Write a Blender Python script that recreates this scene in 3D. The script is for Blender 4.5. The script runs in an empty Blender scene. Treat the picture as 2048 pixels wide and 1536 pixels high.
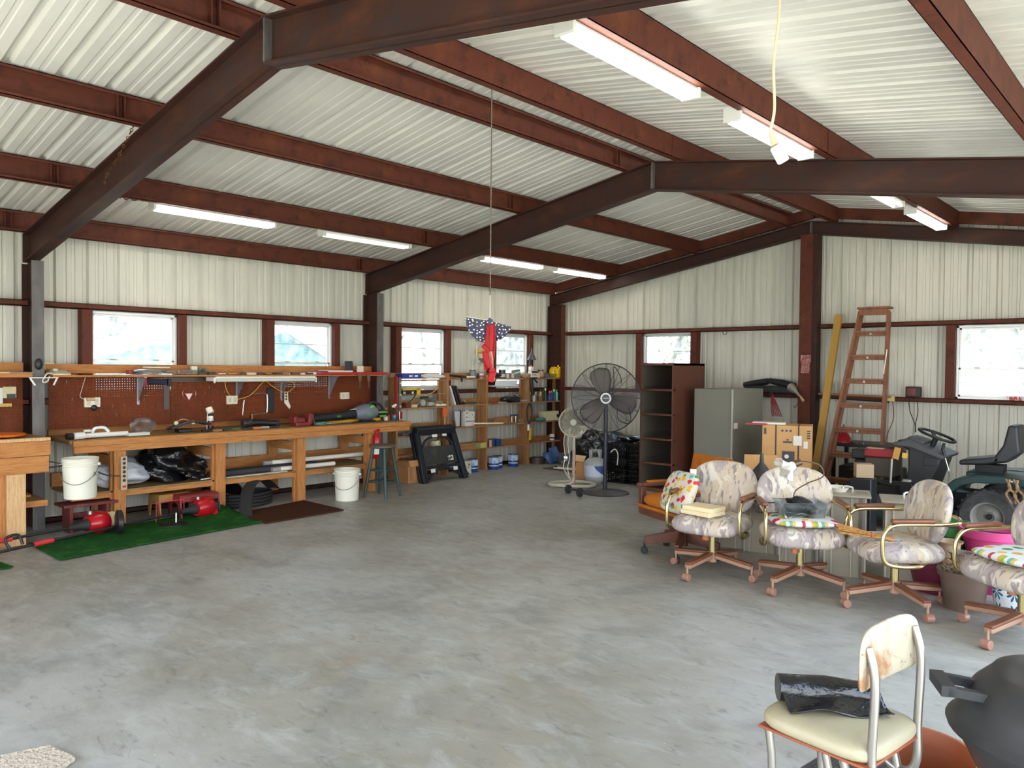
import bpy, math, random
from mathutils import Vector, Matrix, Euler
random.seed(7)
SC = bpy.context.scene
COL = SC.collection
# ------------------------------------------------------------------ camera
cam = bpy.data.cameras.new('camera'); co = bpy.data.objects.new('camera', cam); COL.objects.link(co)
cam.sensor_width = 36; cam.lens = 36*1530.9/2048; cam.clip_start = .05; cam.clip_end = 500
yaw, pitch, roll = -.743, -.0225, .0088
cyw, syw, cp, sp = math.cos(yaw), math.sin(yaw), math.cos(pitch), math.sin(pitch)
F_ = Vector((syw*cp, cyw*cp, sp)); R0 = Vector((cyw, -syw, 0)); U0 = R0.cross(F_)
R_ = R0*math.cos(roll)+U0*math.sin(roll); U_ = -R0*math.sin(roll)+U0*math.cos(roll)
M = Matrix((R_, U_, -F_)).transposed().to_4x4(); M.translation = Vector((8.6153, -10.4827, 1.6))
co.matrix_world = M
SC.camera = co
# ------------------------------------------------------------------ view, world, sun
SC.view_settings.view_transform = 'Standard'; SC.view_settings.look = 'None'
SC.view_settings.gamma = 1; SC.view_settings.use_curve_mapping = False
SC.view_settings.exposure = 1.27
SC.cycles.max_bounces = 12; SC.cycles.diffuse_bounces = 6; SC.cycles.transparent_max_bounces = 16
SC.cycles.sample_clamp_indirect = 8
world = bpy.data.worlds.new('sky'); SC.world = world; world.use_nodes = True
wn = world.node_tree; bg = wn.nodes['Background']
geo = wn.nodes.new('ShaderNodeTexCoord'); sep = wn.nodes.new('ShaderNodeSeparateXYZ')
wn.links.new(geo.outputs['Generated'], sep.inputs[0])
wr = wn.nodes.new('ShaderNodeValToRGB'); wn.links.new(sep.outputs[2], wr.inputs[0])
wr.color_ramp.elements[0].position = .0; wr.color_ramp.elements[0].color = (.90, .95, 1.0, 1)
wr.color_ramp.elements[1].position = .6; wr.color_ramp.elements[1].color = (.58, .75, 1.0, 1)
wn.links.new(wr.outputs[0], bg.inputs[0]); bg.inputs[1].default_value = 3.1
sun = bpy.data.lights.new('sun', 'SUN'); sun.energy = 16; sun.angle = .01; sun.color = (1, .97, .93)
so = bpy.data.objects.new('sun', sun); COL.objects.link(so)
so.rotation_euler = Vector((.05, -.34, .94)).to_track_quat('Z', 'Y').to_euler()
# ------------------------------------------------------------------ helpers
def L(r, g, b):
    f = lambda c: (c/255/12.92) if c <= 10 else ((c/255+.055)/1.055)**2.4
    return (f(r), f(g), f(b), 1)
PI = math.pi
def rotz(a): return Matrix.Rotation(a, 3, 'Z')
def rotx(a): return Matrix.Rotation(a, 3, 'X')
def roty(a): return Matrix.Rotation(a, 3, 'Y')
def catmull(pts, n=6, closed=False):
    P = [Vector(p) for p in pts]; out = []; N = len(P)
    rng = range(N) if closed else range(N-1)
    for i in rng:
        if closed: a, b, c, d = P[(i-1) % N], P[i], P[(i+1) % N], P[(i+2) % N]
        else: a, b, c, d = P[max(i-1, 0)], P[i], P[i+1], P[min(i+2, N-1)]
        for k in range(n):
            t = k/n
            out.append(.5*((2*b)+(c-a)*t+(2*a-5*b+4*c-d)*t*t+(3*b-a-3*c+d)*t**3))
    if not closed: out.append(P[-1])
    return out
class MB:
    def __init__(s): s.v = []; s.f = []
    def add(s, vs, fs):
        o = len(s.v); s.v += [Vector(p) for p in vs]; s.f += [[i+o for i in f] for f in fs]; return s
    def box(s, x0, y0, z0, x1, y1, z1, rot=None, piv=None):
        vs = [Vector((x, y, z)) for z in (z0, z1) for x, y in ((x0, y0), (x1, y0), (x1, y1), (x0, y1))]
        if rot is not None:
            pv = Vector(piv) if piv is not None else Vector(((x0+x1)/2, (y0+y1)/2, (z0+z1)/2))
            vs = [rot @ (v-pv)+pv for v in vs]
        return s.add(vs, [(0, 3, 2, 1), (4, 5, 6, 7), (0, 1, 5, 4), (1, 2, 6, 5), (2, 3, 7, 6), (3, 0, 4, 7)])
    def cb(s, c, d, rot=None):
        c = Vector(c); d = Vector(d)/2
        vs = [Vector((sx*d.x, sy*d.y, sz*d.z)) for sz in (-1, 1) for sx, sy in ((-1, -1), (1, -1), (1, 1), (-1, 1))]
        if rot is not None: vs = [rot @ v for v in vs]
        return s.add([v+c for v in vs], [(0, 3, 2, 1), (4, 5, 6, 7), (0, 1, 5, 4), (1, 2, 6, 5), (2, 3, 7, 6), (3, 0, 4, 7)])
    def beam(s, p0, p1, w, h, up=(0, 0, 1)):
        p0, p1 = Vector(p0), Vector(p1); d = (p1-p0).normalized(); u = Vector(up)
        sd = d.cross(u).normalized()*w/2; uu = sd.cross(d).normalized()*h/2
        vs = [p+a*sd+b*uu for p in (p0, p1) for a, b in ((-1, -1), (1, -1), (1, 1), (-1, 1))]
        return s.add(vs, [(0, 1, 2, 3), (7, 6, 5, 4), (0, 4, 5, 1), (1, 5, 6, 2), (2, 6, 7, 3), (3, 7, 4, 0)])
    def tube(s, pts, r, n=10, closed=False, cap=True):
        P = [Vector(p) for p in pts]; N = len(P); rs = r if isinstance(r, (list, tuple)) else [r]*N
        o = len(s.v); up = None
        for i, p in enumerate(P):
            if closed: t = (P[(i+1) % N]-P[i-1]).normalized()
            else: t = (P[min(i+1, N-1)]-P[max(i-1, 0)]).normalized()
            if up is None: up = Vector((0, 0, 1)) if abs(t.z) < .9 else Vector((1, 0, 0))
            a = up-t*up.dot(t)
            if a.length < 1e-6: a = t.orthogonal()
            a.normalize(); up = a; b = t.cross(a)
            for k in range(n):
                an = 2*PI*k/n; s.v.append(p+(a*math.cos(an)+b*math.sin(an))*rs[i])
        m = N if closed else N-1
        for i in range(m):
            j = (i+1) % N
            for k in range(n):
                k2 = (k+1) % n
                s.f.append([o+i*n+k, o+i*n+k2, o+j*n+k2, o+j*n+k])
        if cap and not closed:
            s.f.append([o+k for k in range(n)][::-1]); s.f.append([o+(N-1)*n+k for k in range(n)])
        return s
    def cyl(s, p0, p1, r0, r1=None, n=20, cap=True):
        return s.tube([p0, p1], [r0, r0 if r1 is None else r1], n, cap=cap)
    def lathe(s, prof, c=(0, 0, 0), n=28, axis=None, cap=True):
        # prof: (radius, height) list
        c = Vector(c); o = len(s.v); m = Matrix.Identity(3) if axis is None else Vector(axis).normalized().to_track_quat('Z', 'Y').to_matrix()
        for r, h in prof:
            for k in range(n):
                a = 2*PI*k/n; s.v.append(c+m @ Vector((r*math.cos(a), r*math.sin(a), h)))
        for i in range(len(prof)-1):
            for k in range(n):
                k2 = (k+1) % n; s.f.append([o+i*n+k, o+i*n+k2, o+(i+1)*n+k2, o+(i+1)*n+k])
        if cap:
            s.f.append([o+k for k in range(n)][::-1]); s.f.append([o+(len(prof)-1)*n+k for k in range(n)])
        return s
    def ball(s, c, r, n=16, m=10, rot=None):
        r = Vector(r) if hasattr(r, '__len__') else Vector((r, r, r)); c = Vector(c); o = len(s.v)
        for i in range(1, m):
            ph = PI*i/m
            for k in range(n):
                a = 2*PI*k/n; q = Vector((r.x*math.sin(ph)*math.cos(a), r.y*math.sin(ph)*math.sin(a), -r.z*math.cos(ph)))
                s.v.append(c+(rot @ q if rot is not None else q))
        for i in range(m-2):
            for k in range(n):
                k2 = (k+1) % n; s.f.append([o+i*n+k, o+i*n+k2, o+(i+1)*n+k2, o+(i+1)*n+k])
        q0, q1 = Vector((0, 0, -r.z)), Vector((0, 0, r.z))
        if rot is not None: q0, q1 = rot @ q0, rot @ q1
        s.v += [c+q0, c+q1]; b = len(s.v)
        for k in range(n):
            k2 = (k+1) % n; s.f.append([b-2, o+k2, o+k]); s.f.append([b-1, o+(m-2)*n+k, o+(m-2)*n+k2])
        return s
    def grid(s, fn, nu, nv, thick=0, closeu=False):
        o = len(s.v)
        for i in range(nu+1):
            for j in range(nv+1): s.v.append(Vector(fn(i/nu, j/nv)))
        for i in range(nu):
            for j in range(nv):
                a = o+i*(nv+1)+j; s.f.append([a, a+nv+1, a+nv+2, a+1])
        return s
    def prism(s, poly, d0, d1, plane='xy'):
        # poly in the named plane, extruded d0..d1 along the third axis
        def P(a, b, c): return {'xy': (a, b, c), 'xz': (a, c, b), 'yz': (c, a, b)}[plane]
        n = len(poly)
        vs = [P(a, b, d0) for a, b in poly]+[P(a, b, d1) for a, b in poly]
        fs = [list(range(n))[::-1], list(range(n, 2*n))]+[[i, (i+1) % n, n+(i+1) % n, n+i] for i in range(n)]
        return s.add(vs, fs)
    def rot(s, m, piv=(0, 0, 0), start=0):
        pv = Vector(piv)
        for i in range(start, len(s.v)): s.v[i] = m @ (s.v[i]-pv)+pv
        return s
    def move(s, d, start=0):
        d = Vector(d)
        for i in range(start, len(s.v)): s.v[i] = s.v[i]+d
        return s
    def build(s, name, mat, parent=None, smooth=None, bevel=0, sub=0, solid=0, label=None, world=False, jig=0, seg=2):
        me = bpy.data.meshes.new(name)
        vs = s.v
        if world and parent is not None:
            r = parent
            while r.parent: r = r.parent
            mi = Matrix.LocRotScale(r.location, r.rotation_euler, None).inverted(); vs = [mi @ v for v in vs]
        if jig: vs = [v+Vector((random.gauss(0, jig), random.gauss(0, jig), random.gauss(0, jig))) for v in vs]
        me.from_pydata([tuple(v) for v in vs], [], s.f)
        me.materials.append(mat)
        import bmesh
        b = bmesh.new(); b.from_mesh(me); bmesh.ops.recalc_face_normals(b, faces=b.faces); b.to_mesh(me); b.free()
        o = bpy.data.objects.new(name, me); COL.objects.link(o)
        if parent is not None: o.parent = parent
        if solid:
            m = o.modifiers.new('solid', 'SOLIDIFY'); m.thickness = solid; m.offset = 0
        if bevel:
            m = o.modifiers.new('bevel', 'BEVEL'); m.width = bevel; m.segments = seg; m.limit_method = 'ANGLE'; m.angle_limit = .6
        if sub:
            m = o.modifiers.new('sub', 'SUBSURF'); m.levels = sub; m.render_levels = sub
        if smooth or sub or bevel:
            me.polygons.foreach_set('use_smooth', [True]*len(me.polygons))
            if not sub: me.set_sharp_from_angle(angle=smooth if smooth and smooth is not True else .7)
        if label: o['label'] = label
        return o
def T(name, label, cat, loc=(0, 0, 0), rz=0, group=None, rot=None):
    o = bpy.data.objects.new(name, None); COL.objects.link(o); o.empty_display_size = .1
    o.location = loc; o.rotation_euler = rot if rot is not None else (0, 0, rz)
    o['label'] = label; o['category'] = cat
    if group: o['group'] = group
    return o
def tag(o, label, cat, group=None, kind=None):
    o['label'] = label; o['category'] = cat
    if group: o['group'] = group
    if kind: o['kind'] = kind
    return o
def struct(o, label=None):
    o['kind'] = 'structure'
    if label: o['label'] = label
    return o
def copy_tree(o, parent=None):
    c = o.copy(); COL.objects.link(c)
    if parent is not None: c.parent = parent
    for ch in list(o.children): copy_tree(ch, c)
    return c
def dup(o, loc, rz=0, label=None, group=None, rot=None):
    c = copy_tree(o); c.location = loc; c.rotation_euler = rot if rot is not None else (0, 0, rz)
    if label: c['label'] = label
    if group: c['group'] = group
    return c
# ------------------------------------------------------------------ materials
def mat(name, col, rough=.5, metal=0, spec=.5, bump=None, var=None, emit=None, alpha=None, trans=0, coat=0, aniso=None, ior=None):
    """var=(colour2, scale, stretch, contrast lo, hi) noise blend; bump=(scale, strength)"""
    m = bpy.data.materials.new(name); m.use_nodes = True; nt = m.node_tree; p = nt.nodes['Principled BSDF']
    p.inputs['Base Color'].default_value = col; p.inputs['Roughness'].default_value = rough
    p.inputs['Metallic'].default_value = metal; p.inputs['Specular IOR Level'].default_value = spec
    p.inputs['Transmission Weight'].default_value = trans; p.inputs['Coat Weight'].default_value = coat
    if ior: p.inputs['IOR'].default_value = ior
    tc = None
    def coords(stretch):
        nonlocal tc
        if tc is None: tc = nt.nodes.new('ShaderNodeTexCoord')
        mp = nt.nodes.new('ShaderNodeMapping'); mp.inputs['Scale'].default_value = stretch
        nt.links.new(tc.outputs['Object'], mp.inputs[0]); return mp
    src = None
    for k, vr in enumerate(var if isinstance(var, list) else ([var] if var else [])):
        c2, sc, st, lo, hi = vr
        mp = coords(st); nz = nt.nodes.new('ShaderNodeTexNoise'); nz.inputs['Scale'].default_value = sc; nz.inputs['Detail'].default_value = 5
        nz.inputs['Roughness'].default_value = .65
        nt.links.new(mp.outputs[0], nz.inputs['Vector'])
        mr = nt.nodes.new('ShaderNodeMapRange'); mr.inputs[1].default_value = lo; mr.inputs[2].default_value = hi
        nt.links.new(nz.outputs[0], mr.inputs[0])
        mx = nt.nodes.new('ShaderNodeMix'); mx.data_type = 'RGBA'
        nt.links.new(mr.outputs[0], mx.inputs[0])
        if src is None: mx.inputs[6].default_value = col
        else: nt.links.new(src, mx.inputs[6])
        mx.inputs[7].default_value = c2; src = mx.outputs[2]
    if src is not None: nt.links.new(src, p.inputs['Base Color'])
    if bump:
        mp = coords(bump[2] if len(bump) > 2 else (1, 1, 1)); nz = nt.nodes.new('ShaderNodeTexNoise'); nz.inputs['Scale'].default_value = bump[0]; nz.inputs['Detail'].default_value = 4
        nt.links.new(mp.outputs[0], nz.inputs['Vector'])
        bp = nt.nodes.new('ShaderNodeBump'); bp.inputs['Strength'].default_value = bump[1]; bp.inputs['Distance'].default_value = .02
        nt.links.new(nz.outputs[0], bp.inputs['Height']); nt.links.new(bp.outputs[0], p.inputs['Normal'])
    if emit:
        p.inputs['Emission Color'].default_value = emit[0]; p.inputs['Emission Strength'].default_value = emit[1]
    if alpha is not None: p.inputs['Alpha'].default_value = alpha
    return m
X1 = (1, 1, 1)
M_ = {}
M_['panel'] = mat('panel_white', L(206, 202, 186), .42, spec=.4, var=[(L(192, 190, 176), 3, (1, 1, .25), .4, .7), (L(150, 148, 136), 60, X1, .70, .8)])
M_['roof'] = mat('roof_panel', L(214, 211, 200), .38, spec=.45, var=[(L(198, 197, 188), 2.5, (.3, 1, 1), .4, .7), (L(140, 138, 128), 55, X1, .69, .8)])
M_['steel'] = mat('primer_steel', L(92, 48, 35), .62, spec=.18, var=[(L(108, 60, 36), 3.5, (1, 1, 1), .52, .74), (L(62, 34, 28), 9, X1, .5, .75), (L(128, 76, 38), 22, X1, .66, .8)])
M_['rafter'] = mat('mill_steel', L(58, 36, 29), .58, spec=.2, var=[(L(78, 46, 31), 2.0, (1, 1, 3), .5, .7), (L(52, 40, 38), 5, X1, .5, .7), (L(120, 72, 36), 16, X1, .68, .8)])
M_['rust'] = mat('rusty_edge', L(104, 64, 40), .7, spec=.2, var=[(L(66, 42, 32), 7, X1, .45, .6), (L(140, 90, 52), 30, X1, .6, .75)])
M_['flange'] = mat('flange_grey', L(84, 80, 76), .45, spec=.4, var=[(L(104, 100, 95), 9, (1, 1, .3), .45, .65)])
def wood(name, a, b, c, st=(1, 1, 1), sc=5, rough=.62):
    return mat(name, a, rough, spec=.25, var=[(b, sc, st, .38, .66), (c, sc*2.3, st, .56, .74)], bump=(sc*3, .12, st))
wa, wb, wc = L(186, 128, 72), L(162, 102, 52), L(118, 68, 32)
M_['wood_y'] = wood('pine_y', wa, wb, wc, (14, 1.1, 14))
M_['wood_z'] = wood('pine_z', wa, wb, wc, (14, 14, 1.1))
M_['wood_x'] = wood('pine_x', wa, wb, wc, (1.1, 14, 14))
M_['wood_pale'] = wood('pine_pale', L(206, 168, 122), L(190, 146, 98), L(150, 104, 64), (12, 12, 1.2))
M_['wood_shelf'] = wood('pine_shelf', L(166, 120, 76), L(144, 100, 60), L(104, 68, 40), (14, 1.1, 14))
M_['wood_shelf_z'] = wood('pine_shelf_z', L(166, 120, 76), L(140, 98, 60), L(104, 68, 40), (14, 14, 1.1))
M_['wood_table'] = wood('bench_ply', L(150, 120, 78), L(128, 98, 60), L(90, 66, 42), (8, 1.2, 8))
def S(name, *c, **k):
    if name not in M_: M_[name] = mat(name, L(*c), **k)
    return M_[name]
# concrete
def concrete():
    m = mat('concrete', L(150, 146, 134), .42, spec=.35); nt = m.node_tree; p = nt.nodes['Principled BSDF']
    tc = nt.nodes.new('ShaderNodeTexCoord')
    def nz(sc, det, ro=.6, st=(1, 1, 1), dist=0):
        mp = nt.nodes.new('ShaderNodeMapping'); mp.inputs['Scale'].default_value = st
        mp.inputs['Rotation'].default_value = (0, 0, -.74)
        nt.links.new(tc.outputs['Object'], mp.inputs[0])
        n = nt.nodes.new('ShaderNodeTexNoise'); n.inputs['Scale'].default_value = sc; n.inputs['Detail'].default_value = det; n.inputs['Roughness'].default_value = ro
        n.inputs['Distortion'].default_value = dist
        nt.links.new(mp.outputs[0], n.inputs['Vector']); return n
    def ramp(src, lo, hi):
        r = nt.nodes.new('ShaderNodeMapRange'); r.inputs[1].default_value = lo; r.inputs[2].default_value = hi; nt.links.new(src.outputs[0], r.inputs[0]); return r.outputs[0]
    cur = None
    def mix(fac, c2, k=1.0):
        nonlocal cur
        mx = nt.nodes.new('ShaderNodeMix'); mx.data_type = 'RGBA'
        ml = nt.nodes.new('ShaderNodeMath'); ml.operation = 'MULTIPLY'; ml.inputs[1].default_value = k; nt.links.new(fac, ml.inputs[0]); nt.links.new(ml.outputs[0], mx.inputs[0])
        if cur is None: mx.inputs[6].default_value = L(158, 156, 149)
        else: nt.links.new(cur, mx.inputs[6])
        mx.inputs[7].default_value = c2; cur = mx.outputs[2]
    mix(ramp(nz(.55, 4), .42, .6), L(134, 128, 114), .9)
    mix(ramp(nz(1.7, 6, .65, dist=.6), .48, .68), L(122, 120, 114), .7)
    mix(ramp(nz(3.2, 8, .72, (1, 1.9, 1), .8), .5, .66), L(176, 176, 172), .42)
    mix(ramp(nz(6, 6, .7, (1, 2.6, 1), 1.2), .57, .68), L(92, 91, 88), .5)
    mix(ramp(nz(1.1, 5, .7, dist=.4), .62, .72), L(158, 136, 112), .6)
    mix(ramp(nz(45, 2), .72, .76), L(215, 214, 208), .5)
    nt.links.new(cur, p.inputs['Base Color'])
    n = nz(7, 6, .6, (1, 2, 1)); r = nt.nodes.new('ShaderNodeMapRange'); r.inputs[1].default_value = .35; r.inputs[2].default_value = .7; r.inputs[3].default_value = .34; r.inputs[4].default_value = .6
    nt.links.new(n.outputs[0], r.inputs[0]); nt.links.new(r.outputs[0], p.inputs['Roughness'])
    b = nt.nodes.new('ShaderNodeBump'); b.inputs['Strength'].default_value = .18; b.inputs['Distance'].default_value = .01
    nt.links.new(nz(9, 7, .7, (1, 1.8, 1)).outputs[0], b.inputs['Height']); nt.links.new(b.outputs[0], p.inputs['Normal'])
    return m
M_['concrete'] = concrete()
def pegboard():
    m = mat('pegboard', L(116, 56, 28), .65, spec=.15, var=[(L(100, 48, 24), 3, X1, .4, .65)]); nt = m.node_tree; p = nt.nodes['Principled BSDF']
    tc = nt.nodes.new('ShaderNodeTexCoord'); mp = nt.nodes.new('ShaderNodeMapping'); mp.inputs['Scale'].default_value = (0, 1/.0254, 1/.0254)
    nt.links.new(tc.outputs['Object'], mp.inputs[0])
    fr = nt.nodes.new('ShaderNodeVectorMath'); fr.operation = 'FRACTION'; nt.links.new(mp.outputs[0], fr.inputs[0])
    sb = nt.nodes.new('ShaderNodeVectorMath'); sb.operation = 'SUBTRACT'; sb.inputs[1].default_value = (0, .5, .5); nt.links.new(fr.outputs[0], sb.inputs[0])
    ln = nt.nodes.new('ShaderNodeVectorMath'); ln.operation = 'LENGTH'; nt.links.new(sb.outputs[0], ln.inputs[0])
    gt = nt.nodes.new('ShaderNodeMath'); gt.operation = 'GREATER_THAN'; gt.inputs[1].default_value = .17; nt.links.new(ln.outputs['Value'], gt.inputs[0])
    nt.links.new(gt.outputs[0], p.inputs['Alpha'])
    return m
M_['pegboard'] = pegboard()
def glass(name='window_glass', haze=.12, tint=(.93, .97, .97, 1)):
    m = bpy.data.materials.new(name); m.use_nodes = True; nt = m.node_tree; nt.nodes.clear()
    out = nt.nodes.new('ShaderNodeOutputMaterial'); tr = nt.nodes.new('ShaderNodeBsdfTransparent'); tr.inputs[0].default_value = tint
    gl = nt.nodes.new('ShaderNodeBsdfGlossy'); gl.inputs['Roughness'].default_value = .05
    df = nt.nodes.new('ShaderNodeBsdfTranslucent'); df.inputs[0].default_value = (.9, .92, .88, 1)
    fr = nt.nodes.new('ShaderNodeFresnel'); fr.inputs[0].default_value = 1.4
    a = nt.nodes.new('ShaderNodeMixShader'); b = nt.nodes.new('ShaderNodeMixShader')
    nt.links.new(fr.outputs[0], a.inputs[0]); nt.links.new(tr.outputs[0], a.inputs[1]); nt.links.new(gl.outputs[0], a.inputs[2])
    tc = nt.nodes.new('ShaderNodeTexCoord'); n = nt.nodes.new('ShaderNodeTexNoise'); n.inputs['Scale'].default_value = 9; n.inputs['Detail'].default_value = 6
    nt.links.new(tc.outputs['Object'], n.inputs['Vector'])
    mr = nt.nodes.new('ShaderNodeMapRange'); mr.inputs[1].default_value = .35; mr.inputs[2].default_value = .75; mr.inputs[3].default_value = haze*.4; mr.inputs[4].default_value = haze*1.8
    nt.links.new(n.outputs[0], mr.inputs[0]); nt.links.new(mr.outputs[0], b.inputs[0])
    nt.links.new(a.outputs[0], b.inputs[1]); nt.links.new(df.outputs[0], b.inputs[2]); nt.links.new(b.outputs[0], out.inputs[0])
    return m
M_['glass'] = glass(); M_['plastic_clear'] = glass('clear_plastic', .16, (.8, .86, .9, 1)); M_['bag_clear'] = glass('clear_bag', .3, (.85, .88, .9, 1))
# ------------------------------------------------------------------ floor and ground
W, LEN = 9.2, 12.3
EZ, RX, SL = 2.826, 4.6, .1640          # rafter top at the wall line, ridge x, slope
def zr(x): return EZ+SL*(x if x <= RX else 2*RX-x)   # top of rafters / underside of purlins
struct(MB().box(-.05, -LEN-1.5, -.15, W+.05, .05, 0).build('floor', M_['concrete']), 'smooth grey trowelled concrete slab with darker stains')
gm = mat('bounce_ground', L(149, 148, 142), .9, var=[(L(156, 154, 148), .6, X1, .4, .6), (L(118, 124, 92), 5, X1, .45, .7)])  # mostly grey, so the ground bounces neutral daylight into the building
struct(MB().box(-60, -60, -.4, 70, 60, -.16).build('ground', gm), 'ground outside the building, greyed to bounce daylight indoors')
# ------------------------------------------------------------------ corrugated sheets
PITCH = .3048
MINOR = .010
def profile(a0, a1, off):
    """positions and depths of the sheet along its width; major rib every .3048, two minor ribs between"""
    pts = []
    k0 = math.floor((a0-off)/PITCH)-1
    a = off+k0*PITCH
    while a < a1+PITCH:
        pts += [(a, 0), (a+.014, .034), (a+.05, .034), (a+.066, 0), (a+.125, 0), (a+.132, MINOR), (a+.156, MINOR), (a+.163, 0),
                (a+.205, 0), (a+.212, MINOR), (a+.236, MINOR), (a+.243, 0)]
        a += PITCH
    out = []
    for i in range(len(pts)):
        if a0 < pts[i][0] < a1: out.append(pts[i])
    def at(x):
        for (p, d), (q, e) in zip(pts, pts[1:]):
            if p <= x <= q and q > p: return d+(e-d)*(x-p)/(q-p)
        return 0
    return [(a0, at(a0))]+out+[(a1, at(a1))]
def sheet(mb, a0, a1, off, P0, P1):
    pr = profile(a0, a1, off); o = len(mb.v)
    for a, d in pr: mb.v.append(Vector(P0(a, d))); mb.v.append(Vector(P1(a, d)))
    for i in range(len(pr)-1): mb.f.append([o+2*i, o+2*i+2, o+2*i+3, o+2*i+1])
ZT, ZB = 2.140, 1.262     # window head and sill
LW = [(-7.61, -6.72), (-5.55, -4.685), (-3.565, -2.70), (-1.63, -.815)]
BW = [(1.89, 2.765), (6.312, 7.19)]
def wallsheet(gaps, a_lo, a_hi, off, P, top, zb=.04):
    mb = MB(); cuts = sorted(gaps); a = a_lo
    for g0, g1 in cuts+[(a_hi, a_hi)]:
        sheet(mb, a, g0, off, lambda t, d: P(t, d, zb), lambda t, d: P(t, d, top(t)))
        if g1 > g0:
            sheet(mb, g0, g1, off, lambda t, d: P(t, d, zb), lambda t, d: P(t, d, ZB))
            sheet(mb, g0, g1, off, lambda t, d: P(t, d, ZT), lambda t, d: P(t, d, top(t)))
        a = g1
    return mb
struct(wallsheet(LW, -LEN, 0, -7.6643, lambda t, d, z: (-d, t, z), lambda t: EZ+.22).build('wall_left', M_['panel'], solid=.002), 'off-white ribbed metal wall behind the workbench')
struct(wallsheet([g for g in BW]+[(4.599, 4.6)], 0, W, 4.8674, lambda t, d, z: (t, d, z), lambda t: zr(t)+.2).build('wall_back', M_['panel'], solid=.002), 'off-white ribbed metal gable wall')
# right wall, out of view: solid far end, then one opening widened for daylight
mb = MB()
sheet(mb, -2.4, 0, 0, lambda t, d: (W+d, t, .04), lambda t, d: (W+d, t, EZ+.2))
sheet(mb, -LEN, -2.4, 0, lambda t, d: (W+d, t, 2.6), lambda t, d: (W+d, t, EZ+.2))
struct(mb.build('wall_right', M_['panel'], solid=.002), 'ribbed metal wall with a long unseen opening widened for daylight')
mb = MB()
sheet(mb, 0, W, 0, lambda t, d: (t, -LEN-d, 2.6), lambda t, d: (t, -LEN-d, zr(t)+.2))
sheet(mb, 0, 2.0, 0, lambda t, d: (t, -LEN-d, .04), lambda t, d: (t, -LEN-d, 2.6))
struct(mb.build('wall_front', M_['panel'], solid=.002), 'ribbed metal gable above the open front')
# roof
MINOR = .005
mb = MB(); PH = .2
sheet(mb, -LEN-.3, .05, -7.6643+.1, lambda t, d: (-.15, t, zr(0)-.15*SL+PH+d), lambda t, d: (RX-.11, t, zr(RX)-.018+PH+d))
sheet(mb, -LEN-.3, .05, -7.6643+.1, lambda t, d: (W+.15, t, zr(0)-.15*SL+PH+d), lambda t, d: (RX+.07, t, zr(RX)-.012+PH+d))
ceil = struct(mb.build('ceiling', M_['roof'], solid=.002), 'underside of the ribbed white metal roof')
mb = MB()   # ridge cap above the gap left along the ridge
mb.grid(lambda u, v: (RX+(u-.5)*.5, -LEN-.3+v*(LEN+.35), zr(RX)+PH+.115-abs(u-.5)*.07), 2, 1)
struct(mb.build('trim_1', M_['roof'], solid=.003), 'ridge cap over the gap between the roof sheets')
mb = MB(); ny = 328; d3 = lambda y: max(0, 1-abs(((y+7.56)/PITCH) % 1-.5)*5)
mb.grid(lambda u, v: (RX-.115+.055*v, -LEN+u*LEN, zr(RX)-.018+PH+.012+v*(.012+.05*d3(-LEN+u*LEN))), ny, 3)
struct(mb.build('trim_2', M_['roof'], solid=.002), 'torn upturned edge of the roof sheets beside the ridge')
# ------------------------------------------------------------------ steel frame
def ibeam_h(mb, p0, p1, d, bf, tf=.012, tw=.009):
    """wide-flange section whose top centre line runs p0->p1 in a plane of constant y"""
    for (a, b) in ((0, tf), (d-tf, d)):
        q = [Vector((p0[0], p0[1]-bf/2, p0[2]-a)), Vector((p0[0], p0[1]+bf/2, p0[2]-a)), Vector((p0[0], p0[1]+bf/2, p0[2]-b)), Vector((p0[0], p0[1]-bf/2, p0[2]-b)),
             Vector((p1[0], p1[1]-bf/2, p1[2]-a)), Vector((p1[0], p1[1]+bf/2, p1[2]-a)), Vector((p1[0], p1[1]+bf/2, p1[2]-b)), Vector((p1[0], p1[1]-bf/2, p1[2]-b))]
        mb.add(q, [(0, 1, 2, 3), (7, 6, 5, 4), (0, 4, 5, 1), (1, 5, 6, 2), (2, 6, 7, 3), (3, 7, 4, 0)])
    q = [Vector((p[0], p[1]+s*tw/2, p[2]-z)) for p in (p0, p1) for s, z in ((-1, 0), (1, 0), (1, d), (-1, d))]
    mb.add(q, [(0, 1, 2, 3), (7, 6, 5, 4), (0, 4, 5, 1), (1, 5, 6, 2), (2, 6, 7, 3), (3, 7, 4, 0)])
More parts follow.
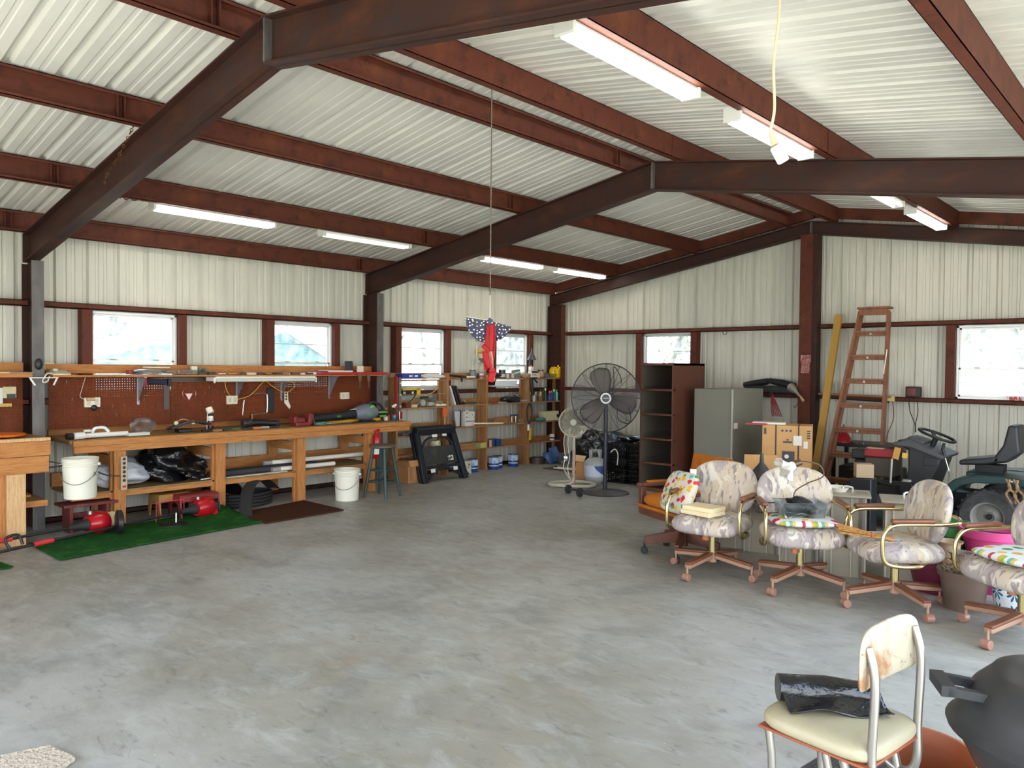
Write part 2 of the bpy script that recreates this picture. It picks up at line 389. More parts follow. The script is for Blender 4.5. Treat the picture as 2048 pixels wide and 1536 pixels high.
# frames: y, rafter depth, flange width
FR = [(-8.165, .275, .115, 'nearest the camera'), (-4.11, .275, .115, 'in the middle'), (-.2, .175, .12, 'against the gable wall'), (-12.2, .275, .115, 'at the open front')]
for i, (fy, dp, bf, wh) in enumerate(FR):
    t = T('rafter_frame', 'rust brown steel roof beam bent at the ridge, %s' % wh, 'roof beam', (RX, fy, zr(RX)-dp), 0, 'steel rafter frames'); t['kind'] = 'structure'
    mb = MB(); ibeam_h(mb, (.10, fy, zr(.10)), (RX, fy, zr(RX)), dp, bf); mb.build('rafter_arm', M_['rafter'], t, world=True)
    mb = MB(); ibeam_h(mb, (RX, fy, zr(RX)), (W-.10, fy, zr(.10)), dp, bf); mb.build('rafter_arm', M_['rafter'], t, world=True)
    MB().box(RX-.008, fy-bf/2+.004, zr(RX)-dp+.01, RX+.008, fy+bf/2-.004, zr(RX)-.012).build('stiffener_plate', M_['flange'], t, world=True)
    for xe in (.10, W-.10): MB().box(xe-.005, fy-bf/2, zr(.1)-dp, xe+.005, fy+bf/2, zr(.1)).build('end_plate', M_['rafter'], t, world=True)
    for sgn, xa, xb in ((1, .05, .35), (-1, W-.05, W-.35)):
        zt = zr(.2)-dp-.005
        c = T('steel_column', 'steel wide-flange column %s at the %s wall' % ({0: 'nearest the camera', 1: 'in the middle of', 2: 'in the far corner', 3: 'at the open front'}[i], 'left' if sgn > 0 else 'right'), 'column', (xa, fy, 0), 0, 'steel wall columns'); c['kind'] = 'structure'
        MB().box(min(xa, xb)+.01, fy-.005, 0, max(xa, xb)-.01, fy+.005, zt-.0).build('column_web', M_['rafter'], c, world=True)
        MB().box(xb-.006, fy-.052, 0, xb+.006, fy+.052, zt-.01 if dp > .2 else zt-.01).build('inner_flange', M_['flange'] if i < 2 else M_['steel'], c, world=True)
        MB().box(xa-.006, fy-.052, 0, xa+.006, fy+.052, zt-.02).build('outer_flange', M_['rafter'], c, world=True)
# ridge column on the gable wall (box section)
c = T('ridge_column', 'brown steel column under the ridge on the gable wall', 'column', (4.6, -.2, 0)); c['kind'] = 'structure'
MB().box(4.47, -.262, 0, 4.64, -.246, zr(RX)-.18).build('front_flange', M_['steel'], c, world=True)
MB().box(4.53, -.246, 0, 4.545, -.1, zr(RX)-.18).build('column_web', M_['steel'], c, world=True)
MB().box(4.64, -.246, 0, 4.70, -.1, zr(RX)-.18).build('side_channel', M_['rafter'], c, world=True)
# purlins
def purlin(x, y0, y1, side, lab):
    z0 = zr(x)+.002; zt = z0+PH-.004; t = T('roof_purlin', lab, 'purlin', (x, (y0+y1)/2, z0), 0, 'steel roof purlins'); t['kind'] = 'structure'
    mb = MB(); s = side; f = .065
    mb.box(min(x, x+s*.004), y0, z0, max(x, x+s*.004), y1, zt)
    mb.box(min(x, x+s*f), y0, z0, max(x, x+s*f), y1, z0+.005); mb.box(min(x, x+s*f), y0, zt-.005, max(x, x+s*f), y1, zt)
    mb.box(min(x+s*f, x+s*(f-.004)), y0, z0, max(x+s*f, x+s*(f-.004)), y1, z0+.022); mb.box(min(x+s*f, x+s*(f-.004)), y0, zt-.022, max(x+s*f, x+s*(f-.004)), y1, zt)
    mb.build('purlin_channel', M_['steel'], t, world=True)
    for fy in (FR[0][0], FR[1][0]):
        for q in (-.22, -.17)[:2 if s > 0 else 1]:
            mb = MB(); mb.box(min(x+s*.004, x+s*.05), fy+q-.004, z0+.005, max(x+s*.004, x+s*.05), fy+q+.004, zt-.005) if s > 0 else mb.box(x+.001, fy+q-.02, z0, x+.008, fy+q+.02, zt-.01)
            mb.build('splice_clip', M_['steel'], t, world=True)
for x, s, nm in ((.13, 1, 'at the left eave'), (1.45, 1, 'carrying the left row of lights'), (2.87, 1, 'between the left lights and the ridge'), (4.27, 1, 'just left of the ridge'),
              (4.93, -1, 'just right of the ridge'), (6.33, -1, 'carrying the right row of lights'), (7.75, -1, 'beyond the right row of lights'), (W-.13, -1, 'at the right eave')):
    purlin(x, -LEN, -.16, s, 'brown steel purlin '+nm)
# rake channel below the roof along the gable wall
t = T('rake_channel', 'dark brown channel following the roof slope on the gable wall', 'channel', (RX, -.1, zr(RX)+.03)); t['kind'] = 'structure'
for xa, xb in ((.05, RX), (W-.05, RX)):
    MB().beam((xa, -.11, zr(xa)+.135), (xb, -.11, zr(xb)+.135), .05, .15).build('channel_leg', M_['steel'], t, world=True)
# eave beam fascia below eave strut
# girts
def girt(axis, a0, a1, z0, z1, lab, mt='steel', xin=.1481):
    mb = MB(); n = 'wall_girt'
    if axis == 'y':
        t = T(n, lab, 'girt', (.08, (a0+a1)/2, z0), 0, 'steel wall girts')
        mb.box(.012, a0, z0, xin, a1, z0+.008); mb.box(xin-.006, a0, z0, xin, a1, z1); mb.box(.012, a0, z1-.006, xin, a1, z1)
    else:
        t = T(n, lab, 'girt', ((a0+a1)/2, -.08, z0), 0, 'steel wall girts')
        mb.box(a0, -xin, z0, a1, -.012, z0+.008); mb.box(a0, -xin, z0, a1, -xin+.006, z1); mb.box(a0, -xin, z1-.006, a1, -.012, z1)
    t['kind'] = 'structure'
    mb.build('girt_channel', M_[mt], t, world=True)
for (y0, y1, wh) in ((-LEN, -8.19, 'in the bay nearest the camera'), (-8.14, -4.135, 'above the workbench'), (-4.085, -.23, 'above the wooden shelves')):
    girt('y', y0, y1, 2.148, 2.205, 'brown upper girt on the left wall '+wh)
    girt('y', y0, y1, 1.19, 1.245, 'brown lower girt on the left wall '+wh)
    girt('y', y0, y1, 0, .05, 'dark base angle on the left wall '+wh, 'rafter', .06)
for (x0, x1, wh) in ((.36, 4.46, 'left of the ridge column'), (4.71, W-.36, 'right of the ridge column')):
    girt('x', x0, x1, 2.148, 2.205, 'brown upper girt on the gable wall '+wh)
    girt('x', x0, x1, 1.208, 1.262, 'brown middle girt on the gable wall '+wh)
    girt('x', x0, x1, 0, .05, 'dark base angle on the gable wall '+wh, 'rafter', .06)
# ------------------------------------------------------------------ windows
M_['alu'] = mat('window_aluminium', L(222, 222, 218), .35, .3, spec=.5)
M_['track'] = mat('window_track', L(150, 140, 132), .5, .2)
def window(n, axis, a0, a1, lab):
    w = a1-a0; h = ZT-ZB
    t = T('window_%d' % n, lab, 'window', (.04, (a0+a1)/2, ZB) if axis == 'y' else ((a0+a1)/2, -.04, ZB), -PI/2 if axis == 'y' else 0)
    t['kind'] = 'structure'
    # local: x along wall, -y towards the room (gable wall frame); left wall: rotated
    if axis == 'y': t.rotation_euler = (0, 0, PI/2)
    hw = w/2; mb = MB(); f = .028
    mb.box(-hw, -.035, 0, -hw+f, .035, h).box(hw-f, -.035, 0, hw, .035, h).box(-hw, -.035, 0, hw, .035, f).box(-hw, -.035, h-f, hw, .035, h)
    mb.build('window_frame', M_['alu'], t, bevel=.003)
    mid = h*.41
    for nm, z0, z1, yy in (('upper_sash', mid-.012, h-f, .012), ('lower_sash', f, mid+.012, -.014)):
        mb = MB(); x0, x1 = -hw+f, hw-f
        mb.box(x0, yy-.01, z0, x0+.022, yy+.01, z1).box(x1-.022, yy-.01, z0, x1, yy+.01, z1).box(x0, yy-.01, z0, x1, yy+.01, z0+.024).box(x0, yy-.01, z1-.022, x1, yy+.01, z1)
        mb.box(x0, yy-.006, (z0+z1)/2-.006, x1, yy+.006, (z0+z1)/2+.006)
        s = mb.build(nm, M_['alu'], t, bevel=.002)
        MB().box(x0+.02, yy-.002, z0+.02, x1-.02, yy+.002, z1-.02).build('glass_pane', M_['glass'], s)
    for q in (-.5, .5): MB().box(q*hw-.03, -.034, mid+.012, q*hw+.03, -.02, mid+.022).build('sash_latch', M_['track'], t)
for n, (a0, a1) in enumerate(LW):
    window(n+1, 'y', a0, a1, ['aluminium sash window on the left wall nearest the camera, above the workbench', 'aluminium sash window showing the teal shed, above the workbench',
        'aluminium sash window above the wooden shelves, nearer the middle column', 'aluminium sash window above the wooden shelves, nearest the far corner'][n])
for n, (a0, a1) in enumerate(BW):
    window(n+5, 'x', a0, a1, ['aluminium window on the gable wall above the tall brown cabinet', 'aluminium window on the gable wall behind the garden tractor'][n])
# jamb channels beside the windows
def jamb(axis, a0, a1, z0, lab):
    mb = MB(); xi = .140
    if axis == 'y': mb.box(.012, a0, z0, xi, a1, 2.148); lo = (.07, (a0+a1)/2, z0)
    else: mb.box(a0, -xi, z0, a1, -.012, 2.148); lo = ((a0+a1)/2, -.07, z0)
    t = T('window_jamb', lab, 'jamb', lo, 0, 'steel window jambs'); t['kind'] = 'structure'
    mb.build('jamb_channel', M_['steel'], t, world=True)
nm = ['first window from the camera', 'second window from the camera', 'third window from the camera', 'window in the far corner']
for n, (a0, a1) in enumerate(LW):
    jamb('y', a0-.10, a0, 1.245, 'brown steel jamb left of the %s on the left wall' % nm[n]); jamb('y', a1, a1+.085, 1.245, 'brown steel jamb right of the %s on the left wall' % nm[n])
nm = ['window above the tall cabinet', 'window behind the tractor']
for n, (a0, a1) in enumerate(BW):
    jamb('x', a0-.10, a0, 1.262, 'brown steel jamb left of the '+nm[n]); jamb('x', a1, a1+.1, 1.262, 'brown steel jamb right of the '+nm[n])
# ------------------------------------------------------------------ light fixtures
M_['fix'] = mat('fixture_enamel', L(226, 224, 214), .35, spec=.5)
M_['tube'] = mat('lit_tube', (1, 1, 1, 1), .4, emit=((1, .97, .90, 1), 8))
M_['tube_dim'] = mat('faint_glow_tube', L(238, 238, 234), .3, emit=((1, .98, .94, 1), .25))  # tubes that are off still get a faint glow through emission
def fixture(x, yc, z, on, lab):
    t = T('strip_light', lab, 'light fixture', (x, yc, z), 0, 'twin tube strip lights under the roof')
    hl = .615; s = .055
    mb = MB(); mb.prism([(-s, 0), (s, 0), (s*.8, .055), (-s*.8, .055)], -hl, hl, 'xz'); mb.build('housing', M_['fix'], t, bevel=.003)
    for e in (-1, 1):
        mb = MB(); mb.box(-s-.008, e*hl-.012, -.045, s+.008, e*hl+.012, .058)
        mb.build('end_cap', M_['fix'], t, bevel=.003)
        for q in (-.035, .035): MB().cb((q, e*(hl-.03), -.02), (.022, .016, .05)).build('lamp_holder', M_['fix'], t)
    for q in (-.035, .035):
        MB().cyl((q, -hl+.03, -.03), (q, hl-.03, -.03), .019, n=12).build('fluorescent_tube', M_['tube'] if on else M_['tube_dim'], t, smooth=True)
    return t
for yc, on, lb in ((-6.87, 1, 'lit twin tube strip light hanging from a chain at its left end'), (-5.04, 0, 'dim twin tube strip light on the left purlin, between the first and second roof beams'),
                   (-2.54, 1, 'lit twin tube strip light left of the red ribbon rope, beyond the middle beam'), (-.99, 1, 'lit twin tube strip light nearest the far left corner')):
    fixture(1.30, yc, 3.075, on, lb)
for yc, on, lb in ((-6.9, 1, 'largest lit twin tube strip light, at the top right near the front beam'), (-5.12, 1, 'lit twin tube strip light behind the hanging socket cord'),
                   (-2.75, 0, 'unlit twin tube strip light with a faint painted glow, just behind the middle beam on the right'), (-1.1, 1, 'lit twin tube strip light on the right near the gable wall')):
    fixture(6.22, yc, 3.285, on, lb)
# ================================================================== WORKBENCH SIDE
W_ = M_
def bar(n, m, t, x0, y0, z0, x1, y1, z1, lab=None, bv=.003): return MB().box(x0, y0, z0, x1, y1, z1).build(n, W_[m], t, world=True, bevel=bv, label=lab)
# long workbench
t = T('workbench', 'long pine workbench with lower shelf along the left wall between the steel columns', 'workbench', (.46, -5.95, 0))
bar('bench_top', 'wood_table', t, .05, -8.02, .835, .745, -3.95, .872)
bar('front_board', 'wood_y', t, .745, -8.0, .812, .79, -3.93, .868)
bar('front_rail', 'wood_y', t, .742, -7.99, .748, .784, -3.95, .811)
bar('back_rail', 'wood_y', t, .03, -8.0, .872, .075, -3.98, .935)
for y in (-7.57, -6.54, -5.55, -4.53):
    bar('leg', 'wood_z', t, .70, y-.055, 0, .742, y+.055, .835); 
    bar('leg_backing', 'wood_z', t, .655, y-.075, 0, .70, y-.0, .835)
    bar('cross_brace', 'wood_x', t, .10, y-.075, .60, .655, y-.035, .70)
for y in (-7.55, -6.58, -5.54, -4.5): bar('rear_leg', 'wood_z', t, .06, y-.065, .05, .10, y+.065, .70)
bar('lower_shelf', 'wood_table', t, .10, -7.98, .335, .70, -4.45, .357)
bar('shelf_rail', 'wood_y', t, .66, -7.99, .29, .699, -4.48, .357)
bar('shelf_back_rail', 'wood_y', t, .055, -7.98, .36, .099, -3.98, .50)
# taller bench at the far left
t = T('tall_workbench', 'taller pine workbench with a deep two-board front at the left edge', 'workbench', (.5, -9.0, 0))
bar('bench_top', 'wood_table', t, .05, -9.6, .90, .93, -8.24, .925)
bar('edge_strip', 'wood_pale', t, .90, -9.6, .905, .965, -8.24, .935, 'pale pine edging strip')
bar('upper_front_board', 'wood_y', t, .925, -9.6, .775, .965, -8.24, .903)
bar('lower_front_board', 'wood_y', t, .925, -9.6, .625, .965, -8.255, .772)
bar('end_board', 'wood_x', t, .10, -8.28, .72, .925, -8.24, .90)
bar('leg', 'wood_pale', t, .925, -8.58, 0, .962, -8.435, .625); bar('leg_backing', 'wood_z', t, .88, -8.64, 0, .924, -8.56, .625)
bar('leg', 'wood_z', t, .10, -8.5, 0, .14, -8.36, .9)
bar('lower_shelf', 'wood_table', t, .10, -9.6, .335, .84, -8.24, .36); bar('shelf_rail', 'wood_y', t, .84, -9.6, .31, .88, -8.24, .365)
bar('shelf_back_rail', 'wood_y', t, .055, -9.6, .38, .098, -8.26, .52)
bar('loose_slat', 'wood_y', t, .5, -9.2, .362, .6, -8.3, .38)
# pegboards
for (y0, y1, lb) in ((-9.6, -8.24, 'brown pegboard left of the grey column'), (-8.02, -6.83, 'brown pegboard behind the workbench beside the first column'),
                     (-6.825, -5.6, 'brown pegboard behind the workbench under the long shelf light'), (-5.595, -4.09, 'brown pegboard behind the leaf blower')):
    tag(MB().box(.148, y0, .937, .153, y1, 1.46).build('pegboard', W_['pegboard']), lb, 'pegboard', 'brown pegboards on the left wall')
# long wooden shelf over the pegboard
t = T('wall_shelf', 'long pine shelf on silver brackets above the pegboard', 'shelf', (.28, -6.0, 1.462))
bar('shelf_board', 'wood_y', t, .155, -8.06, 1.462, .42, -4.09, 1.481); bar('back_board', 'wood_y', t, .150, -8.05, 1.495, .172, -4.10, 1.588)
def bracket(t, y, mt='brkt', zt=1.462, x0=.154):
    mb = MB(); mb.box(x0, y-.012, zt-.30, x0+.006, y+.012, zt-.002).box(x0, y-.012, zt-.012, x0+.2, y+.012, zt-.002)
    mb.add([(x0+.004, y-.003, zt-.28), (x0+.004, y+.003, zt-.28), (x0+.19, y-.003, zt-.01), (x0+.19, y+.003, zt-.01), (x0+.004, y-.003, zt-.01), (x0+.004, y+.003, zt-.01)], [(0, 2, 4), (1, 5, 3), (0, 1, 3, 2)])
    mb.build('shelf_bracket', S(mt, 150, 152, 156, rough=.35, metal=.6), t, world=True)
for y in (-7.17, -6.05, -5.47, -4.78): bracket(t, y)
t2 = T('wall_shelf', 'pine shelf left of the grey column, stacked with papers', 'shelf', (.28, -8.9, 1.47))
bar('shelf_board', 'wood_y', t2, .155, -9.6, 1.46, .42, -8.23, 1.50); bar('back_board', 'wood_y', t2, .150, -9.6, 1.515, .172, -8.24, 1.60)
# red shelf board at right end of the shelf
tag(MB().box(.155, -5.12, 1.4825, .46, -4.07, 1.512).build('red_shelf_board', S('red_paint', 178, 26, 34, rough=.4), bevel=.004), 'bright red painted board capping the right end of the long shelf', 'board')
# under-shelf fluorescent lamp (unlit)
t = T('shelf_lamp', 'long unlit fluorescent lamp with cream housing under the shelf', 'lamp', (.42, -5.8, 1.44))
bar('housing', 'fix', t, .25, -6.47, 1.41, .43, -5.15, 1.458)
mb = MB(); mb.box(.43, -6.47, 1.39, .442, -6.45, 1.462).box(.43, -5.17, 1.39, .442, -5.15, 1.462).box(.43, -6.47, 1.452, .442, -5.15, 1.462); mb.build('reflector_frame', W_['fix'], t, world=True)
MB().cyl((.45, -6.44, 1.42), (.45, -5.18, 1.42), .019).build('fluorescent_tube', S('tube_off', 206, 202, 188, rough=.3), t, world=True, smooth=True)
def cable(name, pts, r, m, lab, cat='cord', parent=None, n=6, closed=False):
    mb = MB().tube(catmull(pts, 8, closed), r, n, closed=closed); o = mb.build(name, m, parent, smooth=True, world=parent is not None)
    return tag(o, lab, cat) if parent is None else o
YC = S('yellow_cord', 206, 158, 52, rough=.5); WC = S('white_cord', 212, 206, 190, rough=.5); BK = S('black_plastic', 22, 22, 24, rough=.45); DK = S('dark_rubber', 34, 33, 34, rough=.7)
cable('extension_cord', [(.2, -6.22, 1.40), (.2, -6.2, 1.3), (.175, -6.13, 1.22)], .005, YC, 'short yellow cord from the shelf lamp to the pegboard outlet')
cable('extension_cord', [(.18, -6.05, 1.19), (.2, -5.9, 1.24), (.2, -5.75, 1.38), (.2, -5.70, 1.40), (.2, -5.6, 1.33), (.2, -5.45, 1.26), (.2, -5.33, 1.31), (.2, -5.33, 1.38), (.2, -5.45, 1.39), (.2, -5.5, 1.35)], .005, YC, 'looped cream and yellow cord hanging under the shelf lamp')
# outlets
def outlet(y, z, w, h, lab, col=(226, 216, 190), holes=None, x=.154):
    t = T('outlet_box', lab, 'outlet', (x, y, z)); m = S('outlet%d' % col[2], *col, rough=.4)
    MB().box(x, y-w/2, z-h/2, x+.035, y+w/2, z+h/2).build('cover_plate', m, t, world=True, bevel=.004)
    mb = holes or [(-w/4, 0), (w/4, 0)]
    for (a, b) in mb:
        MB().box(x+.035, y+a-.017, z+b-.03, x+.038, y+a+.017, z+b+.03).build('socket_face', S('socket_face', 196, 184, 158, rough=.4), t, world=True)
    return t
outlet(-6.12, 1.185, .13, .10, 'cream outlet box with yellow cord plugged in, mid pegboard')
outlet(-4.55, 1.20, .13, .09, 'cream double outlet on the pegboard above the leaf blower')
t = outlet(-7.63, 1.20, .15, .10, 'cream outlet with a tan plug and black plug beside the first column')
MB().box(.19, -7.69, 1.215, .215, -7.62, 1.25).build('tan_plug', S('tan_plug', 190, 150, 98), t, world=True, bevel=.004)
MB().ball((.2, -7.62, 1.145), (.02, .03, .03)).build('black_plug', BK, t, world=True, smooth=True)
cable('cord', [(.2, -7.7, 1.46), (.17, -7.72, 1.35), (.17, -7.74, 1.26), (.19, -7.7, 1.23)], .003, WC, 'thin white wire from the shelf down to the tan plug')
# pegboard hooks (individual small wire hooks)
hk = None; hn = 0
HL = ['small wire hook below the white bracket beside the first column', 'small wire hook above left of the tan plug', 'lone small hook low under the tan plug', 'small hook just right of the black plug', 'second hook right of the black plug', 'small hook left of the framing square blade',
      'small hook under the red and white triangular tag', 'small hook above the clear bag at the second bracket', 'small hook directly above the cream capped spray can', 'upper small hook above right of the spray can', 'small hook low and left of the yellow corded outlet', 'small hook close to the left edge of the yellow corded outlet',
      'small hook just above the yellow corded outlet', 'small hook beneath the middle of the shelf lamp', 'small hook between the shelf lamp and the hand brace', 'small hook high near the right end under the red board', 'small hook under the cream outlet by the leaf blower', 'small hook right of the white tool with holes', 'small hook low on the first pegboard above the white pipe', 'left hook holding the hardware packet', 'right hook holding the hardware packet']
rng = random.Random(3)
hm = S('hook_wire', 196, 176, 150, rough=.3, metal=.7)
for (y, z) in [(-7.87, 1.40), (-7.72, 1.37), (-7.82, 1.22), (-7.55, 1.10), (-7.44, 1.14), (-7.32, 1.14), (-7.12, 1.20), (-6.98, 1.13), (-6.72, 1.37), (-6.45, 1.25), (-6.40, 1.32), (-6.36, 1.15), (-6.30, 1.26), (-6.22, 1.27), (-6.0, 1.31), (-5.9, 1.30), (-4.36, 1.36), (-4.45, 1.14), (-5.36, 1.27), (-7.4, 1.05), (-8.45, 1.345), (-8.35, 1.35)]:
    if hk is None:
        hk = MB().tube([(.150, 0, 0), (.185, 0, 0), (.188, 0, .03)], .0022, 5).build('pegboard_hook', hm)
        tag(hk, 'small wire hook at the top left of the first pegboard past the column', 'hook', 'empty wire hooks on the pegboard'); hk.location = (0, y, z)
    else:
        hn += 1; c = hk.copy(); COL.objects.link(c); c.location = (0, y, z); c['label'] = HL[hn-1]
# tools on the pegboard
t = T('folding_saw', 'dark nylon tool pouch with red and black ends hanging beside the first bracket', 'tool', (.17, -7.12, 1.40))
MB().cb((.18, -7.12, 1.41), (.03, .07, .10)).build('red_grip', S('tool_red', 170, 30, 34), t, world=True, bevel=.01)
MB().cb((.18, -6.98, 1.405), (.03, .22, .06), rotx(-.05)).build('pouch_body', S('navy', 30, 34, 52, rough=.7), t, world=True, bevel=.012)
MB().cb((.18, -6.85, 1.395), (.03, .03, .08)).build('buckle', BK, t, world=True, bevel=.006)
tag(MB().box(.156, -6.90, 1.10, .160, -6.84, 1.45).box(.156, -6.84, 1.40, .160, -6.42, 1.452).build('framing_square', S('dull_steel', 84, 76, 70, rough=.45, metal=.5)), 'dark steel framing square hanging on the pegboard', 'tool')
t = T('hanging_tag', 'white and red triangular tag on a thin wire loop', 'tag', (.17, -6.63, 1.26))
MB().prism([(-6.68, 1.275), (-6.575, 1.275), (-6.625, 1.18)], .166, .170, 'yz').build('tag_border', S('tag_red', 196, 50, 46), t, world=True)
MB().prism([(-6.665, 1.267), (-6.59, 1.267), (-6.625, 1.197)], .1702, .172, 'yz').build('tag_face', S('paper_white', 226, 220, 208), t, world=True)
MB().tube([(.165, -6.62+.075*math.cos(a*PI/12), 1.27+.075*math.sin(a*PI/12)) for a in range(24)], .002, 5, closed=True).build('wire_loop', hm, t, world=True)
t = T('brace_drill', 'silver cranked hand brace hanging on the pegboard', 'tool', (.17, -5.75, 1.1))
MB().tube(catmull([(.18, -5.86, 1.25), (.18, -5.80, 1.255), (.18, -5.70, 1.25), (.18, -5.675, 1.22), (.18, -5.675, 1.05), (.18, -5.70, 1.015), (.18, -5.80, 1.01), (.18, -5.86, 1.0)], 6), .009, 8).build('crank', S('chrome', 215, 212, 205, rough=.2, metal=.9), t, world=True, smooth=True)
MB().cyl((.18, -5.87, 1.01), (.18, -5.87, .91), .012).build('chuck', S('copper_dull', 160, 104, 72, rough=.4, metal=.6), t, world=True, smooth=True)
MB().ball((.18, -5.87, 1.255), .018).build('pad', S('copper_dull', 160, 104, 72), t, world=True, smooth=True)
tag(MB().box(.156, -5.67, 1.02, .185, -5.58, 1.32).build('tool_case', BK, bevel=.008), 'long black tool case standing against the pegboard', 'case')
t = T('snips', 'white handled snips hanging on the pegboard', 'tool', (.17, -6.0, 1.05))
MB().cyl((.17, -5.975, 1.12), (.17, -5.985, 1.0), .008, .004).build('blade', S('chrome', 215, 212, 205), t, world=True, smooth=True)
MB().cyl((.17, -5.975, 1.12), (.17, -5.965, 1.18), .01, .008).build('grip', S('paper_white', 226, 220, 208), t, world=True, smooth=True)
t = T('multi_wrench', 'white metal tool with three round holes hanging on the pegboard', 'tool', (.17, -5.4, 1.15))
MB().prism([(-5.43, 1.27), (-5.38, 1.27), (-5.375, 1.16), (-5.34, 1.08), (-5.36, 1.05), (-5.43, 1.13)], .158, .163, 'yz').build('wrench_plate', S('cream', 226, 216, 192), t, world=True, bevel=.002)
for z in (1.245, 1.21, 1.175): MB().cyl((.163, -5.405, z), (.1645, -5.405, z), .013).build('socket_hole', BK, t, world=True)
tag(MB().tube([(.18, -5.8, 1.22), (.18, -6.05, 1.24), (.19, -6.06, 1.15)], .002, 4).build('wire_coil', S('wire_dark', 60, 48, 42)), 'thin dark wire hanging beside the snips', 'wire')
for i, (y, lb) in enumerate(((-4.52, 'tan leather scraper hanging below the red board, nearer the camera'), (-4.38, 'tan leather scraper hanging below the red board, nearer the corner'))):
    t = T('scraper', lb, 'tool', (.46, y, 1.45))
    MB().prism([(y-.03, 1.49), (y+.03, 1.49), (y+.022, 1.41), (y-.0, 1.38), (y-.022, 1.41)], .462, .468, 'yz').build('blade', S('leather', 110, 78, 54), t, world=True)
    MB().box(.462, y-.009, 1.30, .474, y+.009, 1.39).build('handle', S('leather_dark', 84, 56, 42), t, world=True, bevel=.004)
t = T('work_gloves', 'cream leather gloves and bags hanging on the left pegboard', 'gloves', (.2, -8.55, 1.2))
MB().grid(lambda u, v: (.19+.035*math.sin(PI*u)+.012*math.sin(9*u+3*v)*1, -8.78+.28*u, .98+.40*v-.03*math.sin(7*u)), 16, 14).build('glove_bag', S('glove', 226, 204, 150, rough=.6), t, world=True, smooth=True, solid=.02)
MB().grid(lambda u, v: (.23+.02*math.sin(PI*u), -8.62+.09*u, 1.12+.14*v), 6, 6).build('cuff', S('glove2', 236, 222, 186), t, world=True, smooth=True, solid=.015)
t = T('clip_pack', 'pale packet of hardware hanging right of the gloves', 'packet', (.17, -8.4, 1.3))
MB().box(.16, -8.47, 1.2, .175, -8.41, 1.36).build('blister', S('packet_grey', 204, 206, 200), t, world=True, bevel=.004)
MB().box(.16, -8.41, 1.26, .175, -8.30, 1.37).build('header_card', S('packet_cream', 196, 184, 140), t, world=True, bevel=.003)
MB().box(.176, -8.38, 1.255, .182, -8.31, 1.30).build('dark_clip', S('green_black', 34, 44, 36), t, world=True)
MB().box(.176, -8.45, 1.18, .182, -8.34, 1.21).build('yellow_strip', S('gold', 190, 160, 70), t, world=True)
# towel bar + phone at the first column
t = T('wall_bracket', 'white two-armed bracket fixed across the grey column', 'bracket', (.42, -8.12, 1.46))
MB().box(.40, -8.26, 1.452, .44, -8.015, 1.462).build('cross_bar', S('plastic_white', 226, 224, 214), t, world=True, bevel=.003)
MB().cyl((.42, -8.25, 1.45), (.44, -8.215, 1.385), .008).build('left_arm', S('plastic_white', 226, 224, 214), t, world=True, smooth=True)
MB().cyl((.42, -8.025, 1.45), (.44, -8.06, 1.385), .008).build('right_arm', S('plastic_white', 226, 224, 214), t, world=True, smooth=True)
t = T('telephone', 'cream corded desk telephone on the shelf beside the column', 'telephone', (.35, -7.97, 1.482))
MB().prism([(.26, 1.482), (.42, 1.482), (.42, 1.495), (.26, 1.53)], -8.05, -7.9, 'xz').build('phone_base', S('phone', 206, 198, 172), t, world=True, bevel=.006)
MB().box(.29, -8.04, 1.515, .38, -8.0, 1.545).build('handset', S('phone2', 186, 178, 152), t, world=True, bevel=.01)
cable('coiled_cord', [(.40, -8.05, 1.49), (.42, -8.1, 1.50), (.43, -8.13, 1.47), (.43, -8.15, 1.42), (.43, -8.11, 1.42), (.42, -8.09, 1.47)], .006, WC, 'coiled white telephone cord looped over the column', parent=t)
tag(MB().box(.156, -8.06, 1.53, .168, -7.97, 1.60).build('wall_plate', S('plate', 206, 198, 150), bevel=.003), 'pale wall plate behind the telephone', 'plate')
tag(MB().ball((.375, -8.165, 1.585), (.022, .032, .055)).build('wall_remote', BK, smooth=True), 'black oval device stuck on the grey column', 'device')
# shelf clutter : (kind, y, colour, dims, label)
def blk(name, c, d, col, lab, cat, rz=0, bv=.003, rough=.5, group=None, metal=0):
    m = S('c_%d_%d_%d' % col, *col, rough=rough, metal=metal)
    return tag(MB().cb(c, d, rotz(rz)).build(name, m, bevel=bv), lab, cat, group)
from mathutils import noise as NZ
def crumple(name, c, d, m, lab, cat, seed=1, amp=.35, parent=None, nu=18, nv=14, rz=0):
    nu, nv = int(nu*1.7), int(nv*1.7)
    rg = random.Random(seed); ph = [(rg.uniform(2, 7), rg.uniform(2, 7), rg.uniform(0, 6)) for _ in range(7)]
    mb = MB(); cx, cy_, cz = c
    def fn(u, v):
        a = 2*PI*u; b = PI*(v-.5); x = math.cos(b)*math.cos(a); y = math.cos(b)*math.sin(a); z = math.sin(b)
        k = 1+amp*sum(math.sin(p*x+q*y+r+p*z)/7 for p, q, r in ph)+amp*.45*(NZ.ridged_multi_fractal(Vector((x*1.6+seed, y*1.6, z*1.6)), 1.0, 2.1, 3, 1.0, 2.0)-1.0)*.5
        sx = abs(x)**.8*(1 if x > 0 else -1); sy = abs(y)**.8*(1 if y > 0 else -1)
        return (d[0]/2*sx*k, d[1]/2*sy*k, max(-d[2]/2, d[2]/2*z*k))
    mb.grid(fn, nu, nv); mb.rot(rotz(rz)); mb.move((cx, cy_, cz))
    o = mb.build(name, m, parent, smooth=1.2, world=parent is not None)
    if parent is None: tag(o, lab, cat)
    return o
def papers(name, x, y, z, w, l, m, lab, cat, rz=0, h=.004):
    return tag(MB().cb((x, y, z+h/2), (w, l, h), rotz(rz)).build(name, m), lab, cat)
PW = S('paper_white', 226, 220, 208)
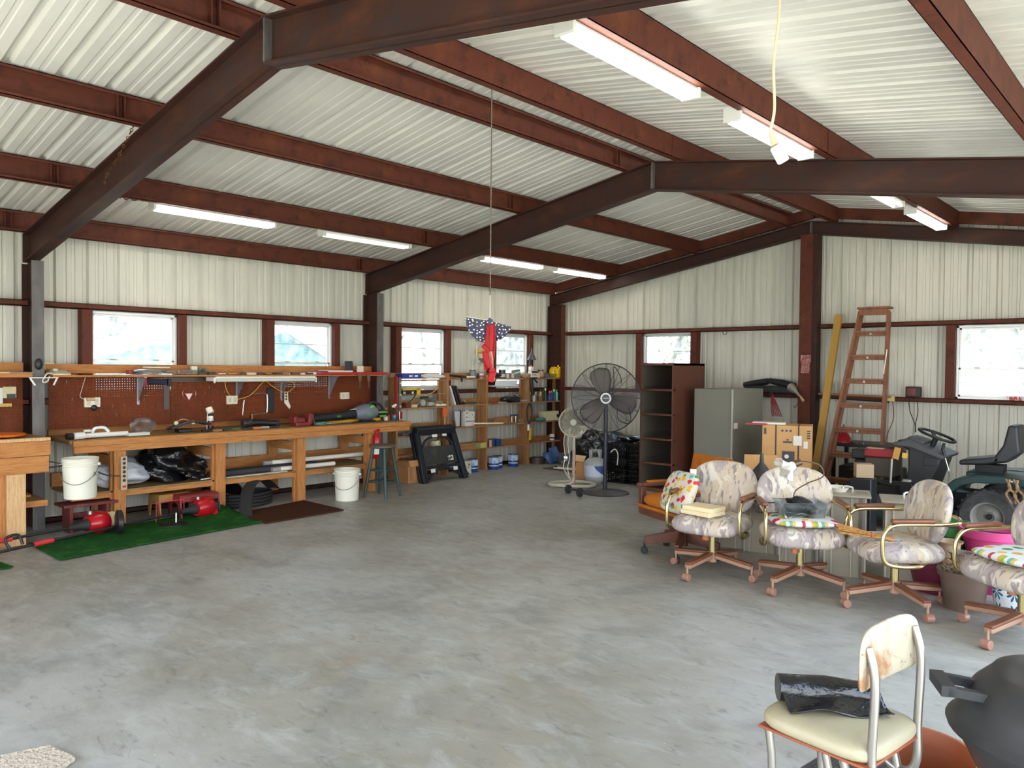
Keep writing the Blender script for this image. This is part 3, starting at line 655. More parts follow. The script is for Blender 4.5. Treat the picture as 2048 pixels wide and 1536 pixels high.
papers('paper_stack', .34, -8.5, 1.50, .18, .4, S('paper_tan', 206, 178, 132), 'tan papers on the shelf left of the column', 'papers', .2, .012)
papers('paper_stack', .36, -8.75, 1.512, .15, .2, PW, 'white papers at the left edge of the shelf', 'papers', -.1, .012)
papers('wood_strip', .38, -8.32, 1.50, .05, .22, S('grey_brown', 120, 110, 90), 'greyish strip of wood on the shelf left of the column', 'wood', .1, .01)
BG = W_['bag_clear']
crumple('plastic_bag', (.33, -7.12, 1.515), (.2, .36, .06), BG, 'clear crumpled plastic bag with hardware in front of the first window', 'bag', 3)
crumple('plastic_bag', (.33, -6.72, 1.51), (.2, .5, .045), BG, 'long clear plastic bag of parts right of the first window', 'bag', 5)
blk('envelope', (.33, -7.05, 1.56), (.12, .24, .012), (214, 208, 190), 'cream and teal envelope lying on the clear bag', 'envelope', .1)
blk('sanding_block', (.33, -7.32, 1.512), (.06, .05, .05), (150, 60, 48), 'small red-brown tilted box on the shelf', 'box', .3)
blk('tape_case', (.33, -7.25, 1.50), (.08, .09, .03), (52, 44, 50), 'small dark case beside the red-brown box', 'case')
blk('small_box', (.30, -6.63, 1.53), (.05, .06, .09), (212, 206, 188), 'small cream box on the shelf between the windows', 'box')
t = T('caster_box', 'small olive box with a round dial on the shelf', 'box', (.33, -6.55, 1.482))
MB().box(.30, -6.6, 1.482, .36, -6.51, 1.562).build('box_body', S('olive', 96, 98, 70), t, world=True, bevel=.003)
MB().cyl((.36, -6.555, 1.53), (.364, -6.555, 1.53), .02).build('dial', S('olive_dark', 40, 44, 34), t, world=True)
rg = random.Random(11)
names = [('notepad', 'small dark notepad', (44, 40, 44)), ('pen_pack', 'pack of pens', (188, 180, 170)), ('drill_bit_case', 'tan case of drill bits', (168, 132, 84)), ('glue_tube', 'small black tube', (36, 34, 38)),
         ('card', 'pale card', (198, 190, 178)), ('marker', 'thick dark marker', (30, 34, 60)), ('pill_box', 'small clear box of screws', (150, 140, 130)), ('pliers', 'small pliers', (48, 60, 56)), ('file_tool', 'flat file', (120, 104, 88)), ('sandpaper', 'folded sandpaper', (92, 70, 54)), ('switch_plate', 'white switch plate', (216, 214, 210)), ('memo', 'white memo slip', (220, 222, 230))]
y = -6.46
for k, (nm, lb, c) in enumerate(names):
    w = rg.uniform(.05, .12); blk(nm, (.36+rg.uniform(-.03, .03), y, 1.482+.012), (.05, w, rg.uniform(.01, .035)), c, lb+' lying on the long shelf, %s from the grey column' % ['3rd', '4th', '5th', '6th', '7th', '8th', '9th', '10th', '11th', '12th', '13th', '14th'][k], nm.replace('_', ' '), rg.uniform(-.4, .4))
    y += w+.035
blk('wallet', (.37, -5.22, 1.495), (.06, .1, .02), (52, 50, 70), 'dark blue wallet just left of the red board', 'wallet', .2)
papers('paper_stack', .33, -4.8, 1.512, .16, .42, PW, 'white papers on the red board', 'papers', .05, .02)
papers('blue_folder', .37, -4.98, 1.512, .1, .16, S('blue_fold', 60, 66, 110), 'small blue folder on the red board', 'folder', .2, .015)
t = T('speaker', 'black cylindrical speaker standing on the red board', 'speaker', (.33, -4.6, 1.512))
MB().cyl((.33, -4.6, 1.512), (.33, -4.6, 1.655), .052, n=24).build('speaker_body', S('charcoal', 46, 46, 50, rough=.8), t, world=True, smooth=.8, bevel=.006)
blk('outlet_cover', (.33, -4.42, 1.55), (.02, .1, .085), (220, 212, 188), 'cream wall plate leaning at the right end of the red board', 'plate')
# bench-top items
PV = S('pvc', 224, 222, 216, rough=.35)
t = T('pipe_fitting', 'white plastic drain pipe with black end on the left end of the bench', 'pipe', (.62, -7.75, .905))
MB().tube([(.72, -7.99, .91), (.66, -7.75, .905), (.60, -7.45, .90)], .024, 14).build('pipe', PV, t, world=True, smooth=.8)
MB().cyl((.735, -8.04, .912), (.72, -7.985, .91), .03).build('black_coupling', BK, t, world=True, smooth=.8)
MB().cyl((.715, -7.97, .91), (.69, -7.88, .91), .033).build('collar', PV, t, world=True, smooth=.8)
MB().tube(catmull([(.67, -7.80, .93), (.67, -7.78, .965), (.66, -7.74, .975), (.65, -7.68, .97), (.645, -7.64, .93)], 5), .016, 10).build('handle_loop', PV, t, world=True, smooth=True)
MB().tube([(.68+.03*math.cos(a*PI/8), -7.84+.03*math.sin(a*PI/8), .952) for a in range(16)], .01, 8, closed=True).build('ring', PV, t, world=True, smooth=True)
blk('plastic_tray', (.6, -7.36, .89), (.12, .22, .03), (196, 198, 190), 'pale grey plastic tray on the bench', 'tray', .1)
blk('tape_roll', (.45, -7.6, .89), (.06, .09, .035), (176, 40, 40), 'red and white tape roll behind the white pipe', 'tape')
cable('wood_dowel', [(.35, -7.5, .885), (.4, -7.2, .885)], .008, S('bark', 100, 70, 44), 'brown stick lying on the bench', 'stick')
crumple('plastic_bag', (.36, -7.2, .955), (.02, .26, .16), BG, 'clear zip bag leaning at the back of the bench', 'bag', 8, .2)
# angle grinder / sander cluster
t = T('bench_saw', 'black jigsaw-like tool with two cream knobs on the bench', 'power tool', (.5, -6.8, .872))
MB().cb((.52, -6.85, .89), (.12, .14, .04)).build('foot', BK, t, world=True, bevel=.01)
MB().grid(lambda u, v: (.46+.16*v, -7.0+.42*u, .91+.05*math.sin(u*PI)+.012*v+.03*u), 10, 4).build('shield', S('gun', 44, 48, 50, rough=.4), t, world=True, smooth=True, solid=.02)
for q in (-6.93, -6.75): MB().cyl((.52, q, .97), (.545, q, .975), .022).build('knob', S('knob_cream', 214, 198, 150), t, world=True, smooth=.8, bevel=.004)
MB().tube(catmull([(.5, -6.92, .98), (.5, -6.84, 1.01), (.5, -6.76, .98)], 6), .004, 6).build('wire_bail', hm, t, world=True)
t = T('spray_can', 'black and red adhesive can topped by a cream cap on the bench', 'can', (.42, -6.5, .872))
MB().lathe([(.03, 0), (.031, .01), (.031, .16), (.024, .18)], (.42, -6.5, .872)).build('can_body', S('can_black', 34, 30, 34, rough=.3), t, world=True, smooth=.7)
MB().lathe([(.0315, .05), (.0315, .08)], (.42, -6.5, .872), cap=False).build('red_band', S('tag_red', 196, 50, 46), t, world=True, smooth=.7)
MB().lathe([(.0315, .10), (.0315, .155)], (.42, -6.5, .872), cap=False).build('white_band', PW, t, world=True, smooth=.7)
MB().cyl((.43, -6.5, 1.055), (.40, -6.51, 1.115), .038, n=20).build('cap', S('cream', 226, 216, 192), t, world=True, smooth=.7, bevel=.004)
MB().cyl((.42, -6.54, .872), (.42, -6.535, 1.05), .004).build('straw', PW, t, world=True)
rg = random.Random(5); y = -6.65
for k, (nm, lb, c) in enumerate([('cable_coil', 'black coiled cable', (26, 26, 28)), ('wood_block', 'small tan wood block', (150, 110, 70)), ('screw_tray', 'dark green tray', (48, 60, 44)), ('green_knob_tool', 'green handled screwdriver', (60, 96, 62)), ('chisel', 'dark chisel', (50, 46, 44)), ('orange_handle_file', 'orange brown file handle', (176, 98, 60)), ('clamp', 'small steel clamp', (160, 156, 150)), ('rasp', 'dark rasp', (46, 40, 40))]):
    blk(nm, (.62+rg.uniform(-.03, .05), y, .872+.012), (.05, .1, .024), c, lb+' near the front edge of the bench', 'tool', rg.uniform(-.3, .3), .005); y += .115
t = T('cordless_drill', 'black angle grinder lying at the back of the bench', 'power tool', (.4, -5.95, .872))
MB().cyl((.42, -6.12, .92), (.42, -6.02, .93), .05, n=18).build('gear_head', S('dull_steel2', 70, 66, 66, metal=.6, rough=.35), t, world=True, smooth=.8, bevel=.008)
MB().tube([(.42, -6.04, .925), (.43, -5.9, .925), (.46, -5.72, .91)], [.04, .038, .034], 14).build('body', BK, t, world=True, smooth=.8)
MB().cyl((.46, -5.73, .91), (.465, -5.68, .91), .04).build('battery', DK, t, world=True, smooth=.8, bevel=.006)
# red vise
RV = mat('vise_red', L(120, 38, 34), .5, var=[(L(84, 30, 28), 14, X1, .5, .7)])
t = T('bench_vise', 'dark red bench vise bolted to the workbench', 'vise', (.6, -5.45, .872))
MB().cb((.58, -5.47, .895), (.16, .2, .046)).build('base', RV, t, world=True, bevel=.012)
MB().cb((.58, -5.50, .94), (.10, .16, .06)).build('slide', RV, t, world=True, bevel=.015)
MB().cb((.58, -5.36, .955), (.14, .06, .13), rotx(-.15)).build('front_jaw', RV, t, world=True, bevel=.012)
MB().cb((.58, -5.56, .95), (.13, .05, .09)).build('rear_jaw', RV, t, world=True, bevel=.012)
MB().cyl((.64, -5.33, .97), (.70, -5.33, .84), .008).build('screw_bar', S('dull_steel', 84, 76, 70), t, world=True, smooth=True)
crumple('rag', (.6, -5.2, .89), (.1, .18, .045), S('teal_rag', 92, 122, 110, rough=.9), 'greyish teal rag beside the vise', 'rag', 4)
tag(MB().cyl((.66, -5.16, .888), (.66, -5.07, .888), .012).cyl((.66, -5.08, .888), (.66, -4.8, .886), .005).build('socket_wrench', S('chrome', 215, 212, 205), smooth=True), 'chrome ratchet lying in front of the leaf blower', 'tool')
# yellow level under blower
t = T('spirit_level', 'yellow spirit level lying behind the leaf blower', 'level', (.4, -4.8, .872))
MB().box(.36, -5.25, .872, .42, -4.15, .905).build('level_body', S('level_yellow', 224, 176, 30), t, world=True, bevel=.004)
MB().box(.34, -4.42, .905, .44, -4.38, .95).build('end_stop', S('level_yellow', 224, 176, 30), t, world=True, bevel=.004)
# leaf blower
GR = S('blower_grey', 108, 112, 124, rough=.45); LG = S('lime', 110, 190, 70, rough=.5)
t = T('leaf_blower', 'grey and lime cordless leaf blower with long black tube on the bench', 'leaf blower', (.55, -4.75, .872))
MB().tube([(.58, -5.32, .95), (.58, -5.2, .955), (.57, -4.9, .965), (.56, -4.66, .985)], [.048, .052, .055, .066], 18).build('blower_tube', S('blower_black', 26, 27, 29, rough=.4), t, world=True, smooth=.8)
MB().tube([(.585, -5.36, .945), (.58, -5.31, .95)], [.044, .052], 18).build('nozzle', BK, t, world=True, smooth=.8)
MB().tube([(.56, -4.68, .985), (.555, -4.60, .995), (.55, -4.50, 1.0), (.55, -4.40, 1.0), (.55, -4.33, .985)], [.066, .09, .11, .10, .06], 20).build('fan_housing', GR, t, world=True, smooth=.8)
MB().tube(catmull([(.55, -4.50, 1.09), (.55, -4.38, 1.125), (.55, -4.25, 1.08), (.55, -4.20, 1.0)], 6), .02, 10).build('handle', DK, t, world=True, smooth=True)
MB().box(.50, -4.34, .93, .60, -4.16, 1.02).build('battery', S('blower_black', 26, 27, 29), t, world=True, bevel=.012)
MB().box(.602, -4.32, .985, .608, -4.18, 1.0).build('lime_trim', LG, t, world=True)
MB().box(.602, -4.30, .935, .608, -4.2, .95).build('lower_lime_trim', LG, t, world=True)
MB().cb((.62, -4.45, 1.07), (.05, .06, .03), rotx(.3)).build('trigger_lock', LG, t, world=True, bevel=.006)
MB().cb((.57, -4.48, .885), (.1, .2, .026)).build('foot', BK, t, world=True, bevel=.008)
MB().cb((.6, -4.72, 1.045), (.04, .07, .006), rotx(.1)).build('warning_label', PW, t, world=True)
def text(s, size, loc, rot, m, parent=None, name='lettering', ext=.001, ax='CENTER', sx=1):
    c = bpy.data.curves.new(name, 'FONT'); c.body = s; c.size = size; c.extrude = ext; c.align_x = ax; c.align_y = 'CENTER'
    o = bpy.data.objects.new(name, c); COL.objects.link(o)
    o.location = loc; o.rotation_euler = rot; o.scale = (sx, 1, 1)
    dg = bpy.context.evaluated_depsgraph_get(); me = bpy.data.meshes.new_from_object(o.evaluated_get(dg))
    mw = Matrix.LocRotScale(Vector(loc), Euler(rot), Vector((sx, 1, 1)))
    bpy.data.objects.remove(o); me.transform(mw)
    if parent is not None:
        r = parent
        while r.parent: r = r.parent
        me.transform(Matrix.LocRotScale(r.location, r.rotation_euler, None).inverted())
    me.materials.clear(); me.materials.append(m)
    ob = bpy.data.objects.new(name, me); COL.objects.link(ob)
    if parent is not None: ob.parent = parent
    return ob
# lettering reads from the room: wall x plane facing +x -> rotation (90,0,90)
RXW = (PI/2, 0, PI/2)
text('EGO', .05, (.662, -4.50, .98), RXW, LG, t); text('EGO', .03, (.629, -4.95, .965), RXW, LG, t)
# bottles at end of bench
def bottle(name, c, prof, m, lab, cat, caps=(), group=None, n=18):
    t = T(name, lab, cat, c, 0, group); MB().lathe(prof, (0, 0, 0), n).build('bottle_body', m, t, smooth=.8)
    for nm, p, mm in caps: MB().lathe(p, (0, 0, 0), n).build(nm, mm, t, smooth=.8)
    return t
t = bottle('spray_bottle', (.55, -4.0+-.02, .872), [(.04, 0), (.043, .02), (.043, .10), (.02, .15), (.014, .17)], W_['plastic_clear'], 'clear spray bottle with blue-green cleaner and white trigger', 'bottle',
    [('liquid', [(.037, .004), (.04, .02), (.04, .055)], S('cyan_liquid', 20, 116, 130, rough=.15))])
MB().cb((.01, -.012, .195), (.025, .075, .03), rotx(.35)).build('trigger_head', PW, t, bevel=.006); MB().cyl((0, 0, .165), (0, 0, .19), .012).build('collar', PW, t, smooth=.8)
bottle('spray_can', (.52, -4.14, .872), [(.026, 0), (.027, .01), (.027, .11), (.02, .125)], S('can_white', 206, 196, 186), 'white aerosol can with orange-red cap beside the spray bottle', 'can', [('cap', [(.02, .125), (.022, .16), (.015, .17)], S('orange_red', 196, 70, 44))])
bottle('small_can', (.5, -4.08, .872), [(.02, 0), (.02, .07), (.012, .08)], S('tool_red', 170, 30, 34), 'short red can between the aerosol and the spray bottle', 'can')
t = T('red_tin', 'dark red metal clamp box at the end of the workbench', 'box', (.5, -3.95, .872))
MB().box(.45, -3.99, .872, .55, -3.93, .98).build('box_body', S('deep_red', 136, 16, 26, rough=.35), t, world=True, bevel=.008)
MB().cyl((.56, -3.94, .872), (.56, -3.94, .985), .006).build('steel_rod', S('chrome', 215, 212, 205), t, world=True)
MB().cb((.5, -3.9, .93), (.08, .05, .10)).build('side_block', S('deep_red', 136, 16, 26), t, world=True, bevel=.006)
# orange bowl on the tall bench
tag(MB().lathe([(.08, 0), (.17, .012), (.175, .03), (.165, .03), (.08, .01)], (.62, -8.52, .927), 36).build('orange_tray', S('orange', 226, 108, 30, rough=.45), smooth=.8), 'flat orange tray on the tall workbench', 'tray')
# ------------------------------------------------ below the bench
BW_ = mat('bucket_white', L(222, 218, 200), .45, var=[(L(196, 184, 150), 4, (1, 1, .6), .58, .75)])
def bucket(loc, lab, rz=0, ribs=3, hang=0):
    t = T('bucket', lab, 'bucket', loc, rz)
    pr = [(.128, 0), (.132, .004), (.146, .30)]
    for k in range(ribs): z = .30+k*.02; pr += [(.150, z), (.153, z+.003), (.153, z+.008), (.148, z+.011)]
    pr += [(.152, .362), (.155, .365), (.155, .37), (.145, .37), (.143, .35), (.13, .02), (.0, .02)]
    MB().lathe(pr, (0, 0, 0), 36, cap=False).add([(.128*math.cos(a*PI/12), .128*math.sin(a*PI/12), 0) for a in range(24)], [list(range(24))]).build('pail', BW_, t, smooth=.6)
    for s in (-1, 1): MB().cyl((0, s*.146, .31), (0, s*.168, .31), .014).build('handle_ear', BW_, t, smooth=.8)
    pts = [(.0, .165, .31)]+[(.03+.12*math.sin(PI*k/8), .165*math.cos(PI*k/8), .31-.17*math.sin(PI*k/8)) for k in range(1, 8)]+[(0, -.165, .31)]
    MB().tube(catmull(pts, 4), .003, 6).build('wire_handle', S('wire_steel', 110, 106, 100, metal=.6, rough=.4), t, smooth=True)
    return t
b1 = bucket((.95, -7.995, .36), 'off-white bucket hanging from the end of the tall workbench', -.6)
text('JET', .045, (1.098, -7.90, .59), (PI/2, 0, PI/2-.15+.0), S('ink', 60, 64, 70), b1)
MB().cyl((.93, -8.25, .66), (.95, -8.13, .67), .008).build('hook', DK, b1, world=True)
MB().cyl((.95, -8.0-.16, .69), (.94, -8.26, .72), .006).build('hook_arm', DK, b1, world=True)
bucket((1.04, -5.12, 0), 'off-white bucket with stained bottom on the floor under the bench', -.9, 4)
# power strip
t = T('power_strip', 'tan six-outlet power strip screwed to a bench leg', 'power strip', (.745, -7.55, .55))
MB().box(.743, -7.575, .36, .775, -7.515, .69).build('strip_body', S('strip', 190, 164, 132), t, world=True, bevel=.004)
for k in range(6): MB().cyl((.775, -7.545, .665-k*.042), (.778, -7.545, .665-k*.042), .015).build('socket', BK, t, world=True)
MB().box(.775, -7.56, .385, .782, -7.53, .405).build('red_switch', S('tool_red', 170, 30, 34), t, world=True)
cable('extension_cord', [(.76, -7.58, .50), (.72, -7.7, .52), (.6, -7.85, .62), (.5, -7.9, .7)], .006, BK, 'black power strip cord sagging behind the bucket')
# white sack & black bags on lower shelf
SKW = mat('white_sack', L(196, 200, 206), .35, bump=(6, .6), var=[(L(160, 172, 186), 3, X1, .5, .7)])
TB = mat('trash_bag', L(20, 20, 22), .22, spec=.6, bump=(9, 1.0, (1, 1, 1.6)))
crumple('white_sack', (.42, -7.48, .49), (.46, .60, .27), SKW, 'white plastic sack on the lower shelf behind the power strip', 'sack', 2, .5, nu=26, nv=20)
crumple('trash_bag', (.42, -7.0, .56), (.5, .46, .40), TB, 'black rubbish bag nearest the white sack on the lower bench shelf', 'bag', 6, .55, nu=30, nv=22)
crumple('trash_bag', (.42, -6.74, .49), (.48, .34, .26), TB, 'black rubbish bag nearest the second bench leg', 'bag', 9, .5, nu=30, nv=22)
tag(MB().cyl((.66, -6.72, .366), (.62, -6.6, .366), .008).build('spark_plug', PW, smooth=True), 'small white part on the shelf edge beside the second leg', 'part')
for k, (y0, y1, r, x, lb) in enumerate(((-6.42, -5.45, .03, .45, 'thick dark rolled tarp on the lower shelf'),)):
    tag(MB().box(.42, -6.45, .36, .58, -5.2, .42).build('tarp_roll', S('dark_grey', 52, 52, 56, rough=.8), bevel=.02), lb, 'tarp')
for (x, y0, y1, z, lb) in ((.50, -5.9, -4.45, .455, 'long white fluorescent tube on the lower shelf, upper one'), (.60, -5.85, -5.0, .385, 'white fluorescent tube on the lower shelf, lower one')):
    t = T('spare_tube', lb, 'tube', (x, (y0+y1)/2, z))
    MB().cyl((x, y0, z), (x, y1, z), .026).build('tube_body', PW, t, world=True, smooth=.8)
    MB().cyl((x, y0-.004, z), (x, y0+.1, z), .027).build('end_sleeve', S('metal_end', 170, 168, 160, metal=.5), t, world=True, smooth=.8)
tag(MB().box(.62, -6.45, .358, .69, -5.7, .364).build('white_strip', PW), 'thin white strip lying along the shelf edge', 'strip')
# red wooden bench, stools
RW = mat('red_wood', L(104, 40, 36), .7, var=[(L(134, 84, 72), 9, (3, 3, 1), .55, .75)])
t = T('low_bench', 'worn dark red wooden footstool under the bench', 'stool', (.64, -7.85, 0), 0)
for nm, b in (('seat', (.5, -8.08, .245, .78, -7.62, .27)), ('side_panel', (.53, -8.03, 0, .56, -7.98, .245)), ('side_panel', (.53, -7.72, 0, .56, -7.67, .245))): pass
MB().box(.50, -8.08, .245, .78, -7.6, .27).build('seat', RW, t, world=True, bevel=.004)
MB().box(.53, -8.02, 0, .75, -7.99, .245).build('side_panel', RW, t, world=True, bevel=.003); MB().box(.53, -7.70, 0, .75, -7.67, .245).build('side_panel', RW, t, world=True, bevel=.003)
MB().box(.62, -8.0, .12, .65, -7.69, .17).build('stretcher', RW, t, world=True, bevel=.003)
def plastic_stool(name, c, w, l, h, m, lab, rz=0):
    t = T(name, lab, 'stool', c, rz)
    MB().box(-w/2, -l/2, h-.035, w/2, l/2, h).build('seat', m, t, bevel=.018, seg=3)
    mb = MB(); 
    for sy in (-1, 1): mb.prism([(-w/2, h-.02), (w/2, h-.02), (w/2+.03, 0), (w/2-.02, 0), (w/2-.05, h*.55), (0, h*.68), (-w/2+.05, h*.55), (-w/2+.02, 0), (-w/2-.03, 0)], sy*l/2-.012*(sy > 0), sy*l/2+.012*(sy < 0), 'xz')
    for k, sy in enumerate((-1, 1)):
        m2 = MB(); m2.prism([(-w/2, h-.02), (w/2, h-.02), (w/2+.03, 0), (w/2-.02, 0), (w/2-.05, h*.55), (0, h*.68), (-w/2+.05, h*.55), (-w/2+.02, 0), (-w/2-.03, 0)], sy*(l/2-.008)-.008, sy*(l/2-.008)+.008, 'xz')
        m2.build('side_leg_panel', m, t, bevel=.004)
    for sx in (-1, 1):
        m2 = MB(); m2.prism([(-l/2+.01, h-.02), (l/2-.01, h-.02), (l/2-.02, h*.7), (-l/2+.02, h*.7)], sx*(w/2-.006)-.006, sx*(w/2-.006)+.006, 'yz')
        m2.build('apron', m, t, bevel=.002)
    return t
plastic_stool('step_stool', (.55, -7.0, .012), .26, .34, .24, S('stool_tan', 158, 112, 58, rough=.5), 'tan plastic step stool under the bench')
plastic_stool('step_stool', (.72, -6.82, .012), .26, .42, .235, S('stool_red', 118, 34, 34, rough=.4), 'dark red plastic step stool under the bench')
t = T('wire_rack', 'thin bright red wire frame standing in front of the stools', 'rack', (.85, -7.1, .012))
MB().tube([(.85, -7.27, .02), (.85, -7.27, .21), (.85, -6.99, .21), (.85, -6.99, .06)], .005, 6).build('red_wire', S('bright_red', 214, 44, 54), t, world=True)
# inner tube / garden hose coil and curved black edging
t = T('hose_coil', 'coiled black garden edging behind the brown mat', 'hose', (.55, -6.15, .012))
for k in range(4): MB().tube([(.48+.24*math.cos(a*PI/16), -6.15+.33*math.sin(a*PI/16), .03+.035*k) for a in range(32)], .019, 8, closed=True).build('coil_loop', DK, t, world=True, smooth=True)
mb = MB()
cp_ = catmull([(1.22, -6.50, .0), (1.05, -6.42, .10), (.85, -6.28, .235), (.65, -6.08, .29), (.45, -5.85, .24), (.35, -5.68, .12)], 6)
mb.grid(lambda u, v: cp_[min(int(u*(len(cp_)-1)+.5), len(cp_)-1)]+Vector((.035, .055, 0))*(v-.5)*2+Vector((0, 0, .012-.012*(2*v-1)**2)), len(cp_)-1, 6)
tag(mb.build('fender_strip', DK, smooth=True, solid=.006), 'arched black rubber strip leaning over the coil', 'rubber strip')
crumple('trash_bag', (.28, -6.3, .13), (.3, .5, .22), TB, 'small black bag on the floor behind the coil', 'bag', 14, .3)
# string trimmers
def trimmer(lab, p_end, p_motor, tank, wheel=False):
    t = T('string_trimmer', lab, 'trimmer', p_motor)
    a, b = Vector(p_end), Vector(p_motor); d = (b-a).normalized()
    MB().cyl(a, b-d*.1, .0125).build('shaft', BK, t, world=True, smooth=True)
    q = a+(b-a)*.30; MB().cyl(q, q+d*.16, .021).build('red_grip', S('grip_red', 190, 38, 44), t, world=True, smooth=.8)
    q = a+(b-a)*.13; MB().cyl(q, q+d*.10, .0145).build('yellow_sticker', S('level_yellow', 224, 176, 30), t, world=True, smooth=.8)
    MB().tube([b-d*.2, b-d*.12, b-d*.02], [.02, .03, .06], 14).build('clutch_housing', DK, t, world=True, smooth=.8)
    MB().tube([b-d*.03, b+d*.05, b+d*.14, b+d*.18], [.075, .105, .10, .06], 20).build('engine_cover', S('engine_red', 168, 16, 26, rough=.25), t, world=True, smooth=.8)
    if tank: MB().tube([b+d*.13, b+d*.22, b+d*.25], [.075, .085, .05], 16).build('fuel_tank', S('tank_cream', 204, 188, 138, rough=.45), t, world=True, smooth=.8)
    else:
        MB().cb(b+d*.17+Vector((.03, 0, .0)), (.1, .1, .1)).build('muffler', BK, t, world=True, bevel=.015)
        MB().cyl(b+d*.17+Vector((0.02, 0, -.06)), b+d*.17+Vector((.08, 0, -.06)), .03).build('red_fuel_cap', S('engine_red', 168, 16, 26), t, world=True, smooth=.8)
        MB().cb(b+d*.12+Vector((0, .02, -.07)), (.06, .07, .04)).build('white_bracket', PW, t, world=True, bevel=.008)
    MB().cyl(b+d*.0+Vector((0, 0, .09)), b+Vector((0, 0, .12)), .02).build('primer_bulb', S('chrome', 215, 212, 205), t, world=True, smooth=.8)
    q = a+(b-a)*.22
    MB().tube(catmull([q+Vector((0, 0, .0)), q+Vector((-.02, -.03, .09)), q+Vector((-.02, .06, .11)), q+Vector((0, .09, .03))], 5), .012, 8).build('loop_handle', BK, t, world=True, smooth=True)
    if wheel:
        MB().lathe([(.0, -.03), (.09, -.03), (.115, -.02), (.115, .02), (.09, .03), (.0, .03)], a+(b-a)*.63+Vector((.0, 0, .03)), 28, (.2, .95, 0), cap=False).build('debris_guard', BK, t, world=True, smooth=.8)
    return t
trimmer('red string trimmer with a cream fuel tank lying nearer the left edge', (1.25, -9.1, .10), (1.0, -7.93, .115), True)
trimmer('red string trimmer with a black muffler lying on the green turf', (1.45, -9.15, .04), (.93, -6.88, .115), False, True)
# round stand on turf
t = T('edger_head', 'black round cutter head with a chrome bolt on the green turf', 'tool', (1.08, -7.2, .012))
MB().lathe([(.0, .0), (.13, .0), (.13, .012), (.05, .03), (.0, .035)], (1.08, -7.2, .012), 28).build('disc', BK, t, world=True, smooth=.8)
MB().cyl((1.12, -7.19, .03), (1.1, -7.18, .13), .008).build('bolt', S('chrome', 215, 212, 205), t, world=True, smooth=.8)
# turf and mats
TURF = mat('turf', L(34, 88, 34), .95, spec=.1, var=[(L(24, 66, 26), 60, X1, .4, .6), (L(52, 104, 44), 5, X1, .5, .7)], bump=(140, .8))
mb = MB()
def turf(u, v):
    A, B, Cc, D = Vector((.97, -8.42, 0)), Vector((1.79, -8.42, 0)), Vector((1.57, -6.48, 0)), Vector((.62, -6.55, 0))
    p = (A*(1-v)+B*v)*(1-u)+(D*(1-v)+Cc*v)*u
    z = .012+.085*max(0, (u-.72)/.28)**1.4*max(0, 1-v*1.35)
    if u > .95: z += .0
    return (p.x, p.y+.015*math.sin(v*6)*u, z)
mb.grid(turf, 40, 20); tag(mb.build('artificial_turf', TURF, smooth=True, solid=.01), 'long strip of green artificial turf with one curled corner', 'turf mat')
tag(MB().add([(1.2, -8.82, .012), (1.77, -8.74, .012), (1.8, -9.6, .012), (1.1, -9.6, .012)], [(0, 1, 2, 3)]).build('artificial_turf', TURF, solid=.01), 'corner of a second green turf mat at the left edge', 'turf mat')
BM = mat('brown_mat', L(74, 46, 30), .95, spec=.1, var=[(L(58, 36, 24), 90, X1, .45, .6)], bump=(120, .6))
tag(MB().add([(.98, -6.5, .012), (1.64, -6.52, .012), (1.60, -5.56, .012), (.79, -5.55, .012)], [(0, 1, 2, 3)]).build('door_mat', BM, solid=.014), 'dark brown ribbed floor mat beside the turf', 'mat')
RUG = mat('shag', L(206, 192, 176), .95, spec=.1, var=[(L(176, 160, 142), 40, (1, 2.5, 1), .4, .6)], bump=(60, 1.0))
rgx = random.Random(2)
mb = MB()
# near rug, only its ragged corner shows
base = [(5.05, -9.63), (5.10, -9.46), (5.28, -9.42), (5.50, -9.75), (5.55, -10.5), (4.7, -10.6)]
tag(MB().prism(base, .0, .025).build('shag_rug', RUG, bevel=.008), 'corner of a shaggy beige rug at the bottom left', 'rug')
# stool with fire extinguisher behind
GS = S('stool_green', 44, 66, 64, rough=.5)
t = T('bar_stool', 'round dark green wooden stool at the end of the workbench', 'stool', (1.15, -4.68, 0), .3)
MB().lathe([(.0, .60), (.15, .60), (.165, .612), (.165, .63), (.155, .64), (.0, .645)], (0, 0, 0), 32, cap=False).build('seat', mat('stool_seat', L(92, 78, 62), .6, var=[(L(70, 62, 54), 8, X1, .45, .6)]), t, smooth=.7)
leg = lambda a, z: Vector(((.115+.105*(1-z/.6))*math.cos(a), (.115+.105*(1-z/.6))*math.sin(a), z))
an = [PI/4+k*PI/2 for k in range(4)]
for a in an: MB().tube([leg(a, 0), leg(a, .1), leg(a, .35), leg(a, .6)], [.014, .018, .022, .018], 12).build('leg', GS, t, smooth=True)
for k, (z0, z1) in enumerate(((.33, .19), (.33, .19), (.33, .19), (.33, .19))):
    for z in (z0, z1): MB().cyl(leg(an[k], z), leg(an[(k+1) % 4], z), .010).build('rung', GS, t, smooth=True)
FRD = S('ext_red', 166, 14, 26, rough=.25)
t = T('fire_extinguisher', 'red fire extinguisher hung on the bench leg behind the stool', 'extinguisher', (.80, -4.50, .45))
MB().lathe([(.045, 0), (.052, .01), (.052, .27), (.03, .31), (.018, .325), (.018, .34)], (.80, -4.50, .42), 20).build('cylinder', FRD, t, world=True, smooth=.8)
MB().lathe([(.053, .06), (.053, .18)], (.80, -4.50, .42), 20, cap=False).build('label_band', PW, t, world=True, smooth=.8)
MB().cb((.80, -4.5, .775), (.03, .08, .03), rotx(.2)).build('valve_handle', FRD, t, world=True, bevel=.006)
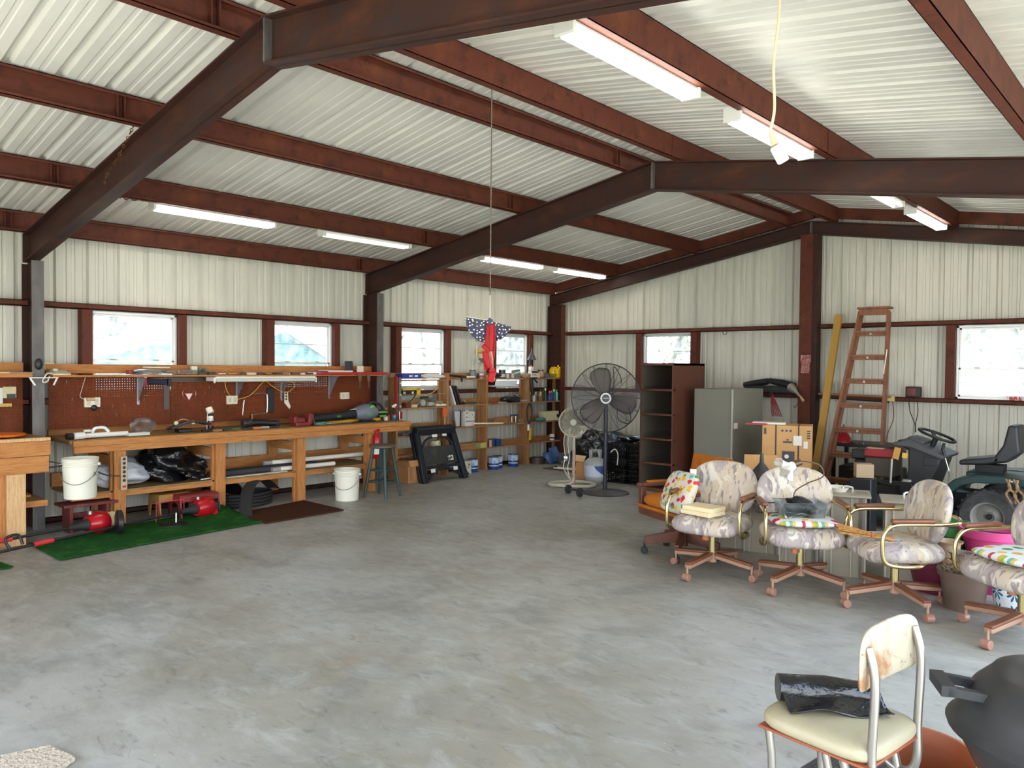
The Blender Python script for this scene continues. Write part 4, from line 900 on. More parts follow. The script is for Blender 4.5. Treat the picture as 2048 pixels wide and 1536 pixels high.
# cardboard carton right of stool
CB = mat('cardboard', L(186, 134, 84), .75, var=[(L(172, 120, 72), 4, X1, .4, .7)])
t = T('carton', 'open brown cardboard carton on the floor at the end of the workbench', 'box', (.42, -3.62, 0))
MB().box(.22, -3.80, 0, .58, -3.46, .29).build('carton_body', CB, t, world=True, bevel=.002)
MB().cb((.61, -3.63, .27), (.004, .35, .09), roty(-.5)).build('front_flap', CB, t, world=True)
MB().cb((.40, -3.83, .25), (.34, .004, .1), rotx(.5)).build('side_flap', CB, t, world=True)
for q in (-3.765, -3.735, -3.49): MB().box(.5805, q-.003, .04, .5815, q+.003, .25).build('printed_line', S('ink_brown', 110, 76, 50), t, world=True)
# ================================================================== SHELVING IN THE CORNER
WS, WSZ = W_['wood_shelf'], W_['wood_shelf_z']
t = T('shelving_unit', 'open pine shelving against the left wall in the far corner', 'shelving', (.18, -1.99, 0))
UY = (-3.80, -2.85, -2.03, -1.04, -.18)
for y in UY: MB().box(.155, y-.02, 0, .33, y+.02, 1.47 if y > -3.7 else 1.44).build('upright', WSZ, t, world=True, bevel=.002)
for y in UY[1:]: MB().box(.16, y-.065, 0, .20, y-.022, 1.40).build('rear_post', WSZ, t, world=True, bevel=.002)
for k in range(4):
    a, b = UY[k]+.021, UY[k+1]-.021
    for z in ((1.415, 1.025, .69, .345) if k else (1.405, 1.01, .62, .345)):
        MB().box(.165 if 1 else 0, a, z-.018, .325, b-.0, z).build('shelf_board', WS, t, world=True, bevel=.001)
    for z in (1.415, 1.025, .69, .345)[:4]:
        MB().box(.155, a, z+.002, .164, b, z+.085).build('back_slat', WS, t, world=True, bevel=.001)
MB().box(.33, -3.86, 1.20, .345, -2.9, 1.205).build('wire', hm, t, world=True)
# --- top shelf
ZT1 = 1.417
t = T('blue_carton', 'blue and white cartons lying on the shelving beside the middle column', 'box', (.25, -3.55, ZT1))
MB().box(.17, -3.70, ZT1, .32, -3.36, ZT1+.075).build('carton', S('blue_box', 48, 60, 140), t, world=True, bevel=.003)
for a, b in ((-3.58, -3.52), (-3.48, -3.42)): MB().box(.3205, a, ZT1+.03, .322, b, ZT1+.055).build('window_print', PW, t, world=True)
crumple('folded_sheet', (.25, -3.08, ZT1+.035), (.16, .46, .07), S('sheet_white', 216, 212, 204, rough=.8), 'folded white plastic sheet draped over the top shelf', 'sheet', 21)
t = T('clamp_tool', 'black bar clamp with white sleeve on the top shelf', 'tool', (.28, -2.5, ZT1))
MB().tube([(.25, -2.74, ZT1+.05), (.28, -2.62, ZT1+.04), (.29, -2.45, ZT1+.022)], .018, 8).build('clamp_bar', BK, t, world=True, smooth=True)
MB().box(.335, -2.60, ZT1-.05, .35, -2.57, ZT1+.05).build('clamp_jaw', BK, t, world=True, bevel=.003)
MB().cyl((.29, -2.45, ZT1+.022), (.29, -2.26, ZT1+.022), .014).build('white_sleeve', PW, t, world=True, smooth=True)
def can(name, c, r, h, col, lab, band=None, metal=0, lid=None, group=None, cat='can', rough=.35):
    t = T(name, lab, cat, c, 0, group)
    MB().lathe([(r, 0), (r, h)], (0, 0, 0), 22).build('can_body', S('cn_%d_%d_%d' % col, *col, rough=rough, metal=metal), t, smooth=.7, bevel=.002)
    if band: MB().lathe([(r*1.01, h*band[1]), (r*1.01, h*band[2])], (0, 0, 0), 22, cap=False).build('label_band', S('cn_%d_%d_%d' % band[0], *band[0]), t, smooth=.7)
    MB().lathe([(r*(.8 if lid else 1.03), h), (r*(.8 if lid else 1.03), h+.006)], (0, 0, 0), 22).build('lid', S('cn_%d_%d_%d' % (lid or (150, 150, 146)), *(lid or (150, 150, 146)), rough=.3, metal=0 if lid else .7), t, smooth=.7)
    return t
can('paint_can', (.24, -2.26, ZT1), .05, .125, (34, 52, 40), 'dark green paint can on the top shelf left of the ribbon', ((120, 132, 124), .1, .9))
can('jar', (.26, -2.09, ZT1), .04, .075, (206, 190, 186), 'pink and white jar beside the green paint can', ((150, 60, 70), .2, .6), lid=(230, 228, 220), cat='jar')
can('jar', (.22, -2.16, ZT1), .022, .06, (50, 44, 44), 'small dark jar between the green can and the white jar', cat='jar')
crumple('pouch', (.25, -1.78, ZT1+.045), (.14, .22, .09), S('pouch_black', 34, 34, 36, rough=.7), 'small black tool pouch on the top shelf behind the ribbon', 'pouch', 31)
can('paint_can', (.22, -1.58, ZT1), .055, .13, (70, 70, 68), 'grey metal can in front of the corner window', ((196, 196, 190), .15, .5), metal=.5)
can('jar', (.29, -1.52, ZT1), .027, .07, (190, 180, 176), 'small greyish jar in front of the grey can', cat='jar')
can('jar', (.28, -1.40, ZT1), .028, .075, (196, 186, 172), 'small beige jar right of the grey can', cat='jar')
t = T('carton', 'tilted grey-green carton with a white stripe on the top shelf', 'box', (.25, -1.26, ZT1))
MB().cb((.23, -1.26, ZT1+.07), (.05, .16, .13), rotx(.12)).build('carton_body', S('grey_green', 120, 126, 116), t, world=True, bevel=.002)
MB().cb((.258, -1.26, ZT1+.09), (.004, .15, .02), rotx(.2)).build('white_stripe', PW, t, world=True)
crumple('glove', (.25, -1.05, ZT1+.04), (.13, .2, .09), S('tan_glove', 172, 146, 110, rough=.85), 'tan work glove on the top shelf', 'glove', 33)
t = T('oil_bottle', 'white jug with red cap and black lettering on the shelving', 'bottle', (.26, -.88, ZT1))
MB().box(.22, -.96, ZT1, .30, -.79, ZT1+.12).build('jug_body', PW, t, world=True, bevel=.012)
MB().box(.222, -.955, ZT1+.12, .295, -.88, ZT1+.19).build('jug_neck', PW, t, world=True, bevel=.014)
MB().cyl((.26, -.92, ZT1+.19), (.26, -.92, ZT1+.215), .016).build('red_cap', S('tool_red', 170, 30, 34), t, world=True, smooth=.8)
MB().box(.3005, -.95, ZT1+.085, .3015, -.80, ZT1+.115).build('dark_band', BK, t, world=True)
text('CDC', .055, (.3025, -.875, ZT1+.052), RXW, S('ink', 60, 64, 70), t)
t = T('funnel', 'grey funnel upside down on a tall black bottle', 'funnel', (.24, -.86, ZT1+.0))
MB().lathe([(.075, .30), (.078, .305), (.02, .42), (.008, .50), (.006, .50), (.016, .42), (.07, .302)], (.20, -.84, ZT1), 24, cap=False).build('funnel_cone', S('funnel_grey', 70, 74, 76, rough=.4), t, world=True, smooth=.8)
MB().lathe([(.045, 0), (.045, .12), (.02, .32)], (.18, -.84, ZT1), 18).build('black_bottle', BK, t, world=True, smooth=.8)
can('jar', (.29, -.76, ZT1), .026, .08, (212, 176, 120), 'small tan jar beside the lettered jug', cat='jar', lid=(226, 222, 210))
can('paint_can', (.25, -.66, ZT1), .05, .135, (70, 52, 48), 'brown and silver can right of the lettered jug', ((176, 150, 120), .15, .85), metal=.3)
crumple('plastic_bag', (.25, -.42, ZT1+.04), (.14, .26, .08), BG, 'clear bag with blue tape rolls on the top shelf', 'bag', 35)
tag(MB().cyl((.25, -.52, ZT1+.03), (.29, -.52, ZT1+.03), .028).build('tape_roll', S('tape_blue', 70, 130, 190), smooth=.8), 'roll of blue tape inside the clear bag', 'tape')
YL = S('jug_yellow', 232, 190, 28, rough=.35)
for k, (y, x, lb) in enumerate(((-.33, .24, 'yellow oil jug on the top shelf, left one of two'), (-.25, .27, 'yellow oil jug on the top shelf, right one of two'))):
    t = T('oil_jug', lb, 'jug', (x, y, ZT1), 0, 'yellow oil jugs')
    MB().prism([(-.045, 0), (.045, 0), (.045, .17), (.02, .195), (-.045, .14)], -.05, .05, 'yz').build('jug_body', YL, t, bevel=.012)
    MB().cyl((0, .02, .19), (0, .02, .215), .016).build('cap', BK if k == 0 else YL, t, smooth=.8)
# --- left bay
t = T('spirit_level', 'long steel spirit level standing against the shelving upright', 'level', (.36, -3.77, 1.0))
MB().box(.345, -3.79, .98, .37, -3.755, 1.44).build('level_body', S('level_grey', 120, 112, 100, metal=.4, rough=.4), t, world=True, bevel=.003)
for z in (1.04, 1.20, 1.36): MB().cyl((.37, -3.772, z), (.373, -3.772, z), .014).build('vial', S('vial', 200, 200, 150), t, world=True)
tag(MB().box(.345, -3.86, 1.0, .36, -3.82, 1.46).build('red_strip', S('deep_red', 136, 16, 26)), 'narrow dark red strip beside the steel level', 'strip')
t = T('tape_measure_level', 'black and yellow level hanging on the first shelving bay', 'level', (.3, -3.5, 1.25))
MB().box(.30, -3.70, 1.19, .33, -3.45, 1.26).build('black_body', BK, t, world=True, bevel=.003)
MB().box(.30, -3.70, 1.26, .335, -3.40, 1.285).box(.30, -3.44, 1.19, .335, -3.38, 1.29).build('yellow_end', S('gold2', 220, 170, 30), t, world=True, bevel=.003)
for y in (-3.67, -3.52): MB().box(.3305, y-.02, 1.21, .332, y+.02, 1.24).build('vial', S('vial', 200, 200, 150), t, world=True)
cable('cord', [(.31, -3.50, 1.13), (.31, -3.4, 1.18), (.30, -3.15, 1.21), (.28, -3.0, 1.29)], .006, YC, 'yellow cord strung across the first shelving bay')
cable('cord', [(.31, -3.6, 1.08), (.31, -3.52, 1.12), (.32, -3.46, 1.19)], .007, BK, 'black cord hanging from the black and yellow level')
ZM = 1.014
t = T('storage_bin', 'clear plastic bin of plumbing parts on the middle shelf', 'bin', (.25, -3.22, ZM))
mb = MB(); 
for s in (1,): 
    mb.lathe([(.14, 0), (.17, .12), (.18, .125)], (0, 0, 0), 4, cap=False); mb.rot(rotz(PI/4)); mb.v = [Vector((v.x*.55, v.y*1.3, v.z)) for v in mb.v]
mb.build('bin_wall', W_['plastic_clear'], t, smooth=.5)
MB().cyl((.02, -.05, .06), (-.05, -.05, .06), .045).build('round_fitting', S('cream', 226, 216, 192), t, smooth=.8)
MB().cyl((0, .05, .035), (0, .16, .035), .03).build('pipe_fitting', S('cream', 226, 216, 192), t, smooth=.8)
MB().box(-.03, -.08, .11, .04, .04, .15).build('green_pouch', S('olive_dark', 40, 44, 34), t, bevel=.008)
blk('small_box', (.27, -3.58, ZM+.035), (.08, .11, .07), (96, 50, 36), 'small brown box left of the clear bin', 'box', .2)
blk('wood_scrap', (.28, -3.46, ZM+.02), (.06, .1, .04), (214, 196, 150), 'cream block between the brown box and the bin', 'block', .2)
crumple('rag', (.25, -2.97, ZM+.045), (.13, .17, .09), S('olive_rag', 128, 116, 78, rough=.9), 'olive canvas rag right of the clear bin', 'rag', 41)
tag(MB().cyl((.3, -3.05, ZM+.018), (.3, -2.87, ZM+.018), .018).build('caulk_tube', S('cream', 226, 216, 192), smooth=.8), 'white caulk tube lying in front of the rag', 'tube')
for k, (y, c, lb) in enumerate(((-2.74, (206, 196, 180), 'leaning white book on the middle shelf'), (-2.68, (34, 30, 34), 'black leaning book on the middle shelf'), (-2.62, (60, 36, 54), 'dark purple leaning book on the middle shelf'))):
    m = S('c_%d_%d_%d' % c, *c)
    tag(MB().cb((.25, y, ZM+.155), (.14, .028, .30), rotx(.38)).build('book', m, bevel=.002), lb, 'book', 'books leaning on the middle shelf')
blk('green_tray', (.25, -2.36, ZM+.022), (.12, .24, .045), (54, 62, 50), 'dark green tray on the middle shelf', 'tray')
tag(MB().ball((.25, -2.43, ZM+.055), .016).build('yellow_knob', S('gold2', 220, 170, 30), smooth=True), 'small yellow ball on the green tray', 'ball')
blk('tin', (.25, -2.2, ZM+.015), (.08, .1, .03), (120, 110, 110), 'flat grey tin at the end of the second bay', 'tin')
t = T('fly_swatter', 'orange fly swatter hanging below the middle shelf', 'swatter', (.35, -2.9, .9))
MB().prism([(-2.97, .98), (-2.93, 1.0), (-2.88, .98), (-2.885, .87), (-2.93, .85), (-2.965, .87)], .345, .349, 'yz').build('orange_flap', S('orange_dk', 206, 96, 40), t, world=True)
MB().box(.343, -2.935, .70, .351, -2.915, .86).build('handle', S('tan_plug', 190, 150, 98), t, world=True)
tag(MB().prism([(-2.62, .70), (-2.55, .70), (-2.55, .93), (-2.66, .93)], .25, .27, 'yz').build('leaning_board', S('panel_grey', 186, 186, 182)), 'white leaning panel on the third shelf', 'panel')
t = T('spackle_tub', 'large white, black-patterned rectangular can on the third shelf', 'can', (.25, -2.38, .692))
MB().box(.18, -2.48, .692, .32, -2.28, .92).build('can_body', S('tub_white', 204, 198, 188), t, world=True, bevel=.01)
MB().box(.3205, -2.47, .82, .322, -2.29, .91).build('dark_label', mat('blotch', L(206, 202, 192), .5, var=[(L(30, 28, 28), 22, X1, .48, .52)]), t, world=True)
MB().box(.3205, -2.47, .765, .3225, -2.29, .775).build('black_stripe', BK, t, world=True)
MB().cyl((.25, -2.38, .92), (.25, -2.38, .935), .03).build('lid', PW, t, world=True)
tag(MB().box(.20, -2.52, .692, .23, -2.485, .93).build('black_book', BK), 'black binder standing beside the patterned can', 'binder')
t = T('wood_crate', 'wooden box with green and yellow printed end on the low shelf', 'box', (.28, -2.25, .347))
MB().box(.17, -2.62, .347, .36, -2.06, .435).build('crate_body', WS, t, world=True, bevel=.002)
MB().box(.3605, -2.30, .352, .362, -2.20, .43).build('green_print', S('print_green', 120, 140, 80), t, world=True); MB().box(.3605, -2.195, .352, .362, -2.07, .43).build('yellow_print', S('print_yellow', 190, 170, 90), t, world=True)
t = T('tape_dispenser', 'yellow and white striped roll on the low shelf', 'roll', (.25, -3.0, .347))
MB().lathe([(.075, 0), (.085, .04), (.075, .08)], (.25, -3.02, .347), 24).build('lower_roll', S('roll_yellow', 220, 176, 50), t, world=True, smooth=.8)
MB().lathe([(.075, .08), (.08, .13), (.07, .17)], (.25, -3.02, .347), 24).build('upper_roll', mat('striped', L(214, 206, 170), .5, var=[(L(150, 150, 60), 20, X1, .5, .52)]), t, world=True, smooth=.8)
blk('paper_ream', (.24, -3.45, .64), (.14, .45, .03), (92, 98, 106), 'grey stack of papers on the shelf behind the end of the bench', 'papers')
# --- third bay
crumple('helmet', (.26, -1.42, ZM+.06), (.16, .42, .12), S('helmet_black', 26, 26, 28, rough=.25), 'glossy black elongated case on the middle shelf of the third bay', 'case', 51, .15)
can('paint_can', (.24, -1.24, ZM), .05, .125, (30, 28, 30), 'black can with brown label on the middle shelf', ((170, 150, 136), .3, .9))
tag(MB().cyl((.29, -1.2, ZM+.03), (.29, -1.0, ZM+.03), .022).build('caulk_tube', S('lilac', 160, 150, 160), smooth=.8), 'grey-lilac caulk tube lying on the middle shelf', 'tube')
blk('red_bit', (.3, -1.85, ZM+.015), (.05, .1, .03), (160, 30, 40), 'small red object at the left of the third bay', 'tool', .2)
blk('grey_card_pack', (.28, -1.6, ZM+.015), (.07, .22, .03), (150, 152, 136), 'pale packet in front of the black case', 'packet', .15)
tag(MB().box(.17, -1.85, 1.285, .3, -1.30, 1.305).cb((.33, -1.6, 1.345), (.004, .5, .07), roty(.2)).build('white_blind', S('blind', 226, 230, 232)), 'white blind slat hanging in front of the corner window', 'blind')
tag(MB().prism([(-1.78, .70), (-1.3, .70), (-1.34, .80), (-1.72, .79)], .19, .21, 'yz').build('plywood_offcut', WS), 'triangular plywood offcut on the third shelf', 'board')
t = T('trowel', 'long white stick and metal tools lying across the third shelf', 'tool', (.33, -1.9, .70))
MB().cyl((.36, -2.35, .735), (.36, -1.70, .71), .012).build('white_stick', S('cream', 226, 216, 192), t, world=True, smooth=True)
MB().box(.28, -1.72, .695, .34, -1.40, .71).build('metal_blade', S('chrome', 215, 212, 205), t, world=True, bevel=.003)
t = T('clamp_pair', 'blue clamp with two steel rods standing on the third shelf', 'clamp', (.25, -1.32, .692))
MB().box(.23, -1.40, .80, .27, -1.24, .83).build('blue_jaw', S('clamp_blue', 60, 70, 130), t, world=True, bevel=.006)
for y in (-1.37, -1.28): MB().cyl((.25, y, .692), (.25, y, .80), .008).build('rod', S('chrome', 215, 212, 205), t, world=True)
blk('soap_box', (.28, -1.18, .72), (.06, .08, .055), (120, 120, 112), 'small grey box at the end of the third shelf', 'box')
t = T('tool_carton', 'blue carton with black strap on the low shelf', 'box', (.28, -1.85, .347))
MB().box(.18, -1.98, .347, .33, -1.70, .46).build('carton_body', S('carton_blue', 34, 62, 120), t, world=True, bevel=.002)
MB().box(.3305, -1.85, .347, .333, -1.82, .462).build('strap', BK, t, world=True); MB().box(.3305, -1.98, .35, .333, -1.92, .46).build('tan_end', S('tan_plug', 190, 150, 98), t, world=True)
# --- fourth bay
cols = [(-.93, .022, .15, (56, 60, 60), 'dark slim bottle leftmost on the aerosol shelf', (200, 196, 186)), (-.87, .026, .15, (190, 188, 184), 'white and green aerosol can', (60, 80, 60)), (-.79, .022, .16, (120, 122, 124), 'slim grey bottle with nozzle', (220, 216, 200)),
        (-.72, .028, .12, (96, 76, 44), 'brown bottle with yellow label', (206, 180, 80)), (-.66, .02, .20, (214, 178, 96), 'tall yellow sealant tube', (40, 40, 40)), (-.60, .02, .20, (70, 44, 40), 'tall dark red sealant tube', (60, 60, 60)),
        (-.54, .022, .22, (40, 90, 66), 'tall green tube with white tip', (226, 216, 170)), (-.46, .03, .17, (32, 60, 130), 'blue can with orange-red upper half', (220, 90, 40)), (-.40, .03, .18, (28, 50, 120), 'blue aerosol can', (60, 90, 170)),
        (-.345, .03, .20, (60, 90, 60), 'green can with yellow cap behind the blue ones', (210, 190, 60)), (-.28, .033, .19, (110, 190, 176), 'mint green aerosol can at the right end', (40, 140, 120))]
for y, r, h, c, lb, cc in cols:
    bottle('aerosol_can', (.25+(.03 if r > .025 else 0), y, ZM+.01), [(r*.96, 0), (r, .004), (r, h*.72), (r*.7, h*.8)], S('cn_%d_%d_%d' % c, *c, rough=.3), lb+' on the shelf in the far corner', 'can', [('cap', [(r*.72, h*.8), (r*.62, h)], S('cn_%d_%d_%d' % cc, *cc, rough=.3))])
t = T('caulk_gun', 'black caulking gun hanging over the edge of the top shelf', 'caulk gun', (.35, -1.03, 1.25))
MB().tube([(.36, -1.04, 1.43), (.37, -1.03, 1.35), (.37, -1.0, 1.13)], [.02, .027, .024], 12).build('barrel', BK, t, world=True, smooth=.8)
MB().cb((.37, -.96, 1.42), (.02, .12, .025), rotx(.05)).build('handle', BK, t, world=True, bevel=.005); MB().cb((.37, -.93, 1.37), (.02, .11, .02), rotx(-.6)).build('trigger', BK, t, world=True, bevel=.005)
t = T('carton', 'cream carton with a black round print in the corner shelving', 'box', (.25, -.4, .70))
MB().box(.18, -.62, .695, .32, -.26, .85).build('carton_body', S('carton_cream', 206, 196, 160), t, world=True, bevel=.002)
MB().cyl((.3205, -.29, .77), (.322, -.29, .77), .03).build('black_print', BK, t, world=True)
crumple('hand_tool', (.3, -.72, .72), (.12, .24, .07), S('teal_tool', 52, 120, 124, rough=.4), 'teal and grey hand tool in front of the cream carton', 'tool', 61, .2)
cable('coiled_cable', [(.36, -1.13, .90), (.37, -1.09, 1.0), (.37, -1.03, .95), (.37, -1.02, .80), (.37, -1.08, .68), (.36, -1.12, .78), (.36, -1.13, .9)], .012, S('cable_dark', 30, 34, 44), 'dark cable coil hanging on the third shelving upright')
t = T('hung_duster', 'yellow handled tool hanging on the third shelving upright', 'tool', (.36, -1.06, .5))
MB().box(.35, -1.075, .40, .365, -1.02, .60).build('yellow_blade', S('gold2', 220, 170, 30), t, world=True, bevel=.003); MB().cyl((.36, -1.09, .56), (.36, -1.09, .66), .018).build('white_handle', PW, t, world=True, smooth=.8)
MB().cyl((.36, -1.10, .42), (.36, -1.09, .56), .009).build('black_tip', BK, t, world=True)
can('tub', (.26, -.36, .347), .042, .10, (204, 200, 186), 'white tub with black print on the low corner shelf', ((40, 40, 44), .3, .6), lid=(220, 216, 206), cat='tub')
# paint cans on the floor
for k, (x, y, lb) in enumerate(((.34, -2.34, 'blue and white paint can on the floor left of the second upright'), (.36, -1.90, 'blue and white paint can on the floor, first right of the middle upright'),
                               (.30, -1.76, 'blue and white paint can on the floor, half behind its neighbour'), (.33, -1.42, 'blue and white paint can on the floor standing alone near the third upright'))):
    t = T('paint_can', lb, 'paint can', (x, y, 0), 0, 'blue and white paint cans')
    MB().lathe([(.078, 0), (.08, .004), (.08, .19), (.076, .195)], (0, 0, 0), 26).build('can_body', S('can_blue', 30, 62, 140, rough=.35), t, smooth=.7)
    MB().lathe([(.0805, .10), (.0805, .185)], (0, 0, 0), 26, cap=False).build('pale_label', mat('label_fade', L(206, 216, 226), .4, var=[(L(90, 130, 190), 14, (1, 1, .4), .45, .65)]), t, smooth=.7)
    MB().lathe([(.081, .055), (.081, .07)], (0, 0, 0), 26, cap=False).build('white_stripe', PW, t, smooth=.7)
    MB().lathe([(.08, .193), (.08, .2), (.07, .2), (.07, .195)], (0, 0, 0), 26).build('lid', S('lid_metal', 150, 152, 156, metal=.7, rough=.3), t, smooth=.7)
t = T('paint_can', 'white paint can with dark stains on the floor beside the folded sawhorse', 'paint can', (.40, -2.54, 0))
MB().lathe([(.08, 0), (.08, .19)], (0, 0, 0), 26).build('can_body', mat('blotch2', L(206, 196, 176), .5, var=[(L(40, 34, 30), 9, X1, .52, .56)]), t, smooth=.7)
MB().lathe([(.078, .19), (.078, .2)], (0, 0, 0), 26).build('lid', S('lid_metal', 150, 152, 156), t, smooth=.7)
# folded black plastic sawhorse / work table leaning on the shelving
SB = mat('sawhorse_black', L(28, 31, 37), .5, spec=.4); SB2 = mat('sawhorse_panel', L(40, 40, 38), .55, var=[(L(78, 74, 62), 5, X1, .55, .75)])
t = T('folding_sawhorse', 'folded black plastic work table leaning against the shelving', 'work table', (.65, -3.1, 0), 0)
HZ = .72; TW = .36; TB2 = .44
def sp(u, h, dx=0):
    """point on the leaning face: u across (-1..1), h height fraction, dx out of the face"""
    w = TW+(TB2-TW)*(1-h); y = -3.27+.02*(1-h)+u*w; x = .50+.24*(1-h)+dx
    return Vector((x, y+.10*(1-h)*0, HZ*h))
for s_ in (-1, 1): 
    MB().beam(sp(s_*.86, .0), sp(s_*.93, .93), .085, .055, (1, 0, .3)).build('leg', SB, t, world=True, bevel=.008)
    MB().beam(sp(s_*.86, .0, -.07), sp(s_*.93, .93, -.09), .085, .05, (1, 0, .3)).build('rear_leg', SB, t, world=True, bevel=.008)
    for q in (-.025, .025): MB().beam(sp(s_*.86, .02, .03)+Vector((0, q, 0)), sp(s_*.93, .9, .03)+Vector((0, q, 0)), .012, .012).build('leg_rib', SB, t, world=True)
MB().beam(sp(-1, .97), sp(1, .97), .12, .10, (.3, 0, 1)).build('top_beam', SB, t, world=True, bevel=.012)
MB().beam(sp(-.8, .28), sp(.8, .28), .05, .04).build('lower_crossbar', SB, t, world=True, bevel=.006)
q = [sp(-.75, .32, -.01), sp(.75, .32, -.01), sp(.78, .66, -.01), sp(-.78, .66, -.01)]
MB().add([*q, *[p+Vector((-.015, 0, 0)) for p in q]], [(0, 1, 2, 3), (7, 6, 5, 4), (0, 4, 5, 1), (1, 5, 6, 2), (2, 6, 7, 3), (3, 7, 4, 0)]).build('shelf_panel', SB2, t, world=True)
MB().tube(catmull([sp(-.75, .67), sp(-.5, .80), sp(0, .84), sp(.5, .80), sp(.75, .67)], 6), .016, 8).build('upper_arch', SB, t, world=True, smooth=True)
MB().tube(catmull([sp(-.7, .08), sp(-.35, .2), sp(0, .24), sp(.35, .2), sp(.7, .08)], 6), .018, 8).build('lower_arch', SB, t, world=True, smooth=True)
MB().cb(sp(.45, .42, .0), (.003, .10, .07), roty(-.3)).build('worn_label', mat('worn_label', L(60, 60, 56), .5, var=[(L(216, 214, 206), 34, X1, .5, .52)]), t, world=True)
for u, h, w in ((-.5, .22, .05), (.5, .22, .05), (-.1, .88, .06), (.4, .88, .05)):
    p = sp(u, h, .022); MB().cb(p, (.003, w*1.6, w), roty(-.3)).build('sticker', PW, t, world=True)
# things hanging in the corner
t = T('fish_ornament', 'painted fish above a wooden plaque hanging on the wall by the ribbon', 'ornament', (.15, -2.15, 1.8))
fz = 1.80; fy = -1.98
MB().cyl((.0, fy, fz+.205), (.17, fy, fz+.2), .003).build('nail', BK, t, world=True)
for q in (-.1, .08): MB().cyl((.16, fy, fz+.2), (.17, fy+q, fz+.05), .002).cyl((.17, fy+q, fz+.03), (.17, fy+q*.9, fz-.08), .002).build('wire', BK, t, world=True)
MB().ball((.17, fy, fz+.03), (.012, .11, .032), 18, 10).build('fish_body', mat('fish', L(70, 120, 50), .4, var=[(L(206, 160, 60), 6, X1, .45, .6)]), t, world=True, smooth=True)
MB().prism([(fy-.09, fz+.03), (fy-.15, fz+.07), (fy-.14, fz-.01)], .165, .175, 'yz').build('fish_tail', S('fish_yellow', 220, 180, 80), t, world=True)
MB().box(.16, fy-.13, fz-.14, .18, fy+.13, fz-.07).build('plaque', mat('plaque', L(110, 84, 66), .7, var=[(L(196, 190, 176), 9, (1, 1, 1), .48, .55)]), t, world=True, bevel=.003)
# ================================================================== HANGING BOW
BX, BY = 4.491, -6.25
t = T('patriotic_bow', 'star-spotted navy fabric bow with long red streamers hanging from a rope', 'bow', (BX, BY, 1.95), .743)
MB().cyl((0, 0, .20), (0, 0, zr(RX)+PH+.098-1.95), .0045, n=8).build('rope', mat('rope', L(96, 84, 68), .9, var=[(L(140, 126, 104), 40, (1, 1, 3), .45, .6)]), t)
MB().cyl((0, 0, .02), (0, 0, .21), .0025, n=6).build('pale_string', S('cream', 226, 216, 192), t)
for k in range(3): MB().tube([(.006*math.cos(a*PI/4) if k % 2 else 0, 0 if k % 2 else .006*math.cos(a*PI/4), .235+k*.02+.014*math.sin(a*PI/4)) for a in range(8)], .002, 5, closed=True).build('chain_link', DK, t, smooth=True)
def spots():
    m = mat('star_fabric', L(70, 70, 86), .8, spec=.2); nt = m.node_tree; p = nt.nodes['Principled BSDF']
    tc = nt.nodes.new('ShaderNodeTexCoord'); v = nt.nodes.new('ShaderNodeTexVoronoi'); v.voronoi_dimensions = '2D'; v.inputs['Scale'].default_value = 36; v.inputs['Randomness'].default_value = .75
    mp = nt.nodes.new('ShaderNodeMapping'); mp.inputs['Rotation'].default_value = (PI/2, 0, 0)
    nt.links.new(tc.outputs['Object'], mp.inputs[0]); nt.links.new(mp.outputs[0], v.inputs['Vector'])
    r = nt.nodes.new('ShaderNodeMath'); r.operation = 'LESS_THAN'; r.inputs[1].default_value = .21; nt.links.new(v.outputs['Distance'], r.inputs[0])
    mx = nt.nodes.new('ShaderNodeMix'); mx.data_type = 'RGBA'; mx.inputs[6].default_value = L(74, 74, 90); mx.inputs[7].default_value = L(222, 222, 218)
    nt.links.new(r.outputs[0], mx.inputs[0]); nt.links.new(mx.outputs[2], p.inputs['Base Color']); return m
SF = spots()
def P_(a, z, d=0): return Vector((a, -d, z))
def fan_loop(a0, a1, L0, L1):
    mb = MB(); a0, a1 = math.radians(a0), math.radians(a1)
    def fn(u, v):
        a = a0+(a1-a0)*u; L_ = L0+(L1-L0)*u; r = .015+v*L_
        return P_(r*math.cos(a), r*math.sin(a), .012*v*math.sin(u*PI*11)+.01*math.sin(u*PI))
    mb.grid(fn, 66, 6); return mb
fan_loop(172, 262, .172, .155).build('left_loop', SF, t, smooth=True, solid=.003)
fan_loop(-14, -80, .155, .145).build('right_loop', SF, t, smooth=True, solid=.003)
fan_loop(171, 173, .172, .172).move((0, -.006, .006)).build('left_edge_trim', S('cream', 226, 216, 192), t, smooth=True, solid=.004)
MB().ball((0, -.02, -.005), (.024, .018, .030), 14, 10).build('knot', SF, t, smooth=True)
RR = mat('ribbon_red', L(160, 26, 30), .6, spec=.25, var=[(L(140, 22, 28), 6, X1, .4, .7)])
PKR = S('ribbon_peach', 206, 132, 108, rough=.6)
def ribbon(name, pts, w, m, tw=0, tw0=0):
    c = catmull(pts, 6) if len(pts) > 2 else [Vector(p) for p in pts]; mb = MB(); n = len(c)-1
    def fn(u, v):
        p = c[min(int(u*n+.5), n)]; a = tw0+tw*u
        d = (c[min(int(u*n+.5)+1, n)]-c[max(int(u*n+.5)-1, 0)]).normalized(); sd = Vector((d.z, 0, -d.x)).normalized() if abs(d.z)+abs(d.x) > 1e-6 else Vector((1, 0, 0))
        return p+(sd*math.cos(a)+Vector((0, 1, 0))*math.sin(a))*w*(v-.5)
    mb.grid(fn, n, 3); return mb.build(name, m, t, smooth=.6, solid=.002)
ribbon('red_streamer', [P_(-0.0096, -0.024, 0.028), P_(-0.0176, -0.104, 0.032), P_(-0.036, -0.216, 0.024)], .028, RR, .35)
